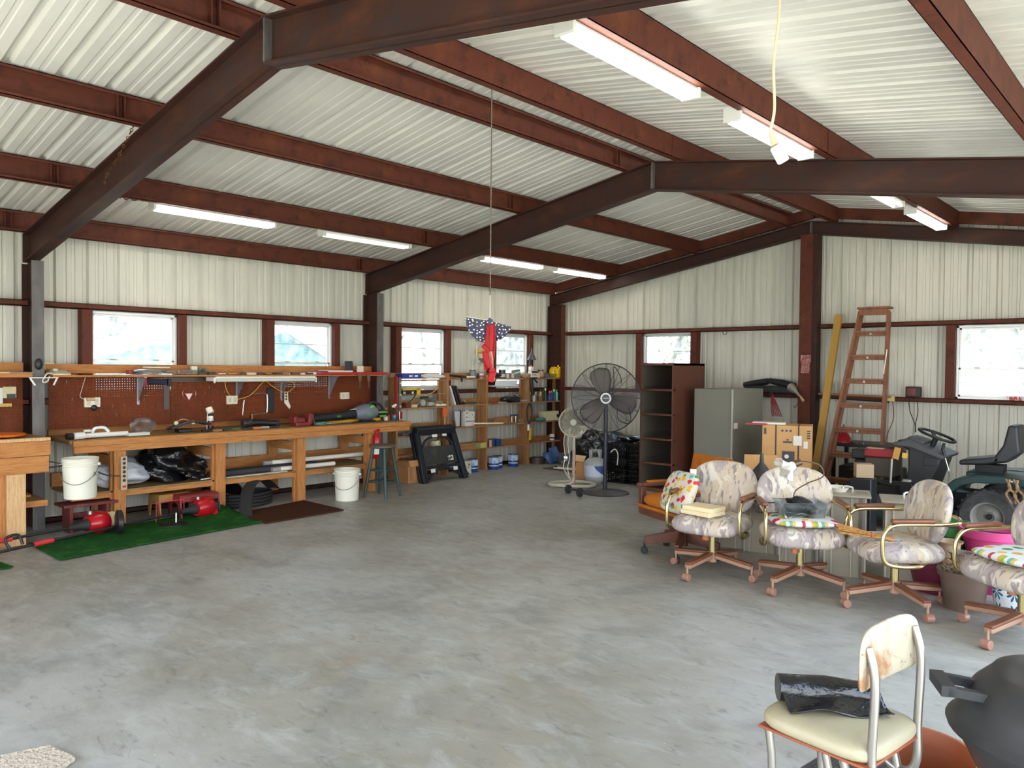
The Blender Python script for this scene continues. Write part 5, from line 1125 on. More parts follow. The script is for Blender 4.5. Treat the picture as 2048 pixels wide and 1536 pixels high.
ribbon('red_streamer', [P_(0.0096, -0.024, 0.032), P_(0.0144, -0.12, 0.036), P_(0.0096, -0.232, 0.032)], .034, RR, -.3)
ribbon('red_streamer', [P_(0.0288, -0.024, 0.016), P_(0.0336, -0.144, 0.016), P_(0.0288, -0.288, 0.016)], .022, RR, .5)
ribbon('peach_streamer', [P_(0.0, -0.04, 0.0096), P_(-0.008, -0.16, 0.008), P_(0.0096, -0.272, 0.008), P_(0.016, -0.368, 0.008)], .034, PKR, .6)
ribbon('peach_streamer', [P_(0.024, -0.04, 0.012), P_(0.0272, -0.16, 0.012), P_(0.0208, -0.304, 0.012)], .018, PKR, .2)
ribbon('red_streamer', [P_(-0.0576, -0.188, 0.036), P_(-0.028, -0.212, 0.044), P_(-0.0064, -0.24, 0.04)], .030, RR, .2)
ribbon('red_streamer', [P_(-0.036, -0.232, 0.036), P_(-0.024, -0.296, 0.04), P_(0.0032, -0.36, 0.036)], .046, RR, .15)
ribbon('red_streamer', [P_(-0.0368, -0.32, 0.016), P_(-0.0336, -0.368, 0.016), P_(-0.024, -0.384, 0.016)], .02, RR, .1)
ribbon('red_streamer', [P_(0.0, -0.376, 0.04), P_(0.0224, -0.38, 0.04), P_(0.0448, -0.376, 0.036)], .034, RR, .3)
ribbon('red_streamer', [P_(0.032, -0.384, 0.032), P_(0.0176, -0.424, 0.036), P_(0.0064, -0.468, 0.032)], .052, RR, .3)
ribbon('peach_streamer', [P_(0.032, -0.4, 0.024), P_(0.036, -0.432, 0.024), P_(0.036, -0.46, 0.024)], .014, PKR, .3)
# chain on the first left strip light
t = T('steel_chain', 'rusty chain looped over the nearest roof beam above the left strip light', 'chain', (1.40, -7.47, 3.2))
def chain(pts, n):
    c = catmull(pts, 12); L_ = len(c)-1
    for k in range(n):
        i = int(k*L_/n); d = (c[min(i+1, L_)]-c[i]).normalized(); sd = d.orthogonal().normalized() if k % 2 else d.cross(d.orthogonal()).normalized()
        p = c[i]; mb = MB().tube([p+d*.017*math.cos(a*PI/5)+sd*.009*math.sin(a*PI/5) for a in range(10)], .0032, 5, closed=True); mb.build('chain_link', W_['rust'], t, world=True, smooth=True)
chain([(1.30, -7.45, 3.125), (1.75, -7.9, 3.0), (2.28, -8.245, 2.98), (2.60, -8.245, 3.17), (2.86, -8.245, 3.33)], 30)
chain([(1.30, -7.45, 3.125), (1.75, -7.75, 3.06), (2.1, -8.0, 3.12)], 12)
# cord with socket
t = T('pendant_cord', 'beige electric cord with a white socket hanging at the right', 'cord', (7.55, -8.05, 2.35))
MB().tube(catmull([(7.53, -8.05, 3.10), (7.545, -8.05, 2.9), (7.545, -8.05, 2.75), (7.53, -8.05, 2.6), (7.535, -8.05, 2.45), (7.52, -8.05, 2.38)], 8), .0048, 8).build('flex', S('flex', 206, 184, 150, rough=.5), t, world=True, smooth=True)
MB().cb((7.555, -8.05, 2.30), (.035, .03, .06), Matrix.Rotation(.5, 3, Vector((.677, -.736, 0)))).build('socket', S('plastic_white2', 232, 226, 206, rough=.4), t, world=True, bevel=.006)
MB().cyl((7.525, -8.05, 2.375), (7.54, -8.05, 2.33), .009, .012).build('strain_relief', S('flex', 206, 184, 150), t, world=True, smooth=.8)
# ================================================================== FANS AND CORNER PILE
def guard(t, c, R, depth, nrm, m, rings, spokes, wr, nm='guard'):
    """wire fan cage: front dome of rings and spokes"""
    q = Vector(nrm).normalized().to_track_quat('Z', 'Y').to_matrix(); c = Vector(c)
    def pt(r, a, z): return c+q @ Vector((r*math.cos(a), r*math.sin(a), z))
    for side, nn in ((1, 'front_cage'), (-1, 'rear_cage')):
        mb = MB()
        for k in range(rings):
            r = R*(.14+.86*(k+1)/rings); z = side*depth*(1-(r/R)**3)*.9
            mb.tube([pt(r, 2*PI*i/48, z) for i in range(48)], wr if k < rings-1 else wr*1.6, 4, closed=True)
        for k in range(spokes):
            a0 = 2*PI*k/spokes
            mb.tube([pt(R*u, a0+.25*(1-u)*side, side*depth*(1-u**3)*.9) for u in (.14, .35, .6, .8, 1.0)], wr*1.3, 5)
        mb.build(nn, m, t, world=True, smooth=True)
    MB().tube([pt(R, 2*PI*i/64, 0) for i in range(64)], wr*3.2, 8, closed=True).build('rim', m, t, world=True, smooth=True)
    return pt
def blades(t, pt, R, n, a0, m, w=.34):
    for k in range(n):
        mb = MB()
        def fn(u, v):
            r = R*(.14+.80*u); wd = w*R*(.34+.66*math.sin(min(1, u*1.25+.12)*PI*.5))*(max(0, 1-max(0, (u-.72)/.28)**2.4))**.5; a = a0+2*PI*k/n; tt = (v-.5)*wd; rr = math.hypot(r, tt); return pt(rr, a+math.atan2(tt, r), .07*(v-.5)*(1-.5*u))
        mb.grid(fn, 14, 8); mb.build('fan_blade', m, t, world=True, smooth=True, solid=.003)
FN = Vector((8.4-2.95, -10.4+2.55, 0)).normalized()
t = T('pedestal_fan', 'large black industrial pedestal fan on a round base', 'fan', (2.91, -2.5, 0))
FB = S('fan_black', 24, 24, 26, rough=.4)
fc = Vector((2.93, -2.53, 1.215))
pt = guard(t, fc, .435, .10, FN, FB, 28, 16, .0022)
blades(t, pt, .42, 3, 1.83, S('fan_alu', 92, 82, 74, metal=.5, rough=.45), .62)
MB().cyl(pt(0, 0, .10), pt(0, 0, .118), .068, n=28).build('hub_ring', S('hub_white', 206, 206, 202), t, world=True, smooth=.8)
MB().cyl(pt(0, 0, .118), pt(0, 0, .122), .048, n=28).build('hub_disc', FB, t, world=True, smooth=.8)
text('LASKO', .026, pt(0, 0, .124), (PI/2, 0, math.atan2(FN.y, FN.x)+PI/2), S('hub_white', 206, 206, 202), t)
MB().cyl(pt(0, 0, -.02), pt(0, 0, -.26), .085, .07, n=20).build('motor_housing', FB, t, world=True, smooth=.8)
MB().cyl((2.91, -2.5, .05), (2.91, -2.5, 1.1), .026).build('lower_pole', S('pole_navy', 26, 28, 36, rough=.35), t, world=True, smooth=True)
MB().cyl((2.91, -2.5, .8), (2.91, -2.5, 1.18), .016).build('upper_pole', FB, t, world=True, smooth=True)
MB().lathe([(.0, .05), (.08, .05), (.12, .035), (.27, .02), (.30, .012), (.31, 0), (.0, 0)], (2.91, -2.5, 0), 48, cap=False).build('round_base', mat('fan_base', L(40, 36, 34), .5, var=[(L(78, 62, 48), 5, X1, .5, .7)]), t, world=True, smooth=.6)
for d in ((2.60, -2.86), (2.86, -2.96)):
    w = Vector((d[0], d[1], .055)); MB().lathe([(.0, -.018), (.045, -.018), (.055, -.012), (.055, .012), (.045, .018), (.0, .018)], w, 24, (.95, -.1, 0), cap=False).build('wheel', DK, t, world=True, smooth=.8)
    MB().beam(w+Vector((.02, 0, 0)), (w.x+.1, w.y+.08, .04), .03, .03).build('wheel_bracket', FB, t, world=True)
MB().tube(catmull([pt(.0, 0, -.2)+Vector((.1, 0, .05)), pt(.1, 0, .11)+Vector((.0, 0, .22)), pt(.0, 0, .11)+Vector((.1, .02, .40)), pt(.12, 0, .11)+Vector((.07, 0, .28)), pt(.0, 0, .12)+Vector((.16, .1, .19))], 8), .006, 6).build('upper_cord', BK, t, world=True, smooth=True)
MB().tube(catmull([(3.05, -2.45, 1.08), (3.10, -2.50, .95), (3.2, -2.42, .90), (3.22, -2.40, 1.0), (3.18, -2.40, 1.1)], 8), .006, 6).build('lower_cord', BK, t, world=True, smooth=True)
t = T('small_fan', 'smaller beige pedestal fan with a looped tube base', 'fan', (2.28, -2.36, 0))
SFM = S('fan_beige', 176, 168, 146, rough=.5)
fc = Vector((2.33, -2.42, .87)); pt = guard(t, fc, .185, .05, FN, SFM, 14, 12, .0018)
MB().lathe([(.185, -.02), (.20, -.015), (.20, .02), (.185, .025)], fc, 40, FN, cap=False).build('cage_band', SFM, t, world=True, smooth=.8)
blades(t, pt, .17, 4, .2, S('blade_clear', 120, 114, 98), .85)
MB().cyl(pt(0, 0, .045), pt(0, 0, .06), .042, n=24).build('hub_cap', S('hub_beige', 190, 184, 166), t, world=True, smooth=.8)
MB().cyl(pt(0, 0, -.02), pt(0, 0, -.16), .055, .045).build('motor_housing', SFM, t, world=True, smooth=.8)
MB().cyl((2.31, -2.38, .45), (2.31, -2.38, .80), .018).build('upper_pole', SFM, t, world=True, smooth=True)
MB().cyl((2.31, -2.38, .04), (2.31, -2.38, .5), .022).build('lower_pole', S('pole_rose', 170, 140, 120, rough=.4), t, world=True, smooth=True)
MB().tube(catmull([(2.31, -2.38, .12), (2.28, -2.42, .04), (2.14, -2.62, .03), (2.02, -2.52, .03), (2.05, -2.3, .03), (2.28, -2.1, .03), (2.5, -2.16, .03), (2.55, -2.36, .03), (2.42, -2.5, .03), (2.2, -2.62, .03)], 8), .022, 10).build('tube_base', SFM, t, world=True, smooth=True)
for k, dx in enumerate((-.05, .02)): MB().tube(catmull([(2.27+dx, -2.42, .80), (2.24+dx, -2.45, .6), (2.27+dx, -2.45, .4), (2.25+dx, -2.46, .25), (2.3, -2.44, .1)], 6), .005, 6).build('cord', WC, t, world=True, smooth=True)
# black bags, crates, propane
TB2_ = TB
crumple('garment_bag', (1.42, -.75, .30), (.55, .6, .62), TB2_, 'tall black rubbish bag behind the small fan', 'bag', 71, .45, nu=30, nv=22)
crumple('blue_bag', (1.95, -.85, .30), (.6, .5, .6), S('navy_bag', 22, 26, 44, rough=.3), 'dark navy bag behind the propane tank', 'bag', 72, .25, nu=30, nv=22)
CR = S('crate_black', 14, 14, 15, rough=.35)
def crate(c, rz, lab):
    t = T('milk_crate', lab, 'crate', c, rz, 'black plastic crates'); w, l, h = .33, .48, .27
    mb = MB()
    for k in range(9):
        x = -w/2+k*w/8; 
        for y in (-l/2, l/2): mb.box(x-.004, y-.004, 0, x+.004, y+.004, h)
    for k in range(12):
        y = -l/2+k*l/11
        for x in (-w/2, w/2): mb.box(x-.004, y-.004, 0, x+.004, y+.004, h)
    for z in (.0, .06, .12, .18, .255):
        hh = .012 if z else .02
        mb.box(-w/2-.004, -l/2-.005, z, w/2+.004, -l/2+.005, z+hh).box(-w/2-.004, l/2-.005, z, w/2+.004, l/2+.005, z+hh).box(-w/2-.005, -l/2, z, -w/2+.005, l/2, z+hh).box(w/2-.005, -l/2, z, w/2+.005, l/2, z+hh)
    mb.build('crate_wall', CR, t); MB().box(-w/2, -l/2, .0, w/2, l/2, .008).build('crate_base', CR, t)
    return t
k = 0
for (x, y, n, lb) in ((2.52, -1.45, 2, 'left'), (2.875, -1.43, 2, 'right')):
    for i in range(n): crate((x, y, .276*i), 0, 'black plastic crate in the %s stack beside the tall cabinet, %s one' % (lb, 'bottom' if i == 0 else 'top'))
crate((2.45, -.75, .0), .3, 'black plastic crate standing behind the other crates'); 
crumple('net_bag', (2.54, -1.4, .60), (.3, .42, .10), TB2_, 'black mesh lying on the left crate stack', 'net', 73, .4)
PT = S('propane_grey', 150, 150, 144, rough=.4)
t = T('propane_tank', 'grey propane cylinder with a blue label standing behind the fan pole', 'gas cylinder', (2.35, -1.95, 0))
MB().lathe([(.09, 0), (.10, .02), (.11, .03), (.14, .06), (.155, .10), (.157, .26), (.145, .31), (.10, .35), (.06, .365), (.0, .37)], (0, 0, 0), 32, cap=False).build('tank_body', PT, t, smooth=.9)
MB().lathe([(.158, .11), (.158, .26)], (0, 0, 0), 32, cap=False).build('label_band', S('label_grey', 176, 182, 192), t, smooth=.9)
mb = MB()
ca = math.atan2(-10.4+1.95, 8.6-2.35)
mb.grid(lambda u, v: (.1595*math.cos(ca-.1+u*1.1), .1595*math.sin(ca-.1+u*1.1), .115+(.145)*(1-(1-v)*(u**.6)*1.0) if v < 1 else .26), 16, 8); mb.build('blue_label', S('label_blue', 44, 60, 120, rough=.4), t, smooth=True)
mb = MB(); mb.grid(lambda u, v: (.085*math.cos(ca+.5+u*5.2), .085*math.sin(ca+.5+u*5.2), .355+.11*v), 24, 2); mb.build('collar', PT, t, smooth=True, solid=.006)
MB().cyl((0, 0, .36), (0, 0, .43), .02).build('valve', DK, t, smooth=.8)
t = T('open_carton', 'small open brown carton behind the propane tank', 'box', (2.0, -1.62, 0))
MB().box(1.86, -1.75, 0, 2.12, -1.5, .24).build('carton_body', CB, t, world=True); MB().cb((1.95, -1.79, .30), (.2, .1, .005), rotx(.9)).build('flap', S('card_light', 206, 168, 120), t, world=True)
tag(MB().tube(catmull([(2.44, -1.72, .42), (2.5, -1.7, .47), (2.55, -1.7, .40), (2.54, -1.7, .25)], 6), .008, 6).build('beige_hose', WC, smooth=True), 'beige hose end behind the propane tank', 'hose')
tag(MB().cb((1.40, -.66, .605), (.17, .10, .004), rotx(.4)).build('paper_sheet', PW), 'white sheet of paper behind the fan pole', 'paper')
tag(MB().cb((1.25, -.90, .58), (.16, .08, .004), rotx(.5)).build('paper_sheet', PW), 'folded white paper beside the small fan', 'paper')
crumple('plastic_bag', (.52, -.62, .13), (.22, .30, .26), S('bag_blue', 70, 96, 140, rough=.25), 'blue plastic sack on the floor in the far corner', 'sack', 74, .6, nu=24, nv=18)
crumple('plastic_bag', (.72, -.55, .09), (.34, .26, .18), BG, 'clear plastic bag beside the blue sack', 'bag', 75, .3)
for k in range(2): tag(MB().lathe([(.10, 0), (.13, .0), (.13, .05), (.10, .05), (.10, 0)], (.36, -.85, .052*k), 28, cap=False).build('flat_ring', S('ring_brown', 60, 48, 40), smooth=.7), ('lower' if k == 0 else 'upper')+' dark ring beside the blue sack', 'ring')
tag(MB().box(.85, -1.3, 0, 1.5, -.95, .012).build('floor_panel', S('panel_brown', 84, 60, 46)), 'thin brown panel lying on the floor behind the small fan', 'panel')
for k, (y, lb) in enumerate(((-1.02, 'rear'), (-1.12, 'front'))): tag(MB().cyl((1.05, y-.15, .032), (2.05, y-.15+.1, .032), .01).build('white_pipe', PW, smooth=True), 'thin white pipe lying on the brown panel, %s one' % lb, 'pipe')
# ================================================================== CABINETS
t = T('tall_cabinet', 'tall brown steel file cabinet with all drawers missing', 'cabinet', (3.32, -1.57, 0))
BRN = mat('cabinet_brown', L(88, 50, 38), .4, spec=.45, var=[(L(100, 60, 46), 2, X1, .4, .7)]); BIN = S('cabinet_inside', 96, 88, 76, rough=.5, metal=.2)
x0, x1, y0, y1, H = 3.08, 3.57, -1.97, -1.17, 1.665
MB().box(x0, y0, 0, x0+.018, y1, H).build('left_side', BIN, t, world=True); MB().box(x1-.018, y0, 0, x1, y1, H).build('right_side', BRN, t, world=True)
MB().box(x0, y1-.012, 0, x1, y1, H).build('back_panel', S('cab_dark', 40, 34, 30), t, world=True)
MB().box(x0, y0, H-.03, x1, y1, H).build('top_panel', BRN, t, world=True)
MB().box(x0, y0, 0, x1, y1, .05).build('bottom_panel', BRN, t, world=True)
mb = MB(); mb.box(x0, y0-.004, 0, x0+.02, y0, H).box(x1-.02, y0-.004, 0, x1, y0, H); mb.build('front_frame', BRN, t, world=True)
for k in range(1, 5):
    z = .05+k*.317
    MB().box(x0, y0, z-.012, x1, y0+.05, z+.012).build('divider_rail', BRN, t, world=True)
    for zz in (.05, .08):
        for xx in (x0+.022, x1-.03): MB().box(xx, y0+.04, z-.0+zz-.03, xx+.01, y1-.05, z+zz-.015).build('drawer_slide', S('slide', 110, 104, 94, metal=.6, rough=.4), t, world=True)
t = T('filing_cabinet', 'grey steel filing cabinet with its side to the camera', 'cabinet', (4.0, -1.35, 0))
GC = mat('cabinet_grey', L(118, 116, 104), .42, spec=.4, var=[(L(126, 124, 110), 1.5, X1, .4, .7)])
MB().box(3.74, -1.745, 0, 4.27, -.90, 1.345).build('cabinet_shell', GC, t, world=True, bevel=.004)
MB().box(3.755, -1.75, .03, 4.255, -1.746, 1.33).build('back_plate', GC, t, world=True)
MB().box(4.26, -1.77, .02, 4.275, -1.745, 1.345).build('edge_flange', S('grey_light', 170, 168, 156), t, world=True)
tag(MB().box(4.271, -1.72, .86, 4.274, -1.62, .93).build('sticker', PW), 'white sticker low on the grey cabinet', 'sticker')
# boxed appliance
t = T('appliance_carton', 'large brown appliance carton marked 612 with black straps', 'box', (4.95, -1.72, .0), .35)
CB2 = mat('carton_tan', L(204, 156, 98), .7, var=[(L(192, 142, 86), 3, X1, .4, .7)])
MB().box(-.27, -.19, .0, .27, .19, .955).build('carton_body', CB2, t, bevel=.004)
for x in (-.12, .125): MB().box(x-.008, -.193, 0, x+.008, .192, .958).build('strap', S('strap_dark', 50, 44, 40), t)
MB().box(-.05, -.196, .46, .085, -.19, .66).build('vent_panel', S('vent_dark', 66, 64, 64), t)
MB().cyl((0, -.1965, .60), (0, -.20, .60), .024).build('round_label', PW, t)
MB().box(.07, -.199, .73, .16, -.194, .84).build('paper_label', PW, t); MB().box(.18, -.199, .70, .225, -.194, .78).build('small_label', PW, t)
INK = S('ink', 60, 64, 70)
text('612', .09, (-.20, -.1945, .76), (PI/2, 0, .08), INK, t); text('TK', .07, (-.20, -.1945, .63), (PI/2, 0, 0), INK, t)
text('U', .08, (-.185, -.1945, .885), (PI/2, 0, 0), INK, t, sx=.8)
MB().box(-.04, -.1945, .755, .055, -.193, .775).build('logo_block', INK, t); MB().box(-.005, -.1945, .782, .02, -.193, .80).build('logo_mark', INK, t); MB().box(-.25, -.1945, .85, -.225, -.193, .92).build('printed_icon', INK, t)
for k in range(3): MB().cyl((-.05+k*.045, -.194, .895), (-.05+k*.045, -.195, .895), .013).build('round_print', S('print_blue', 50, 60, 110), t)
for k in range(4): MB().box(.215, -.1945, .81+k*.026, .25, -.193, .825+k*.026).build('printed_block', INK, t)
tag(MB().cb((4.78, -1.85, .97), (.36, .2, .022), rotz(.35)).build('white_board', PW), 'white board lying on the appliance carton', 'board')
tag(MB().cb((4.70, -2.02, .962), (.24, .02, .02), rotz(.35)).build('red_strip', S('tool_red', 170, 30, 34)), 'red strip lying on the front edge of the appliance carton', 'strip')
t = T('cord_bundle', 'hanging bundle of dark red cord behind the grey cabinet', 'cord', (4.40, -.9, 1.0))
for k in range(6): MB().tube(catmull([(4.38, -.9, 1.30), (4.38+.015*k, -.9, 1.15), (4.40+.025*k, -.9, .99)], 6), .007, 6).build('cord_strand', S('maroon', 110, 22, 28), t, world=True, smooth=True)
# cartons behind the chairs
t = T('moving_carton', 'brown open carton with raised flaps behind the middle chair', 'box', (5.2, -3.35, 0), .55)
MB().box(-.27, -.2, 0, .27, .2, .58).build('carton_body', CB2, t, bevel=.003)
MB().cb((.12, -.24, .68), (.30, .005, .22), rotx(.35)).build('front_flap', CB2, t); MB().cb((-.22, -.22, .66), (.16, .005, .18), rotx(.5)).build('torn_flap', CB2, t); MB().cb((-.33, 0, .63), (.005, .36, .16), roty(-.8)).build('side_flap', CB2, t)
MB().cb((.16, -.248, .72), (.05, .004, .12), rotx(.35)).build('packing_tape', S('tape_clear', 216, 200, 176, rough=.25), t)
t = T('oil_drain_funnel', 'black diamond shaped funnel standing behind the gap between two chairs', 'funnel', (5.70, -4.06, .438))
MB().lathe([(.06, 0), (.06, .10), (.115, .22), (.02, .34), (.014, .42), (.0, .42)], (0, 0, 0), 24, cap=False).build('funnel_body', S('charcoal2', 44, 44, 46, rough=.5), t, smooth=.6)
# vertical file drawers
FD = mat('drawer_tan', L(150, 140, 122), .45, spec=.4, metal=.1); FDL = S('drawer_light', 176, 166, 150, rough=.4)
def fdrawer(x, y, rz, lab, h=.62, shell=True):
    t = T('steel_box', lab, 'file drawer', (x, y, 0), rz, 'tan steel file drawers standing on end')
    w, d = .30, .27
    MB().box(-w/2, -d/2, 0, -w/2+.012, d/2, h).build('left_rail', FDL, t); MB().box(w/2-.012, -d/2, 0, w/2, d/2, h).build('right_rail', FDL, t)
    MB().box(-w/2+.012, -d/2+.01, 0, w/2-.012, -d/2+.02, h).build('drawer_side', FD, t)
    MB().box(-w/2+.05, -d/2-.002, 0, -w/2+.06, -d/2+.01, h).build('pressed_rib', FDL, t); MB().box(.04, -d/2-.002, 0, .05, -d/2+.01, h).build('pressed_rib', FDL, t)
    MB().box(.10, -d/2-.004, 0, .12, -d/2+.01, h).build('slide_channel', S('slide', 110, 104, 94), t)
    MB().box(-w/2+.01, d/2-.012, 0, w/2-.01, d/2, h).build('far_side', FD, t)
    MB().box(w/2-.002, -d/2+.01, 0, w/2+.004, d/2, h-.03).build('bottom_pan', S('pan_dark', 70, 76, 86, metal=.4, rough=.35), t)
    MB().box(-w/2-.03, -d/2-.035, h, w/2+.03, d/2+.03, h+.018).build('front_panel', FD, t, bevel=.003)
    MB().tube(catmull([(-.02, -.02, h+.018), (-.02, -.02, h+.05), (-.0, .0, h+.062), (.05, .03, h+.05), (.05, .03, h+.018)], 5), .009, 8).build('pull_handle', S('chrome_dull', 176, 170, 160, metal=.6, rough=.35), t, smooth=True)
    MB().cb((.12, -.02, h+.02), (.08, .035, .004)).build('label_holder', S('slide', 110, 104, 94), t)
    return t
fdrawer(6.49, -4.28, .35, 'tan file drawer standing on end with a white dish on top')
fdrawer(6.93, -4.26, .35, 'tan file drawer standing on end, nearest the garden tractor')
fdrawer(6.10, -4.20, .35, 'tan file drawer standing on end behind the chair with the patterned cushion', .6)
fdrawer(5.70, -4.0, .3, 'short tan file drawer standing on end with the black funnel on top', .42)
fdrawer(5.42, -4.02, .3, 'tan file drawer standing on end behind the chair with cream boxes', .5)
t = T('chair_pad_tray', 'scalloped white plastic dish on the file drawer', 'dish', (6.42, -4.28, .638))
MB().lathe([(.0, .0), (.07, .0), (.095, .03), (.10, .036), (.088, .033), (.06, .01), (.0, .01)], (0, 0, 0), 32, cap=False).build('dish_body', S('dish_white', 226, 220, 200, rough=.4), t, smooth=.8)
# ================================================================== CHAIRS
def floral():
    m = mat('floral', L(186, 174, 160), .85, spec=.2); nt = m.node_tree; p = nt.nodes['Principled BSDF']; tc = nt.nodes.new('ShaderNodeTexCoord')
    def n(sc, dist, st=(1, 1, 1), rt_=(0, 0, 0), det=3):
        mp = nt.nodes.new('ShaderNodeMapping'); mp.inputs['Scale'].default_value = st; mp.inputs['Rotation'].default_value = rt_
        nt.links.new(tc.outputs['Object'], mp.inputs[0])
        z = nt.nodes.new('ShaderNodeTexNoise'); z.inputs['Scale'].default_value = sc; z.inputs['Distortion'].default_value = dist; z.inputs['Detail'].default_value = det
        nt.links.new(mp.outputs[0], z.inputs['Vector']); return z.outputs[0]
    cur = None
    def mx(f, lo, hi, c2, base=None):
        nonlocal cur
        r = nt.nodes.new('ShaderNodeMapRange'); r.inputs[1].default_value = lo; r.inputs[2].default_value = hi; nt.links.new(f, r.inputs[0])
        x = nt.nodes.new('ShaderNodeMix'); x.data_type = 'RGBA'; nt.links.new(r.outputs[0], x.inputs[0])
        if cur is None: x.inputs[6].default_value = base
        else: nt.links.new(cur, x.inputs[6])
        x.inputs[7].default_value = c2; cur = x.outputs[2]
    mx(n(3.2, .6), .42, .58, L(188, 176, 166), L(186, 170, 146))
    mx(n(4.0, 1.4, (1, 1, .6), (.5, .3, .6)), .50, .55, L(160, 148, 143))
    mx(n(7.5, 2.4, (2.2, 1, .6), (.2, .7, .1)), .57, .60, L(140, 126, 126))
    mx(n(7, 1.6, (1.6, 1, .8)), .58, .62, L(198, 190, 176))
    nt.links.new(cur, p.inputs['Base Color']); return m
FL = floral()
BRS = S('brass', 206, 188, 134, rough=.2, metal=1.0); WDK = mat('chair_wood', L(116, 68, 44), .4, var=[(L(100, 56, 34), 6, (1, 1, 1), .4, .7)]); WLT = S('peach_metal', 160, 122, 98, rough=.4); CST = S('caster', 146, 104, 86, rough=.35)
def swivel_chair(loc, rz, star, lab, group=None):
    t = T('swivel_chair', lab, 'chair', loc, rz, 'brass-armed swivel chairs')
    # base
    for k in range(4):
        a = star-rz+k*PI/2; d = Vector((math.cos(a), math.sin(a), 0)); e = d*.34
        MB().beam(d*.03+Vector((0, 0, .135)), e+Vector((0, 0, .105)), .05, .03).build('base_leg', WLT, t, bevel=.006)
        MB().beam(d*.03+Vector((0, 0, .158)), e+Vector((0, 0, .125)), .052, .022).build('wood_cap', WDK, t, bevel=.007)
        MB().cyl(e+Vector((0, 0, .05)), e+Vector((0, 0, .11)), .008).build('caster_stem', WLT, t, smooth=True)
        sd = Vector((-d.y, d.x, 0)); c = e+Vector((0, 0, .028))+d*.012
        MB().cyl(c-sd*.026, c+sd*.026, .028, n=20).build('caster', CST, t, smooth=.8, bevel=.004)
    MB().cyl((0, 0, .09), (0, 0, .17), .035).build('hub', WLT, t, smooth=.8)
    MB().cyl((0, 0, .15), (0, 0, .33), .027, n=20).build('brass_post', BRS, t, smooth=.8)
    MB().cyl((-.045, -.03, .26), (-.045, -.03, .315), .028, n=14).build('tension_knob', S('knob_wood', 176, 104, 64), t, smooth=.3)
    MB().box(-.09, -.12, .315, .09, .12, .345).build('seat_plate', S('plate_brown', 90, 56, 44), t, bevel=.003)
    # seat: rounded cushion
    def seat(u, v):
        a = 2*PI*u; ph = PI*(v-.5)
        c_, s_ = math.cos(a), math.sin(a); sx = abs(c_)**.45*(1 if c_ > 0 else -1); sy = abs(s_)**.45*(1 if s_ > 0 else -1)
        f = math.cos(ph)**.34; zz = math.sin(ph)
        x = sx*f*.275; y = sy*f*.255
        return (x, y-.01, .398+zz*.068+(.010 if zz > 0 else 0)*(1-(x/.26)**2)-(.02*max(0, -y/.25)**3))
    MB().grid(seat, 40, 18).build('seat', FL, t, smooth=True)
    # backrest
    tilt = rotx(-.20)
    def back(u, v):
        a = 2*PI*u; ph = PI*(v-.5); c_, s_ = math.cos(a), math.sin(a)
        e = .82 if s_ > 0 else .7
        sx = abs(c_)**e*(1 if c_ > 0 else -1); sz = abs(s_)**e*(1 if s_ > 0 else -1)
        f = math.cos(ph)**.5; w = .27-.03*max(0, -s_)
        p = Vector((sx*f*w*1.03, math.sin(ph)*.048+(sx*f)**2*-.035, sz*f*.215))
        return tilt @ p+Vector((0, .235, .645))
    MB().grid(back, 44, 14).build('backrest', FL, t, smooth=True)
    # arms
    for s in (-1, 1):
        pts = [(s*.20, .10, .335), (s*.275, .02, .335), (s*.29, -.12, .338), (s*.29, -.20, .37), (s*.29, -.215, .47), (s*.288, -.20, .555), (s*.285, -.14, .602), (s*.283, .0, .61), (s*.277, .15, .61), (s*.26, .27, .615), (s*.19, .325, .625), (s*.09, .335, .63)]
        MB().tube(catmull(pts, 7), .0135, 12).build('arm_tube', BRS, t, smooth=True)
        MB().beam((s*.284, -.16, .630), (s*.284, .12, .633), .046, .028).build('arm_pad', WDK, t, bevel=.012, seg=3)
    return t
swivel_chair((5.745, -5.02, 0), .10, -.08, 'brass-armed swivel chair with two cream boxes on the seat')
swivel_chair((6.40, -4.93, 0), .62, -.17, 'brass-armed swivel chair with a clear bin and patterned cushion on the seat')
swivel_chair((7.04, -4.91, 0), -.86, .88, 'brass-armed swivel chair with a whisk broom on the seat')
swivel_chair((7.80, -5.08, 0), -.60, -.35, 'brass-armed swivel chair at the right edge with a patterned cushion')
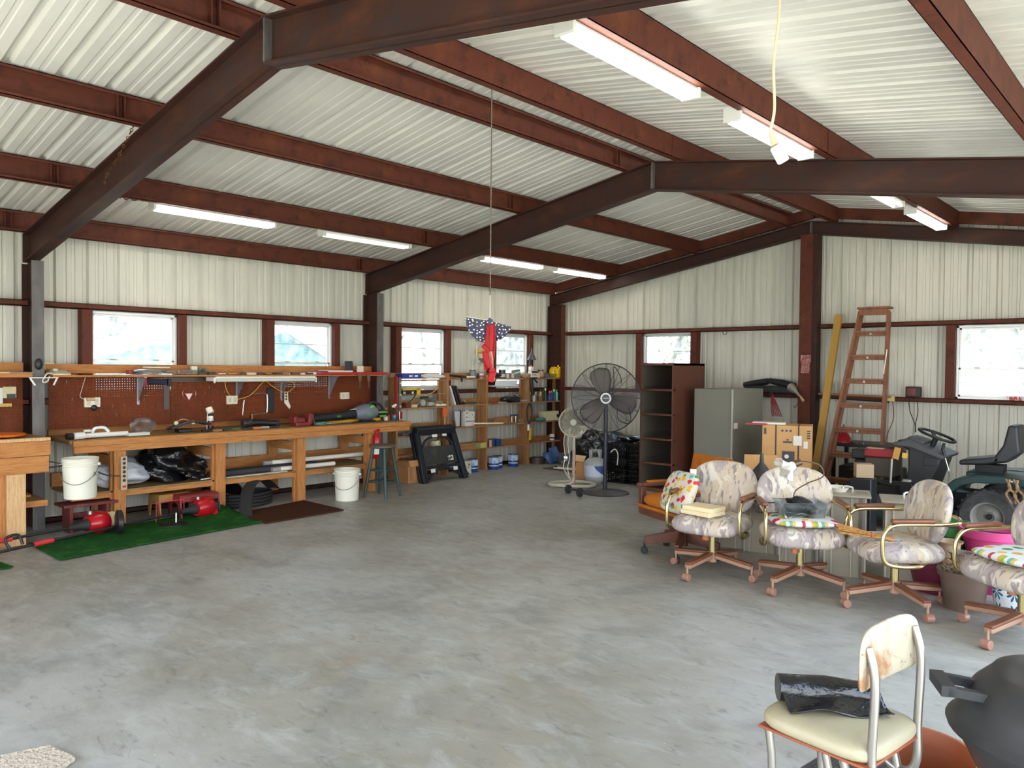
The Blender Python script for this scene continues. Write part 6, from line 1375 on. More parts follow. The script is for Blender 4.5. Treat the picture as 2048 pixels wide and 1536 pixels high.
# cushions
def print_mat(name, base, cells, scale, thr, stripes=None):
    m = mat(name, base, .8, spec=.2); nt = m.node_tree; p = nt.nodes['Principled BSDF']; tc = nt.nodes.new('ShaderNodeTexCoord')
    nz = nt.nodes.new('ShaderNodeTexNoise'); nz.inputs['Scale'].default_value = scale*.9
    nt.links.new(tc.outputs['Object'], nz.inputs['Vector'])
    ad = nt.nodes.new('ShaderNodeMix'); ad.data_type = 'VECTOR'; ad.inputs[0].default_value = .04; nt.links.new(tc.outputs['Object'], ad.inputs[4]); nt.links.new(nz.outputs['Color'], ad.inputs[5])
    v = nt.nodes.new('ShaderNodeTexVoronoi'); v.voronoi_dimensions = '2D'; v.inputs['Scale'].default_value = scale; nt.links.new(ad.outputs[1], v.inputs['Vector'])
    lt = nt.nodes.new('ShaderNodeMath'); lt.operation = 'LESS_THAN'; lt.inputs[1].default_value = thr; nt.links.new(v.outputs['Distance'], lt.inputs[0])
    sp_ = nt.nodes.new('ShaderNodeSeparateColor'); nt.links.new(v.outputs['Color'], sp_.inputs[0])
    cr = nt.nodes.new('ShaderNodeValToRGB'); cr.color_ramp.interpolation = 'CONSTANT'
    els = cr.color_ramp.elements
    for i, c in enumerate(cells):
        e = els[i] if i < 2 else els.new(i/len(cells)); e.position = i/len(cells); e.color = c
    nt.links.new(sp_.outputs[0], cr.inputs[0])
    mx = nt.nodes.new('ShaderNodeMix'); mx.data_type = 'RGBA'; mx.inputs[6].default_value = base; nt.links.new(lt.outputs[0], mx.inputs[0]); nt.links.new(cr.outputs[0], mx.inputs[7]); cur = mx.outputs[2]
    if stripes:
        sx = nt.nodes.new('ShaderNodeSeparateXYZ'); nt.links.new(tc.outputs['Object'], sx.inputs[0])
        ml = nt.nodes.new('ShaderNodeMath'); ml.operation = 'MULTIPLY'; ml.inputs[1].default_value = stripes[1]; nt.links.new(sx.outputs[0], ml.inputs[0])
        fr = nt.nodes.new('ShaderNodeMath'); fr.operation = 'FRACT'; nt.links.new(ml.outputs[0], fr.inputs[0])
        c2 = nt.nodes.new('ShaderNodeValToRGB'); c2.color_ramp.interpolation = 'CONSTANT'; e2 = c2.color_ramp.elements
        for i, c in enumerate(stripes[2]):
            e = e2[i] if i < 2 else e2.new(i/len(stripes[2])); e.position = i/len(stripes[2]); e.color = c
        nt.links.new(fr.outputs[0], c2.inputs[0])
        l2 = nt.nodes.new('ShaderNodeMath'); l2.operation = 'LESS_THAN'; l2.inputs[1].default_value = stripes[0]; nt.links.new(sx.outputs[1], l2.inputs[0])
        m2 = nt.nodes.new('ShaderNodeMix'); m2.data_type = 'RGBA'; nt.links.new(l2.outputs[0], m2.inputs[0]); nt.links.new(cur, m2.inputs[6]); nt.links.new(c2.outputs[0], m2.inputs[7]); cur = m2.outputs[2]
    nt.links.new(cur, p.inputs['Base Color']); return m
CR_ = [L(214, 166, 50), L(176, 40, 70), L(80, 140, 80), L(206, 150, 50), L(90, 160, 170), L(190, 60, 60)]
ST = [L(206, 204, 196), L(196, 160, 70), L(140, 166, 74), L(206, 206, 200), L(112, 160, 150), L(200, 174, 90), L(206, 206, 200), L(206, 204, 196), L(170, 60, 74), L(206, 204, 196)]
CUS = print_mat('cushion_print', L(206, 206, 204), CR_, 10, .27, (-.185, 4.6, ST))
PIL = print_mat('pillow_print', L(190, 184, 168), CR_, 21, .34)
def cushion(name, c, w, l, h, rot, m, lab):
    t = T(name, lab, 'cushion', c, rot=rot)
    def fn(u, v):
        a = 2*PI*u; ph = PI*(v-.5); c_, s_ = math.cos(a), math.sin(a)
        f = math.cos(ph)**.35
        return (abs(c_)**.45*(1 if c_ > 0 else -1)*f*w/2, abs(s_)**.45*(1 if s_ > 0 else -1)*f*l/2, math.sin(ph)*h/2*(1-.25*abs(c_*s_)*2*f))
    MB().grid(fn, 44, 12).build('cushion_body', m, t, smooth=True)
    return t
c1 = cushion('seat_cushion', (6.41, -4.95, .505), .46, .45, .062, (0, 0, .62), CUS, 'white cushion with birds and coloured stripes under the clear bin')
c2 = cushion('seat_cushion', (7.81, -5.10, .505), .46, .45, .062, (0, 0, -.60), CUS, 'white cushion with birds and coloured stripes on the chair at the right edge')
# orange armchair
OR = mat('velvet_orange', L(172, 100, 32), .9, spec=.15, var=[(L(154, 86, 26), 3, X1, .4, .65)]); DW = mat('dark_walnut', L(98, 54, 34), .5, var=[(L(80, 42, 26), 7, (1, 1, 1), .4, .7)])
t = T('office_armchair', 'orange velvet office armchair with dark wooden frame', 'chair', (5.28, -4.66, 0), -.42)
for k in range(5):
    a = -.35+.42+2*PI*k/5+.4; d = Vector((math.cos(a), math.sin(a), 0)); e = d*.33
    MB().prism([(0.04, .11), (.04, .215), (.33, .15), (.33, .085)], -.018, .018, 'xz').rot(rotz(a)).build('base_leg', DW, t, bevel=.004)
    sd = Vector((-d.y, d.x, 0)); c = e+Vector((0, 0, .032))
    MB().cyl(c-sd*.022, c+sd*.022, .031, n=18).build('caster', DK, t, smooth=.8, bevel=.006); MB().cyl(e+Vector((0, 0, .05)), e+Vector((0, 0, .10)), .009).build('caster_stem', DK, t)
MB().cyl((0, 0, .08), (0, 0, .23), .04).build('hub', DW, t, smooth=.8); MB().cyl((0, 0, .22), (0, 0, .30), .045).build('mechanism', BK, t, smooth=.8); MB().cb((-.05, .0, .305), (.26, .14, .05)).build('tilt_box', BK, t, bevel=.01)
MB().box(-.29, -.26, .32, .29, .26, .40).build('seat_frame', DW, t, bevel=.006)
MB().grid(lambda u, v: (lambda a, ph: (abs(math.cos(a))**.4*(1 if math.cos(a) > 0 else -1)*math.cos(ph)**.35*.275, abs(math.sin(a))**.4*(1 if math.sin(a) > 0 else -1)*math.cos(ph)**.35*.27-.01, .455+math.sin(ph)*.065))(2*PI*u, PI*(v-.5)), 40, 12).build('seat_cushion', OR, t, smooth=True)
MB().box(-.285, -.29, .385, .285, -.25, .415).build('front_piping', OR, t, bevel=.015)
mb = MB(); tl = rotx(-.22)
def ob(u, v):
    x = (u-.5)*.54; z = v*.38; a = 0
    dim = 0
    for bx in (-.15, 0, .15):
        for bz in (.14, .28): dim += .014*math.exp(-((x-bx)**2+(z-bz)**2)/.0006)
    return x, z, dim
mb.grid(lambda u, v: tl @ Vector((ob(u, v)[0], -.045*(1-abs(2*u-1)**6)*(1-abs(2*v-1)**6)+ob(u, v)[2]-.035*(2*u-1)**2, ob(u, v)[1]))+Vector((0, .25, .46)), 48, 36)
mb.grid(lambda u, v: tl @ Vector((ob(u, v)[0], .045*(1-abs(2*u-1)**6)*(1-abs(2*v-1)**6)-.035*(2*u-1)**2, ob(u, v)[1]))+Vector((0, .25, .46)), 24, 18)
mb.build('backrest', OR, t, smooth=1.2)
for s in (-1, 1):
    MB().box(s*.31-.025, -.24, .32, s*.31+.025, -.19, .555).build('front_arm_post', DW, t, bevel=.005); MB().box(s*.31-.025, .16, .32, s*.31+.025, .21, .555).build('rear_arm_post', DW, t, bevel=.005)
    MB().box(s*.31-.03, -.26, .555, s*.31+.03, .30, .585).build('armrest', DW, t, bevel=.006)
    MB().box(s*.31-.026, -.17, .583, s*.31+.026, .25, .603).build('arm_pad', OR, t, bevel=.009)
cushion('throw_pillow', (5.45, -5.03, .60), .37, .35, .11, (1.15, 0, -.42), PIL, 'cream pillow printed with coloured birds on the orange armchair')
tag(MB().cb((5.54, -4.97, .765), (.05, .003, .05), rotz(.3)).build('pillow_tag', PW), 'white tag on the bird pillow', 'tag')
# things on the chairs
CRM = S('box_cream', 222, 204, 160, rough=.5)
for k in range(2): tag(MB().cb((5.72+.01*k, -5.14, .492+.034*k), (.27-.01*k, .20, .033), rotz(-.15+.1*k)).build('flat_box', CRM, bevel=.003), ['lower of two flat cream boxes on the chair seat', 'upper of two flat cream boxes on the chair seat'][k], 'box', 'flat cream boxes')
t = T('plastic_bin', 'clear plastic bin with black wiring inside on the patterned cushion', 'bin', (6.41, -4.97, .537), .74)
mb = MB(); mb.lathe([(.5, 0), (.56, .10), (.60, .105)], (0, 0, 0), 4, cap=False); mb.rot(rotz(PI/4)); mb.v = [Vector((v.x*.40, v.y*.26, v.z)) for v in mb.v]; mb.build('bin_wall', W_['plastic_clear'], t, smooth=.5, solid=.003)
MB().box(-.13, -.08, .002, .13, .08, .006).build('bin_base', W_['plastic_clear'], t)
crumple('black_wiring', (6.41, -4.97, .61), (.22, .14, .12), BK, '', '', 81, .4, parent=t)
MB().cyl((.05, -.04, .05), (.09, -.03, .05), .03).build('brass_socket', BRS, t)
t = T('glass_lamp', 'glass flower lamp shade on a bent brown gooseneck over the middle chair', 'lamp', (6.41, -4.93, .65))
MB().tube(catmull([(6.36, -4.97, .64), (6.37, -4.96, .71), (6.44, -4.90, .77), (6.52, -4.83, .82), (6.50, -4.85, .90), (6.42, -4.91, .925), (6.38, -4.94, .92)], 8), .005, 8).build('gooseneck', S('bronze', 92, 70, 54, metal=.5, rough=.35), t, world=True, smooth=True)
MB().cyl((6.395, -4.93, .92), (6.36, -4.96, .905), .022, .028).build('lamp_socket', S('bronze', 92, 70, 54), t, world=True, smooth=.8)
mb = MB(); ax = Vector((-.62, -.55, -.45)).normalized(); qm = ax.to_track_quat('Z', 'Y').to_matrix(); lc = Vector((6.365, -4.957, .905))
def petal(u, v):
    a = 2*PI*u; r = .022+.075*v**1.6*(1+.0*v)+.014*v*math.sin(6*a); z = .015+.085*v-.02*v*math.cos(6*a)*v
    return lc+qm @ Vector((r*math.cos(a), r*math.sin(a), z))
mb.grid(petal, 72, 10); mb.build('glass_shade', mat('milk_glass', L(222, 216, 202), .25, spec=.6, trans=.25), t, world=True, smooth=True, solid=.003)
MB().ball(lc+ax*.03, .034, 16, 12).build('glass_knob', mat('milk_glass2', L(226, 228, 230), .15, spec=.6), t, world=True, smooth=True)
cable('thin_cord', [(6.28, -5.10, .63), (6.18, -5.12, .61), (6.14, -5.13, .56), (6.2, -5.14, .55), (6.3, -5.1, .56)], .004, BK, 'thin black cord looping out of the clear bin')
STR = mat('straw', L(190, 140, 76), .85, var=[(L(150, 104, 50), 40, (1, 1, 1), .4, .6)])
t = T('whisk_broom', 'straw whisk broom lying across the chair arm and seat', 'broom', (6.88, -5.1, .52))
mb = MB()
rb = random.Random(4)
p0, p1 = Vector((7.00, -5.10, .495)), Vector((6.76, -5.20, .53))
d = (p1-p0); sd = d.cross(Vector((0, 0, 1))).normalized()
for k in range(90):
    o_ = rb.uniform(-1, 1); h_ = rb.uniform(-1, 1); mb.cyl(p0+sd*o_*.014+Vector((0, 0, h_*.01)), p1+sd*o_*.075+Vector((0, 0, h_*.022))+d*rb.uniform(-.06, .02), .0022, n=4)
mb.build('bristles', STR, t, world=True)
MB().beam(p0-d*.35, p0+d*.12, .032, .024).build('bound_neck', STR, t, world=True, bevel=.006)
MB().cyl(p0-d*.45, p0-d*.33, .015).build('grey_handle', S('grey_cap', 120, 128, 130), t, world=True, smooth=.8)
MB().beam(p0+d*.2, p0+d*.215, .06, .032).build('red_band', S('tool_red', 170, 30, 34), t, world=True)
# ================================================================== PLANT POTS
def pot(name, c, rb_, rt_, h, m, lab, lip=.02, soil=True, rim=.04):
    t = T(name, lab, 'plant pot', c)
    MB().lathe([(rb_, 0), (rb_+(rt_-rb_)*.8, h-rim), (rt_+lip*.3, h-rim), (rt_+lip*.6, h), (rt_, h), (rt_-.01, h-rim), (rb_*.9, .02)], (0, 0, 0), 36).build('pot_body', m, t, smooth=.6)
    if soil: MB().lathe([(0, h-.05), (rt_*.93, h-.055)], (0, 0, 0), 24, cap=False).build('soil', S('soil', 60, 48, 38, rough=.95), t)
    return t
PUR = S('pot_plum', 104, 26, 50, rough=.4)
tp = pot('plant_pot', (7.16, -4.30, 0), .15, .205, .235, PUR, 'plum-red plastic pot holding a smaller cream pot')
pot('plant_pot', (7.22, -4.28, .19), .06, .085, .18, S('pot_cream', 176, 144, 114, rough=.5), 'cream plastic pot standing inside the plum pot', rim=.012)
tg = pot('plant_pot', (7.40, -4.64, 0), .115, .155, .26, mat('pot_mocha', L(98, 80, 68), .6, var=[(L(104, 84, 70), 5, X1, .4, .7)]), 'brown plastic pot with dried stems', soil=True)
mb = MB(); rs_ = random.Random(9)
for k in range(60):
    a = rs_.uniform(0, 2*PI); r = rs_.uniform(.0, .13); p = Vector((r*math.cos(a), r*math.sin(a), .21)); q = p+Vector((rs_.gauss(0, .05), rs_.gauss(0, .05), rs_.uniform(.04, .14))); e = q+Vector((rs_.gauss(0, .05), rs_.gauss(0, .05), rs_.uniform(-.06, .05)))
    mb.tube([p, q, e], .0018, 4)
o = mb.build('dried_stems', S('dry_stem', 150, 124, 84, rough=.9), tg); o['kind'] = 'stuff'
pot('plant_pot', (7.36, -4.56, .27), .05, .07, .09, S('pot_rusty', 128, 112, 104, rough=.7), 'small weathered pot sitting in the brown pot', rim=.01)
def leafpot():
    m = mat('pot_leaf', L(216, 220, 222), .35); nt = m.node_tree; p = nt.nodes['Principled BSDF']; tc = nt.nodes.new('ShaderNodeTexCoord')
    sx = nt.nodes.new('ShaderNodeSeparateXYZ'); nt.links.new(tc.outputs['Object'], sx.inputs[0])
    at = nt.nodes.new('ShaderNodeMath'); at.operation = 'ARCTAN2'; nt.links.new(sx.outputs[1], at.inputs[0]); nt.links.new(sx.outputs[0], at.inputs[1])
    def M2(op, a, b=None):
        n = nt.nodes.new('ShaderNodeMath'); n.operation = op
        for i, q in enumerate((a, b)):
            if q is None: continue
            if isinstance(q, (int, float)): n.inputs[i].default_value = q
            else: nt.links.new(q, n.inputs[i])
        return n.outputs[0]
    U = M2('MULTIPLY', at.outputs[0], .16); V = sx.outputs[2]
    fu = M2('SUBTRACT', M2('FRACT', M2('MULTIPLY', U, 7.0)), .5); fv = M2('SUBTRACT', M2('FRACT', M2('ADD', M2('MULTIPLY', V, 7.6), .35)), .5)
    an = M2('ARCTAN2', fv, fu); rr = M2('SQRT', M2('ADD', M2('MULTIPLY', fu, fu), M2('MULTIPLY', fv, fv)))
    pet = M2('ABSOLUTE', M2('SINE', M2('MULTIPLY', an, 4.0)))
    lim = M2('MULTIPLY', pet, .44)
    inside = M2('MULTIPLY', M2('LESS_THAN', rr, lim), M2('MULTIPLY', M2('GREATER_THAN', pet, .55), M2('GREATER_THAN', rr, .06)))
    mx = nt.nodes.new('ShaderNodeMix'); mx.data_type = 'RGBA'; mx.inputs[6].default_value = L(216, 220, 222); mx.inputs[7].default_value = L(30, 92, 116)
    nt.links.new(inside, mx.inputs[0]); nt.links.new(mx.outputs[2], p.inputs['Base Color']); return m
pot('plant_pot', (7.66, -4.52, 0), .10, .15, .27, leafpot(), 'white ceramic pot with blue leaf print', soil=False, rim=.03)
PNK = S('pot_pink', 176, 40, 100, rough=.4)
pot('plant_pot', (7.44, -4.02, .0), .15, .20, .28, PNK, 'lower magenta plastic pot behind the right edge chair'); pot('plant_pot', (7.44, -4.02, .235), .15, .20, .22, S('pot_pink2', 206, 70, 130, rough=.4), 'upper pink plastic pot stacked behind the right edge chair', rim=.06)
pot('plant_pot', (7.10, -3.86, .0), .16, .23, .42, S('pot_green', 52, 130, 58, rough=.45), 'green plastic pot behind the whisk broom chair', rim=.06)
# ================================================================== KITCHEN STEP STOOL
VIN = mat('vinyl_cream', L(156, 146, 118), .5, var=[(L(140, 128, 98), 3, X1, .5, .7), (L(120, 96, 70), 16, X1, .68, .74)]); VIN2 = mat('vinyl_back', L(158, 148, 126), .5, var=[(L(140, 98, 60), 7, X1, .50, .62), (L(110, 84, 60), 26, X1, .66, .7)]); TUBE = S('tube_chrome', 158, 152, 144, metal=.85, rough=.32)
t = T('step_stool_chair', 'cream vinyl kitchen stool chair with folding steps and tubular back', 'stool', (7.85, -8.28, 0))
MB().grid(lambda u, v: (lambda a, ph: (7.85+abs(math.cos(a))**.4*(1 if math.cos(a) > 0 else -1)*math.cos(ph)**.3*.168, -8.27+abs(math.sin(a))**.4*(1 if math.sin(a) > 0 else -1)*math.cos(ph)**.3*.165, .60+math.sin(ph)*.026+(.008 if ph > 0 else 0)))(2*PI*u, PI*(v-.5)), 44, 12).build('seat_pad', VIN, t, world=True, smooth=True)
MB().box(7.69, -8.425, .575, 8.01, -8.115, .583).build('seat_rim', S('rim_rust', 140, 70, 40), t, world=True, bevel=.003)
for y in (-8.40, -8.13):
    MB().tube(catmull([(7.99, y, .885), (8.01, y, .80), (8.005, y, .62), (8.005, y, .52), (7.985, y, .475), (7.94, y, .47), (7.90, y, .50), (7.88, y, .57)], 8), .0115, 12).build('back_tube', TUBE, t, world=True, smooth=True)
    MB().tube([(7.71, y, .57), (7.72, y, .5), (7.74, y, .0)], .0115, 12).build('front_leg', TUBE, t, world=True, smooth=True)
    MB().tube([(7.93, y, .57), (7.99, y, .3), (8.04, y, .0)], .0115, 12).build('rear_leg', TUBE, t, world=True, smooth=True)
MB().grid(lambda u, v: (lambda a, ph: (7.975+math.sin(ph)*.011-.018*(1-(abs(math.cos(a))**.4*math.cos(ph)**.3)**2)+.012, -8.265+abs(math.cos(a))**.4*(1 if math.cos(a) > 0 else -1)*math.cos(ph)**.3*.172, .832+abs(math.sin(a))**.45*(1 if math.sin(a) > 0 else -1)*math.cos(ph)**.3*.080+.012*(1-math.cos(a)**2)))(2*PI*u, PI*(v-.5)), 48, 12).build('backrest_panel', VIN2, t, world=True, smooth=True)
STP = mat('step_rubber', L(84, 80, 76), .6)
MB().box(7.66, -8.14, .34, 7.84, -7.86, .352).build('upper_step', STP, t, world=True, bevel=.004)
mb = MB(); [mb.box(7.668+k*.0115, -8.13, .352, 7.673+k*.0115, -7.87, .3545) for k in range(15)]; mb.build('step_tread', S('tread_dark', 60, 58, 56, rough=.7), t, world=True)
text('COSCO', .045, (7.75, -8.0, .3548), (0, 0, PI/2), S('tread_light', 96, 92, 88), t)
MB().box(7.52, -8.40, .18, 7.74, -8.14, .19).build('lower_step', STP, t, world=True, bevel=.004)
for x in (7.65, 7.85): MB().beam((x, -7.90, .345), (x, -8.38, .10), .01, .02).build('step_arm', TUBE, t, world=True)
TBM = TB
t = T('bag_roll', 'roll of black bin bags lying on the cream stool seat', 'bag roll', (7.80, -8.25, .635))
pc = catmull([(7.70, -8.35, .665), (7.76, -8.27, .668), (7.86, -8.18, .655), (7.93, -8.12, .645)], 8)
mb = MB().tube([(7.705, -8.335, .672), (7.80, -8.24, .670), (7.90, -8.15, .662)], [.038, .04, .034], 20); mb.build('roll_core', TBM, t, world=True, smooth=.8)
mb = MB(); mb.grid(lambda u, v: Vector((7.705, -8.335, .632))+Vector((.20*u, .19*u, 0))+Vector((.075*v, -.055*v, 0))+Vector((0, 0, .012+.05*(1-v)**2*1.1+.008*math.sin(9*u+5*v)*v)), 26, 14); mb.build('loose_flap', TBM, t, world=True, smooth=True, solid=.003)
for o_ in COL.objects:
    if o_.name in ('step_stool_chair', 'bag_roll'): o_.rotation_euler = (0, 0, -.14)
# terracotta planter and grill
TC = mat('terracotta_plastic', L(156, 84, 48), .5, var=[(L(138, 70, 38), 3, X1, .4, .7)])
pot('planter_bowl', (7.88, -7.62, 0), .13, .185, .30, TC, 'large terracotta-coloured planter behind the cream stool', soil=False, rim=.05)
GB = mat('grill_black', L(44, 43, 43), .42, spec=.45, var=[(L(60, 56, 52), 7, X1, .55, .75)])
t = T('kettle_grill', 'black dome-lidded grill with a side handle at the bottom right', 'grill', (8.335, -7.925, 0))
RG = .262; GZ = .60
MB().lathe([(.0, GZ-.30), (.10, GZ-.27), (.19, GZ-.16), (RG, GZ-.02), (RG+.012, GZ), (RG, GZ+.0)], (0, 0, 0), 44, cap=False).build('lower_bowl', GB, t, smooth=.9)
MB().lathe([(RG+.022, GZ-.008), (RG+.026, GZ+.004), (RG+.01, GZ+.018), (RG-.0, GZ+.03), (RG-.018, GZ+.07), (RG-.04, GZ+.11), (RG-.085, GZ+.155), (RG-.09, GZ+.163), (RG-.15, GZ+.185), (0, GZ+.195)], (0, 0, 0), 44, cap=False).build('dome_lid', GB, t, smooth=.9)
da = math.atan2(-.677, -.736)-.25
hd = Vector((math.cos(da), math.sin(da), 0)); hs = Vector((-hd.y, hd.x, 0))
MB().beam(hd*(RG-.05)+hs*.05+Vector((0, 0, GZ+.105)), hd*(RG+.045)+hs*.05+Vector((0, 0, GZ+.115)), .022, .024).beam(hd*(RG-.05)-hs*.05+Vector((0, 0, GZ+.105)), hd*(RG+.045)-hs*.05+Vector((0, 0, GZ+.115)), .022, .024).beam(hd*(RG+.045)+hs*.061+Vector((0, 0, GZ+.115)), hd*(RG+.045)-hs*.061+Vector((0, 0, GZ+.115)), .036, .03).build('lid_handle', BK, t, smooth=True)
MB().cyl((.12, -.195, GZ-.05), (.13, -.215, GZ-.05), .01).build('brass_bolt', BRS, t, smooth=.8)
for k in range(3):
    a = .5+2*PI*k/3; MB().cyl((.12*math.cos(a), .12*math.sin(a), GZ-.24), (.22*math.cos(a), .22*math.sin(a), 0), .012).build('leg', GB, t, smooth=True)
# ================================================================== BOARD, LADDER, WALL THINGS
t = tag(MB().beam((5.02, -1.16, .0), (4.965, -.19, 2.315), .045, .09, (1, 0, 0)).build('leaning_board', S('board_yellow', 178, 136, 62, rough=.6), bevel=.003), 'long yellowish lumber board leaning beside the ridge column', 'board')
LW_ = mat('ladder_wood', L(134, 86, 58), .6, var=[(L(112, 66, 42), 6, (4, 4, 1), .45, .7), (L(150, 116, 90), 20, X1, .62, .75)])
t = T('step_ladder', 'tall brown wooden stepladder leaning against the gable wall', 'ladder', (5.5, -.7, 0))
def lp(u, h, d=0):
    hw = .345-.178*h; c = 5.50-.03*h; return Vector((c+u*hw, -1.30+.92*h+d, 2.36*h))
for s in (-1, 1): MB().beam(lp(s, 0), lp(s, .985), .03, .085, (0, 1, .35)).build('side_rail', LW_, t, world=True, bevel=.003)
for s in (-1, 1): MB().beam(lp(s*.93, 0, .09), lp(s*.93, .97, .06), .028, .045, (0, 1, .35)).build('rear_rail', LW_, t, world=True, bevel=.003)
for k in range(7):
    h = .13+.1245*k
    a, b = lp(-1, h), lp(1, h); MB().beam(a, b, .10, .024).build('tread', LW_, t, world=True, bevel=.003)
    MB().beam(a+Vector((0, -.02, -.028)), b+Vector((0, -.02, -.028)), .012, .05).build('tread_brace', LW_, t, world=True, bevel=.002)
    m = (a+b)/2+Vector((.0, -.03, -.025)); MB().cyl(m, m+Vector((0, -.012, 0)), .014).build('rod_washer', S('chrome_dull', 176, 170, 160), t, world=True)
a, b = lp(-1, 1), lp(1, 1)
MB().box(a.x-.02, a.y-.09, 2.36, b.x+.02, a.y+.10, 2.385).build('top_cap', LW_, t, world=True, bevel=.004)
MB().box(a.x+.0, a.y-.08, 2.28, b.x-.0, a.y-.055, 2.36).build('cap_skirt', LW_, t, world=True, bevel=.003)
q = lp(1, .72, -.047); MB().cb(q+Vector((0, 0, 0)), (.012, .005, .32), rotx(-.37)).build('white_label', PW, t, world=True)
# shelf of tools on the middle girt
t = T('golf_bag', 'black tool roll with a shiny metal lamp reflector lying on the middle girt', 'tool roll', (4.1, -.24, 1.40))
mb = MB().tube([(3.70, -.26, 1.37), (3.80, -.26, 1.385), (4.05, -.26, 1.43)], [.04, .05, .045], 12); mb.build('left_roll', BK, t, world=True, smooth=.8)
mb = MB().tube([(4.06, -.26, 1.44), (4.25, -.26, 1.41), (4.42, -.28, 1.36)], [.035, .05, .06], 12); mb.build('right_roll', BK, t, world=True, smooth=.8)
MB().box(3.72, -.30, 1.265, 4.45, -.17, 1.37).build('dark_case', S('case_dark', 30, 34, 32), t, world=True, bevel=.02)
MB().tube([(4.40, -.33, 1.36), (4.45, -.36, 1.33), (4.50, -.38, 1.29), (4.56, -.40, 1.24)], [.062, .05, .022, .014], 20).build('reflector', S('reflector', 190, 186, 170, metal=.8, rough=.3), t, world=True, smooth=.8)
MB().cyl((4.56, -.40, 1.24), (4.61, -.42, 1.18), .012, .02).build('wood_handle', S('tan_plug', 190, 150, 98), t, world=True, smooth=.8)
tag(MB().tube(catmull([(4.43, -.16, 1.205), (4.44, -.19, 1.13), (4.42, -.24, 1.08), (4.40, -.24, 1.11)], 6), .004, 6).build('wire_hook', DK, smooth=True), 'black J-shaped hook hanging below the middle girt', 'hook')
tag(MB().tube(catmull([(3.3, -.16, 2.15), (3.33, -.19, 2.10), (3.37, -.19, 2.10), (3.38, -.17, 2.14)], 6), .004, 6).build('wire_hook', DK, smooth=True), 'small dark hook below the upper girt on the gable wall', 'hook')
t = T('wall_paper', 'two tattered pink and brown papers taped to the ridge column', 'paper', (4.56, -.265, 1.65))
PKP = mat('pink_paper', L(150, 92, 84), .8, var=[(L(200, 150, 140), 16, X1, .5, .6), (L(86, 50, 48), 22, X1, .56, .62)])
MB().box(4.50, -.266, 1.69, 4.64, -.264, 1.79).build('upper_paper', PKP, t, world=True); MB().cb((4.565, -.266, 1.62), (.11, .002, .14), roty(.05)).build('lower_paper', PKP, t, world=True)
tag(MB().box(4.82, -.2, 1.264, 4.90, -.12, 1.42).box(4.84, -.18, 1.42, 4.88, -.14, 1.45).build('white_bottle', S('bottle_grey', 176, 186, 190)), 'grey-white bottle with a black cap on the middle girt behind the board', 'bottle')
tag(MB().cyl((4.72, -.20, 1.275), (5.62, -.20, 1.262), .014).build('wood_dowel', S('dowel', 150, 104, 66), smooth=True), 'long wooden tool handle lying on the middle girt', 'handle')
tag(MB().cyl((4.6, -.19, 1.232), (5.6, -.19, 1.20), .011).build('black_pipe', BK, smooth=True), 'thin black pipe hung in front of the middle girt', 'pipe')
t = T('alarm_box', 'black box with a glowing red display on the middle girt', 'clock', (5.88, -.2, 1.33))
MB().box(5.80, -.24, 1.268, 5.97, -.16, 1.40).build('box_body', BK, t, world=True, bevel=.01); MB().box(5.82, -.243, 1.29, 5.92, -.24, 1.38).build('red_display', mat('led_red', L(60, 20, 14), .4, emit=(L(190, 50, 24), .06)), t, world=True)
tag(MB().box(5.56, -.172, 1.20, 5.66, -.15, 1.27).build('outlet_box', S('outlet_yellow', 206, 186, 110), bevel=.003), 'yellowed outlet box on the middle girt beside the ladder', 'outlet')
cable('extension_cord', [(5.64, -.18, 1.21), (5.66, -.2, 1.0), (5.60, -.22, .8), (5.57, -.25, .6)], .005, S('cord_red', 110, 44, 36), 'reddish cord running down from the yellowed outlet')
cable('extension_cord', [(5.84, -.24, 1.27), (5.86, -.25, 1.1), (5.93, -.3, .95), (5.95, -.35, .85)], .005, BK, 'left black cord hanging from the red display box')
cable('extension_cord', [(5.93, -.24, 1.27), (5.95, -.25, 1.1), (5.94, -.3, .95), (5.955, -.35, .85)], .005, BK, 'right black cord hanging from the red display box')
tag(MB().box(6.86, -.19, 1.266, 7.0, -.14, 1.31).build('striped_box', mat('redwhite', L(170, 50, 44), .5, var=[(L(220, 200, 190), 30, X1, .5, .53)]), bevel=.002), 'small red and white box on the sill of the right window', 'box')
# dark work table with wires behind the ladder
t = T('utility_table', 'dark cluttered utility table behind the ladder', 'table', (5.35, -.62, 0))
MB().box(5.12, -.84, .66, 5.95, -.3, .70).build('table_top', BK, t, world=True)
for x in (5.15, 5.91):
    for y in (-.8, -.35): MB().box(x-.02, y-.02, 0, x+.02, y+.02, .66).build('leg', BK, t, world=True)
tag(MB().lathe([(.10, 0), (.085, .06), (.02, .16), (.008, .22)], (5.23, -.7, .70), 20).build('red_funnel', FRD, smooth=.6), 'red plastic funnel on the utility table left of the ladder', 'funnel')
for k in range(4):
    cable('wire_bundle', [(5.35+.05*k, -.8, .72), (5.5, -.84, .62-.03*k), (5.45+.05*k, -.98, .45), (5.3+.06*k, -.97, .35+.04*k)], .006, [BK, S('brown_wire', 104, 84, 50), BK, WC][k], ['black', 'brown', 'dark', 'white'][k]+' cable tangled below the utility table', 'cable')
tag(MB().box(5.2, -.78, .0, 5.88, -.38, .42).build('dark_toolbox', S('dark_box', 30, 28, 28), bevel=.02), 'dark tool chest under the utility table', 'chest')
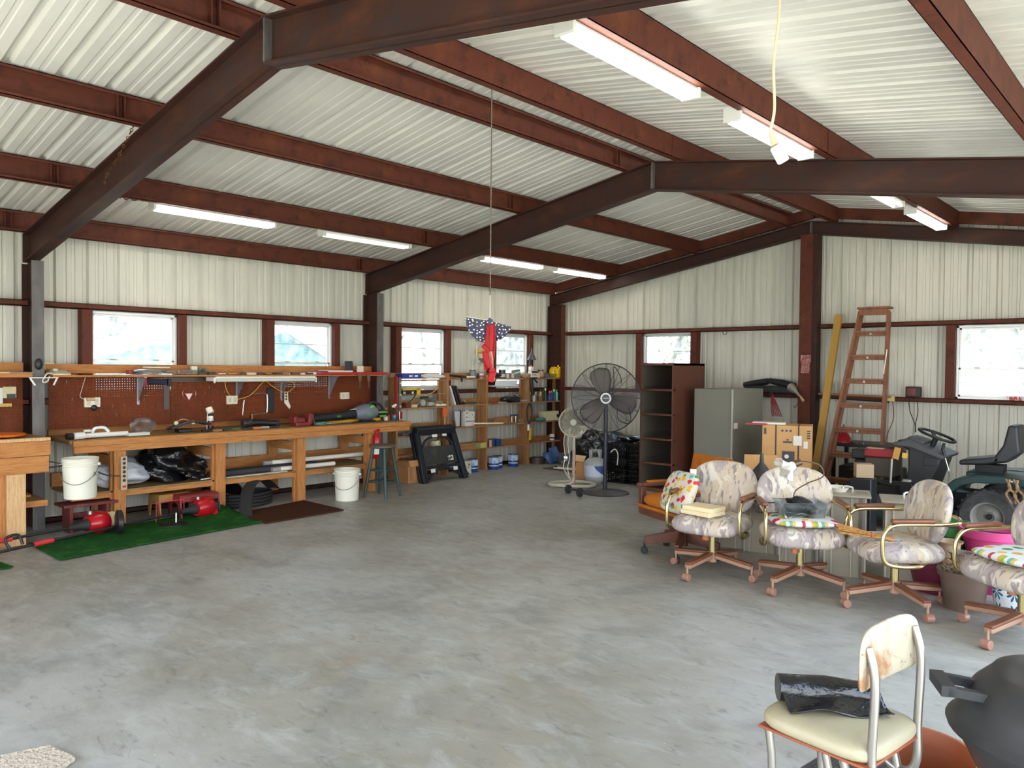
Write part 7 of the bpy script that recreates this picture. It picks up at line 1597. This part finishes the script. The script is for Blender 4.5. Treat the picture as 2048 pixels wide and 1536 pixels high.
# ================================================================== GARDEN TRACTOR (faces left)
GRN = S('mower_green', 28, 52, 50, rough=.35); MBK = S('mower_black', 34, 34, 35, rough=.5); MDK = S('mower_dark', 22, 20, 20, rough=.6)
TYR = mat('tyre', L(52, 50, 50), .85, var=[(L(72, 70, 68), 12, X1, .45, .65)]); RIM = S('rim_grey', 130, 126, 118, rough=.45)
t = T('garden_tractor', 'dark green garden tractor with its hood off, exposing a red-topped engine', 'tractor', (6.7, -1.9, 0))
def wheel(c, R, w, rim, lugs):
    c = Vector(c)
    ty = MB().lathe([(R*.56, -w/2), (R*.9, -w/2), (R*.985, -w*.38), (R, -w*.2), (R, w*.2), (R*.985, w*.38), (R*.9, w/2), (R*.56, w/2)], c, 48, (0, -1, 0), cap=False)
    for k in range(lugs):
        a = 2*PI*k/lugs
        for s in (-1, 1):
            a2 = a+(PI/lugs if s > 0 else 0); p = c+Vector((R*1.0*math.cos(a2), s*w*.22, R*math.sin(a2)))
            ty.cb(p, (.012, w*.40, R*.09), roty(-a2))
    tyre = ty.build('tyre', TYR, t, world=True, smooth=.5)
    MB().lathe([(0, w*.1), (R*.16, w*.1), (R*.18, w*.18), (R*.42, w*.05), (R*.50, w*.42), (R*.58, w*.46), (R*.58, w*.40)], c, 40, (0, -1, 0), cap=False).build('wheel_rim', rim, tyre, world=True, smooth=.7)
    MB().cyl(c+Vector((0, -w*.1, 0)), c+Vector((0, -w*.22, 0)), R*.11).build('hub_cap', MDK, tyre, world=True, smooth=.8)
wheel((7.1, -2.26, .25), .252, .20, RIM, 22); wheel((7.1, -1.5, .25), .252, .20, RIM, 22)
wheel((5.95, -2.2, .19), .19, .15, RIM, 16); wheel((5.95, -1.58, .19), .19, .15, RIM, 16)
MB().box(5.75, -2.08, .24, 7.3, -1.70, .42).build('chassis', MDK, t, world=True, bevel=.01)
MB().box(6.1, -2.42, .10, 6.9, -1.4, .2).build('mower_deck', GRN, t, world=True, bevel=.04)
# fender body
FP = [(6.55, .33), (6.68, .35), (6.72, .47), (6.82, .575), (6.98, .625), (7.22, .64), (7.42, .62), (7.44, .56), (7.24, .57), (7.0, .56), (6.88, .52), (6.78, .43), (6.74, .30), (6.55, .29)]
for y0, y1 in ((-2.37, -2.06), (-1.74, -1.43)): MB().prism(FP, y0, y1, 'xz').build('fender', GRN, t, world=True, bevel=.012)
MB().box(6.86, -2.08, .56, 7.42, -1.72, .63).build('seat_deck', GRN, t, world=True, bevel=.015)
MB().box(7.40, -2.37, .56, 7.47, -1.43, .645).build('rear_panel', GRN, t, world=True, bevel=.015)
MB().box(7.24, -2.374, .60, 7.34, -2.371, .612).build('white_decal', PW, t, world=True)
# seat
MB().prism([(6.80, .685), (7.02, .705), (7.14, .74), (7.14, .80), (7.02, .775), (6.80, .735)], -2.09, -1.71, 'xz').build('seat_base', MBK, t, world=True, bevel=.02, seg=3)
MB().prism([(7.05, .72), (7.20, .74), (7.30, .84), (7.275, 1.09), (7.20, 1.095), (7.16, .90), (7.10, .80)], -2.09, -1.71, 'xz').build('seat_back', MBK, t, world=True, bevel=.022, seg=3)
MB().box(6.92, -2.0, .63, 7.15, -1.8, .70).build('seat_bracket', MDK, t, world=True)
# dash
MB().prism([(6.33, .43), (6.56, .43), (6.62, .62), (6.66, .74), (6.42, .86), (6.27, .90), (6.24, .86), (6.36, .80), (6.36, .6)], -2.14, -1.66, 'xz').build('dash_tower', MBK, t, world=True, bevel=.015)
MB().prism([(6.20, .86), (6.36, .905), (6.70, .76), (6.68, .73), (6.40, .83), (6.24, .84)], -2.2, -1.6, 'xz').build('dash_top', S('dash_grey', 66, 65, 66, rough=.6), t, world=True, bevel=.01)
MB().box(6.50, -2.145, .66, 6.63, -2.135, .74).build('dash_panel', MBK, t, world=True, bevel=.004)
MB().cb((6.40, -1.9, .89), (.16, .3, .05), roty(.25)).build('fuel_cowl', S('dash_grey', 66, 65, 66), t, world=True, bevel=.02)
MB().cb((6.26, -2.16, .76), (.06, .01, .12), roty(.2)).build('yellow_flap', S('mow_yellow', 190, 140, 60), t, world=True); MB().cb((6.34, -2.17, .745), (.05, .008, .05), roty(.1)).build('yellow_sticker', S('mow_yellow2', 214, 170, 70), t, world=True)
sc_ = Vector((6.56, -1.9, .945)); sq = Vector((.34, 0, .94)).normalized().to_track_quat('Z', 'Y').to_matrix()
MB().tube([sc_+sq @ Vector((.17*math.cos(a*PI/16), .17*math.sin(a*PI/16), 0)) for a in range(32)], .014, 10, closed=True).build('steering_wheel', MDK, t, world=True, smooth=True)
for k in range(3):
    a = 2*PI*k/3+.5; MB().beam(sc_+sq @ Vector((.0, 0, -.03)), sc_+sq @ Vector((.165*math.cos(a), .165*math.sin(a), -.002)), .035, .012).build('wheel_spoke', MDK, t, world=True, bevel=.004)
MB().cyl(sc_+sq @ Vector((0, 0, -.01)), sc_+sq @ Vector((0, 0, -.16)), .03, .022).build('steering_column', MDK, t, world=True, smooth=.8)
MB().cyl((6.72, -2.1, .62), (6.68, -2.1, .76), .006).build('lever_rod', S('chrome', 215, 212, 205), t, world=True); MB().cyl((6.68, -2.1, .76), (6.665, -2.1, .82), .014).build('lever_grip', BK, t, world=True, smooth=.8)
MB().cyl((6.63, -1.98, .80), (6.645, -1.98, .88), .014).build('throttle_grip', BK, t, world=True, smooth=.8)
# engine
MB().box(5.93, -2.1, .49, 6.20, -1.75, .70).build('engine_block', S('engine_dark', 66, 56, 48, rough=.6), t, world=True, bevel=.02)
MB().prism([(5.93, .70), (6.23, .70), (6.23, .765), (6.19, .79), (5.98, .79), (5.93, .765)], -2.12, -1.72, 'xz').build('red_shroud', mat('shroud_red', L(140, 28, 34), .5, var=[(L(104, 40, 36), 7, X1, .5, .7)]), t, world=True, bevel=.012)
MB().cyl((6.08, -1.92, .79), (6.08, -1.92, .802), .13, n=28).build('screen_disc', MDK, t, world=True, smooth=.8); MB().box(5.96, -2.13, .785, 6.12, -2.02, .795).build('decal', S('decal', 170, 130, 100), t, world=True)
MB().box(5.78, -2.05, .66, 5.93, -1.8, .76).build('air_filter', MBK, t, world=True, bevel=.015); MB().box(5.80, -2.02, .42, 5.93, -1.8, .66).build('carburettor', MDK, t, world=True, bevel=.02)
MB().cyl((6.20, -2.14, .45), (6.21, -2.14, .70), .012).build('dip_tube', S('chrome_dull', 176, 170, 160), t, world=True, smooth=True)
MB().tube(catmull([(5.9, -2.14, .62), (5.98, -2.18, .55), (6.1, -2.18, .46), (6.3, -2.12, .42)], 6), .009, 8).build('fuel_hose', BK, t, world=True, smooth=True)
MB().box(6.30, -2.2, .36, 6.42, -2.05, .47).build('battery', BK, t, world=True, bevel=.006); MB().cb((6.36, -2.15, .49), (.08, .06, .03)).build('battery_lead', S('chrome_dull', 176, 170, 160), t, world=True, bevel=.01)
t = T('rope_hank', 'thick braided tan rope hanging from the tractor fender', 'rope', (7.30, -2.44, .5))
RPM = mat('rope_tan', L(150, 116, 80), .85, var=[(L(110, 80, 52), 30, (1, 1, 1), .45, .6)])
for k in range(4): MB().tube(catmull([(7.25+.03*k, -2.44, .63), (7.27+.03*k+.02*(-1)**k, -2.46, .56), (7.28+.03*k-.02*(-1)**k, -2.46, .50), (7.30+.03*k, -2.45, .42)], 6), .011, 8).build('rope_strand', RPM, t, world=True, smooth=True)
tag(MB().box(6.14, -3.12, .0, 6.32, -2.94, .0+.60).build('tall_bin', S('bin_dark', 26, 26, 28), bevel=.01), 'dark narrow bin holding up the small carton', 'bin')
tag(MB().cb((6.22, -3.02, .665), (.15, .14, .125), rotz(.5)).build('small_carton', S('small_card', 160, 136, 106, rough=.75), bevel=.002), 'small plain brown carton in front of the ladder foot', 'box')
# ================================================================== OUTDOORS SEEN THROUGH THE WINDOWS
TEAL = mat('teal_siding', L(20, 84, 92), .5, var=[(L(44, 112, 112), 2, (1, 1, 12), .5, .6)]); SRF = S('shed_roof', 120, 140, 156, rough=.4, metal=.2); SHW = S('shed_trim', 150, 160, 160)
def shed(label, x1, x0, ya, za, yp, zp, yb, zb):
    t = T('shed', label, 'shed', ((x0+x1)/2, yp, -.16))
    MB().prism([(ya+.12, -.16), (yb-.12, -.16), (yb-.12, zb-.06), (yp, zp-.10), (ya+.12, za-.06)], x0, x1, 'yz').rot(Matrix.Identity(3)).build('shed_wall', TEAL, t, world=True)
    for (p, q) in (((ya-.05, za-.03), (yp, zp)), ((yp, zp), (yb+.05, zb-.03))):
        MB().prism([(p[0], p[1]), (q[0], q[1]), (q[0], q[1]-.06), (p[0], p[1]-.06)], x0-.1, x1+.12, 'yz').build('roof_slope', SRF, t, world=True)
        MB().prism([(p[0], p[1]-.0), (q[0], q[1]-.0), (q[0], q[1]-.12), (p[0], p[1]-.12)], x1+.12, x1+.16, 'yz').build('barge_board', SHW, t, world=True)
shed('teal shed with a gabled roof seen through the second window on the left wall', -8.0, -12.0, -2.35, 1.72, -.63, 2.53, 1.0, 1.66)
shed('low teal shed with a pale roof seen through the window nearest the camera', -8.0, -12.0, -5.3, 1.72, -3.0, 2.30, -2.5, 2.1)
LEAF = mat('leaf', L(74, 90, 44), .7, spec=.2, var=[(L(104, 112, 50), 2.5, X1, .45, .6), (L(52, 74, 40), 6, X1, .5, .65)]); BARK = mat('bark', L(92, 82, 74), .9, var=[(L(66, 58, 52), 9, (1, 1, .2), .45, .6)])
def tree(loc, h, cr, lab, seed, dens=900, trunk=.16):
    rg = random.Random(seed); t = T('tree', lab, 'tree', loc, rg.uniform(0, 6), 'trees outside the building')
    mb = MB(); tips = []
    def br(p, d, r, n, dep):
        pts = [p]; q = Vector(p)
        for k in range(n): d = (d+Vector((rg.gauss(0, .12), rg.gauss(0, .12), rg.gauss(0.02, .05)))).normalized(); q = q+d*h/n*(.62 if dep == 0 else .28/(dep*.8)); pts.append(Vector(q))
        mb.tube(pts, [r*(1-.6*k/n) for k in range(n+1)], 6); tips.extend(pts[1:])
        if dep < 3:
            for k in range(4 if dep < 2 else 3):
                i = rg.randint(n//2, n); dd = (d+Vector((rg.uniform(-1, 1), rg.uniform(-1, 1), rg.uniform(.0, .7)))).normalized(); br(pts[i], dd, r*.5*(1-.3*i/n), 4, dep+1)
    br(Vector((0, 0, 0)), Vector((0, 0, 1)), trunk, 6, 0)
    mb.build('trunk', BARK, t, smooth=True)
    lf = MB()
    for k in range(dens):
        c = Vector(rg.choice(tips))+Vector((rg.gauss(0, cr*.3), rg.gauss(0, cr*.3), rg.gauss(0, cr*.25)))
        if c.z < .6: continue
        s = rg.uniform(.04, .10); a = Vector((rg.gauss(0, 1), rg.gauss(0, 1), rg.gauss(0, 1))).normalized(); b = a.orthogonal().normalized(); e = a.cross(b)
        lf.add([c+b*s, c+e*s*.6, c-b*s, c-e*s*.6], [(0, 1, 2, 3)])
    o = lf.build('crown', LEAF, t); o['kind'] = 'stuff'
    return t
wv = ['seen through the window nearest the camera', 'seen through the second window on the left wall', 'seen through the third window, left of the ribbon', 'seen through the far corner window', 'seen through the window over the tall cabinet', 'seen through the window behind the tractor']
A = tree((-13.5, -2.6, -.16), 6.5, 1.3, 'bare-limbed tree beyond the low shed', 1, 700)
B = tree((-9.0, 3.4, -.16), 5.5, 1.2, 'slender tree '+wv[2]+', nearer one', 2, 260, .10)
C_ = tree((-6.5, 6.2, -.16), 5.0, 1.6, 'dense leafy tree '+wv[3], 3, 3200, .12)
D_ = tree((-1.6, 7.0, -.16), 5.0, 1.4, 'leafy tree '+wv[4], 4, 1800, .12)
k = 0
for src, loc, rz, lab in ((B, (-8.2, 3.9, -.16), 1.2, 'slender tree '+wv[2]+', farther one'), (B, (-10.3, 4.2, -.16), 2.6, 'slender tree '+wv[2]+', left one'), (C_, (-7.6, 7.6, -.16), 2.0, 'dense leafy tree behind the one in the far corner window'),
    (D_, (-2.9, 8.0, -.16), 1.0, 'leafy tree left behind the tree over the tall cabinet'), (D_, (4.7, 5.5, -.16), 2.2, 'leafy tree '+wv[5]+', nearer one'), (C_, (3.3, 9.0, -.16), .7, 'dense leafy tree '+wv[5]+', farther one'),
    (A, (-15.5, .6, -.16), 2.0, 'tree rising behind the gabled shed'), (C_, (-17, 3.0, -.16), 4.0, 'dense tree far right of the gabled shed'), (A, (-14.5, -5.0, -.16), 3.0, 'tree left behind the low shed'), (D_, (6.4, 7.2, -.16), 4.1, 'leafy tree right of the one behind the tractor window')):
    dup(src, loc, rz, lab)
# neighbouring buildings' worth of open yard on the camera side stays plain greyed ground
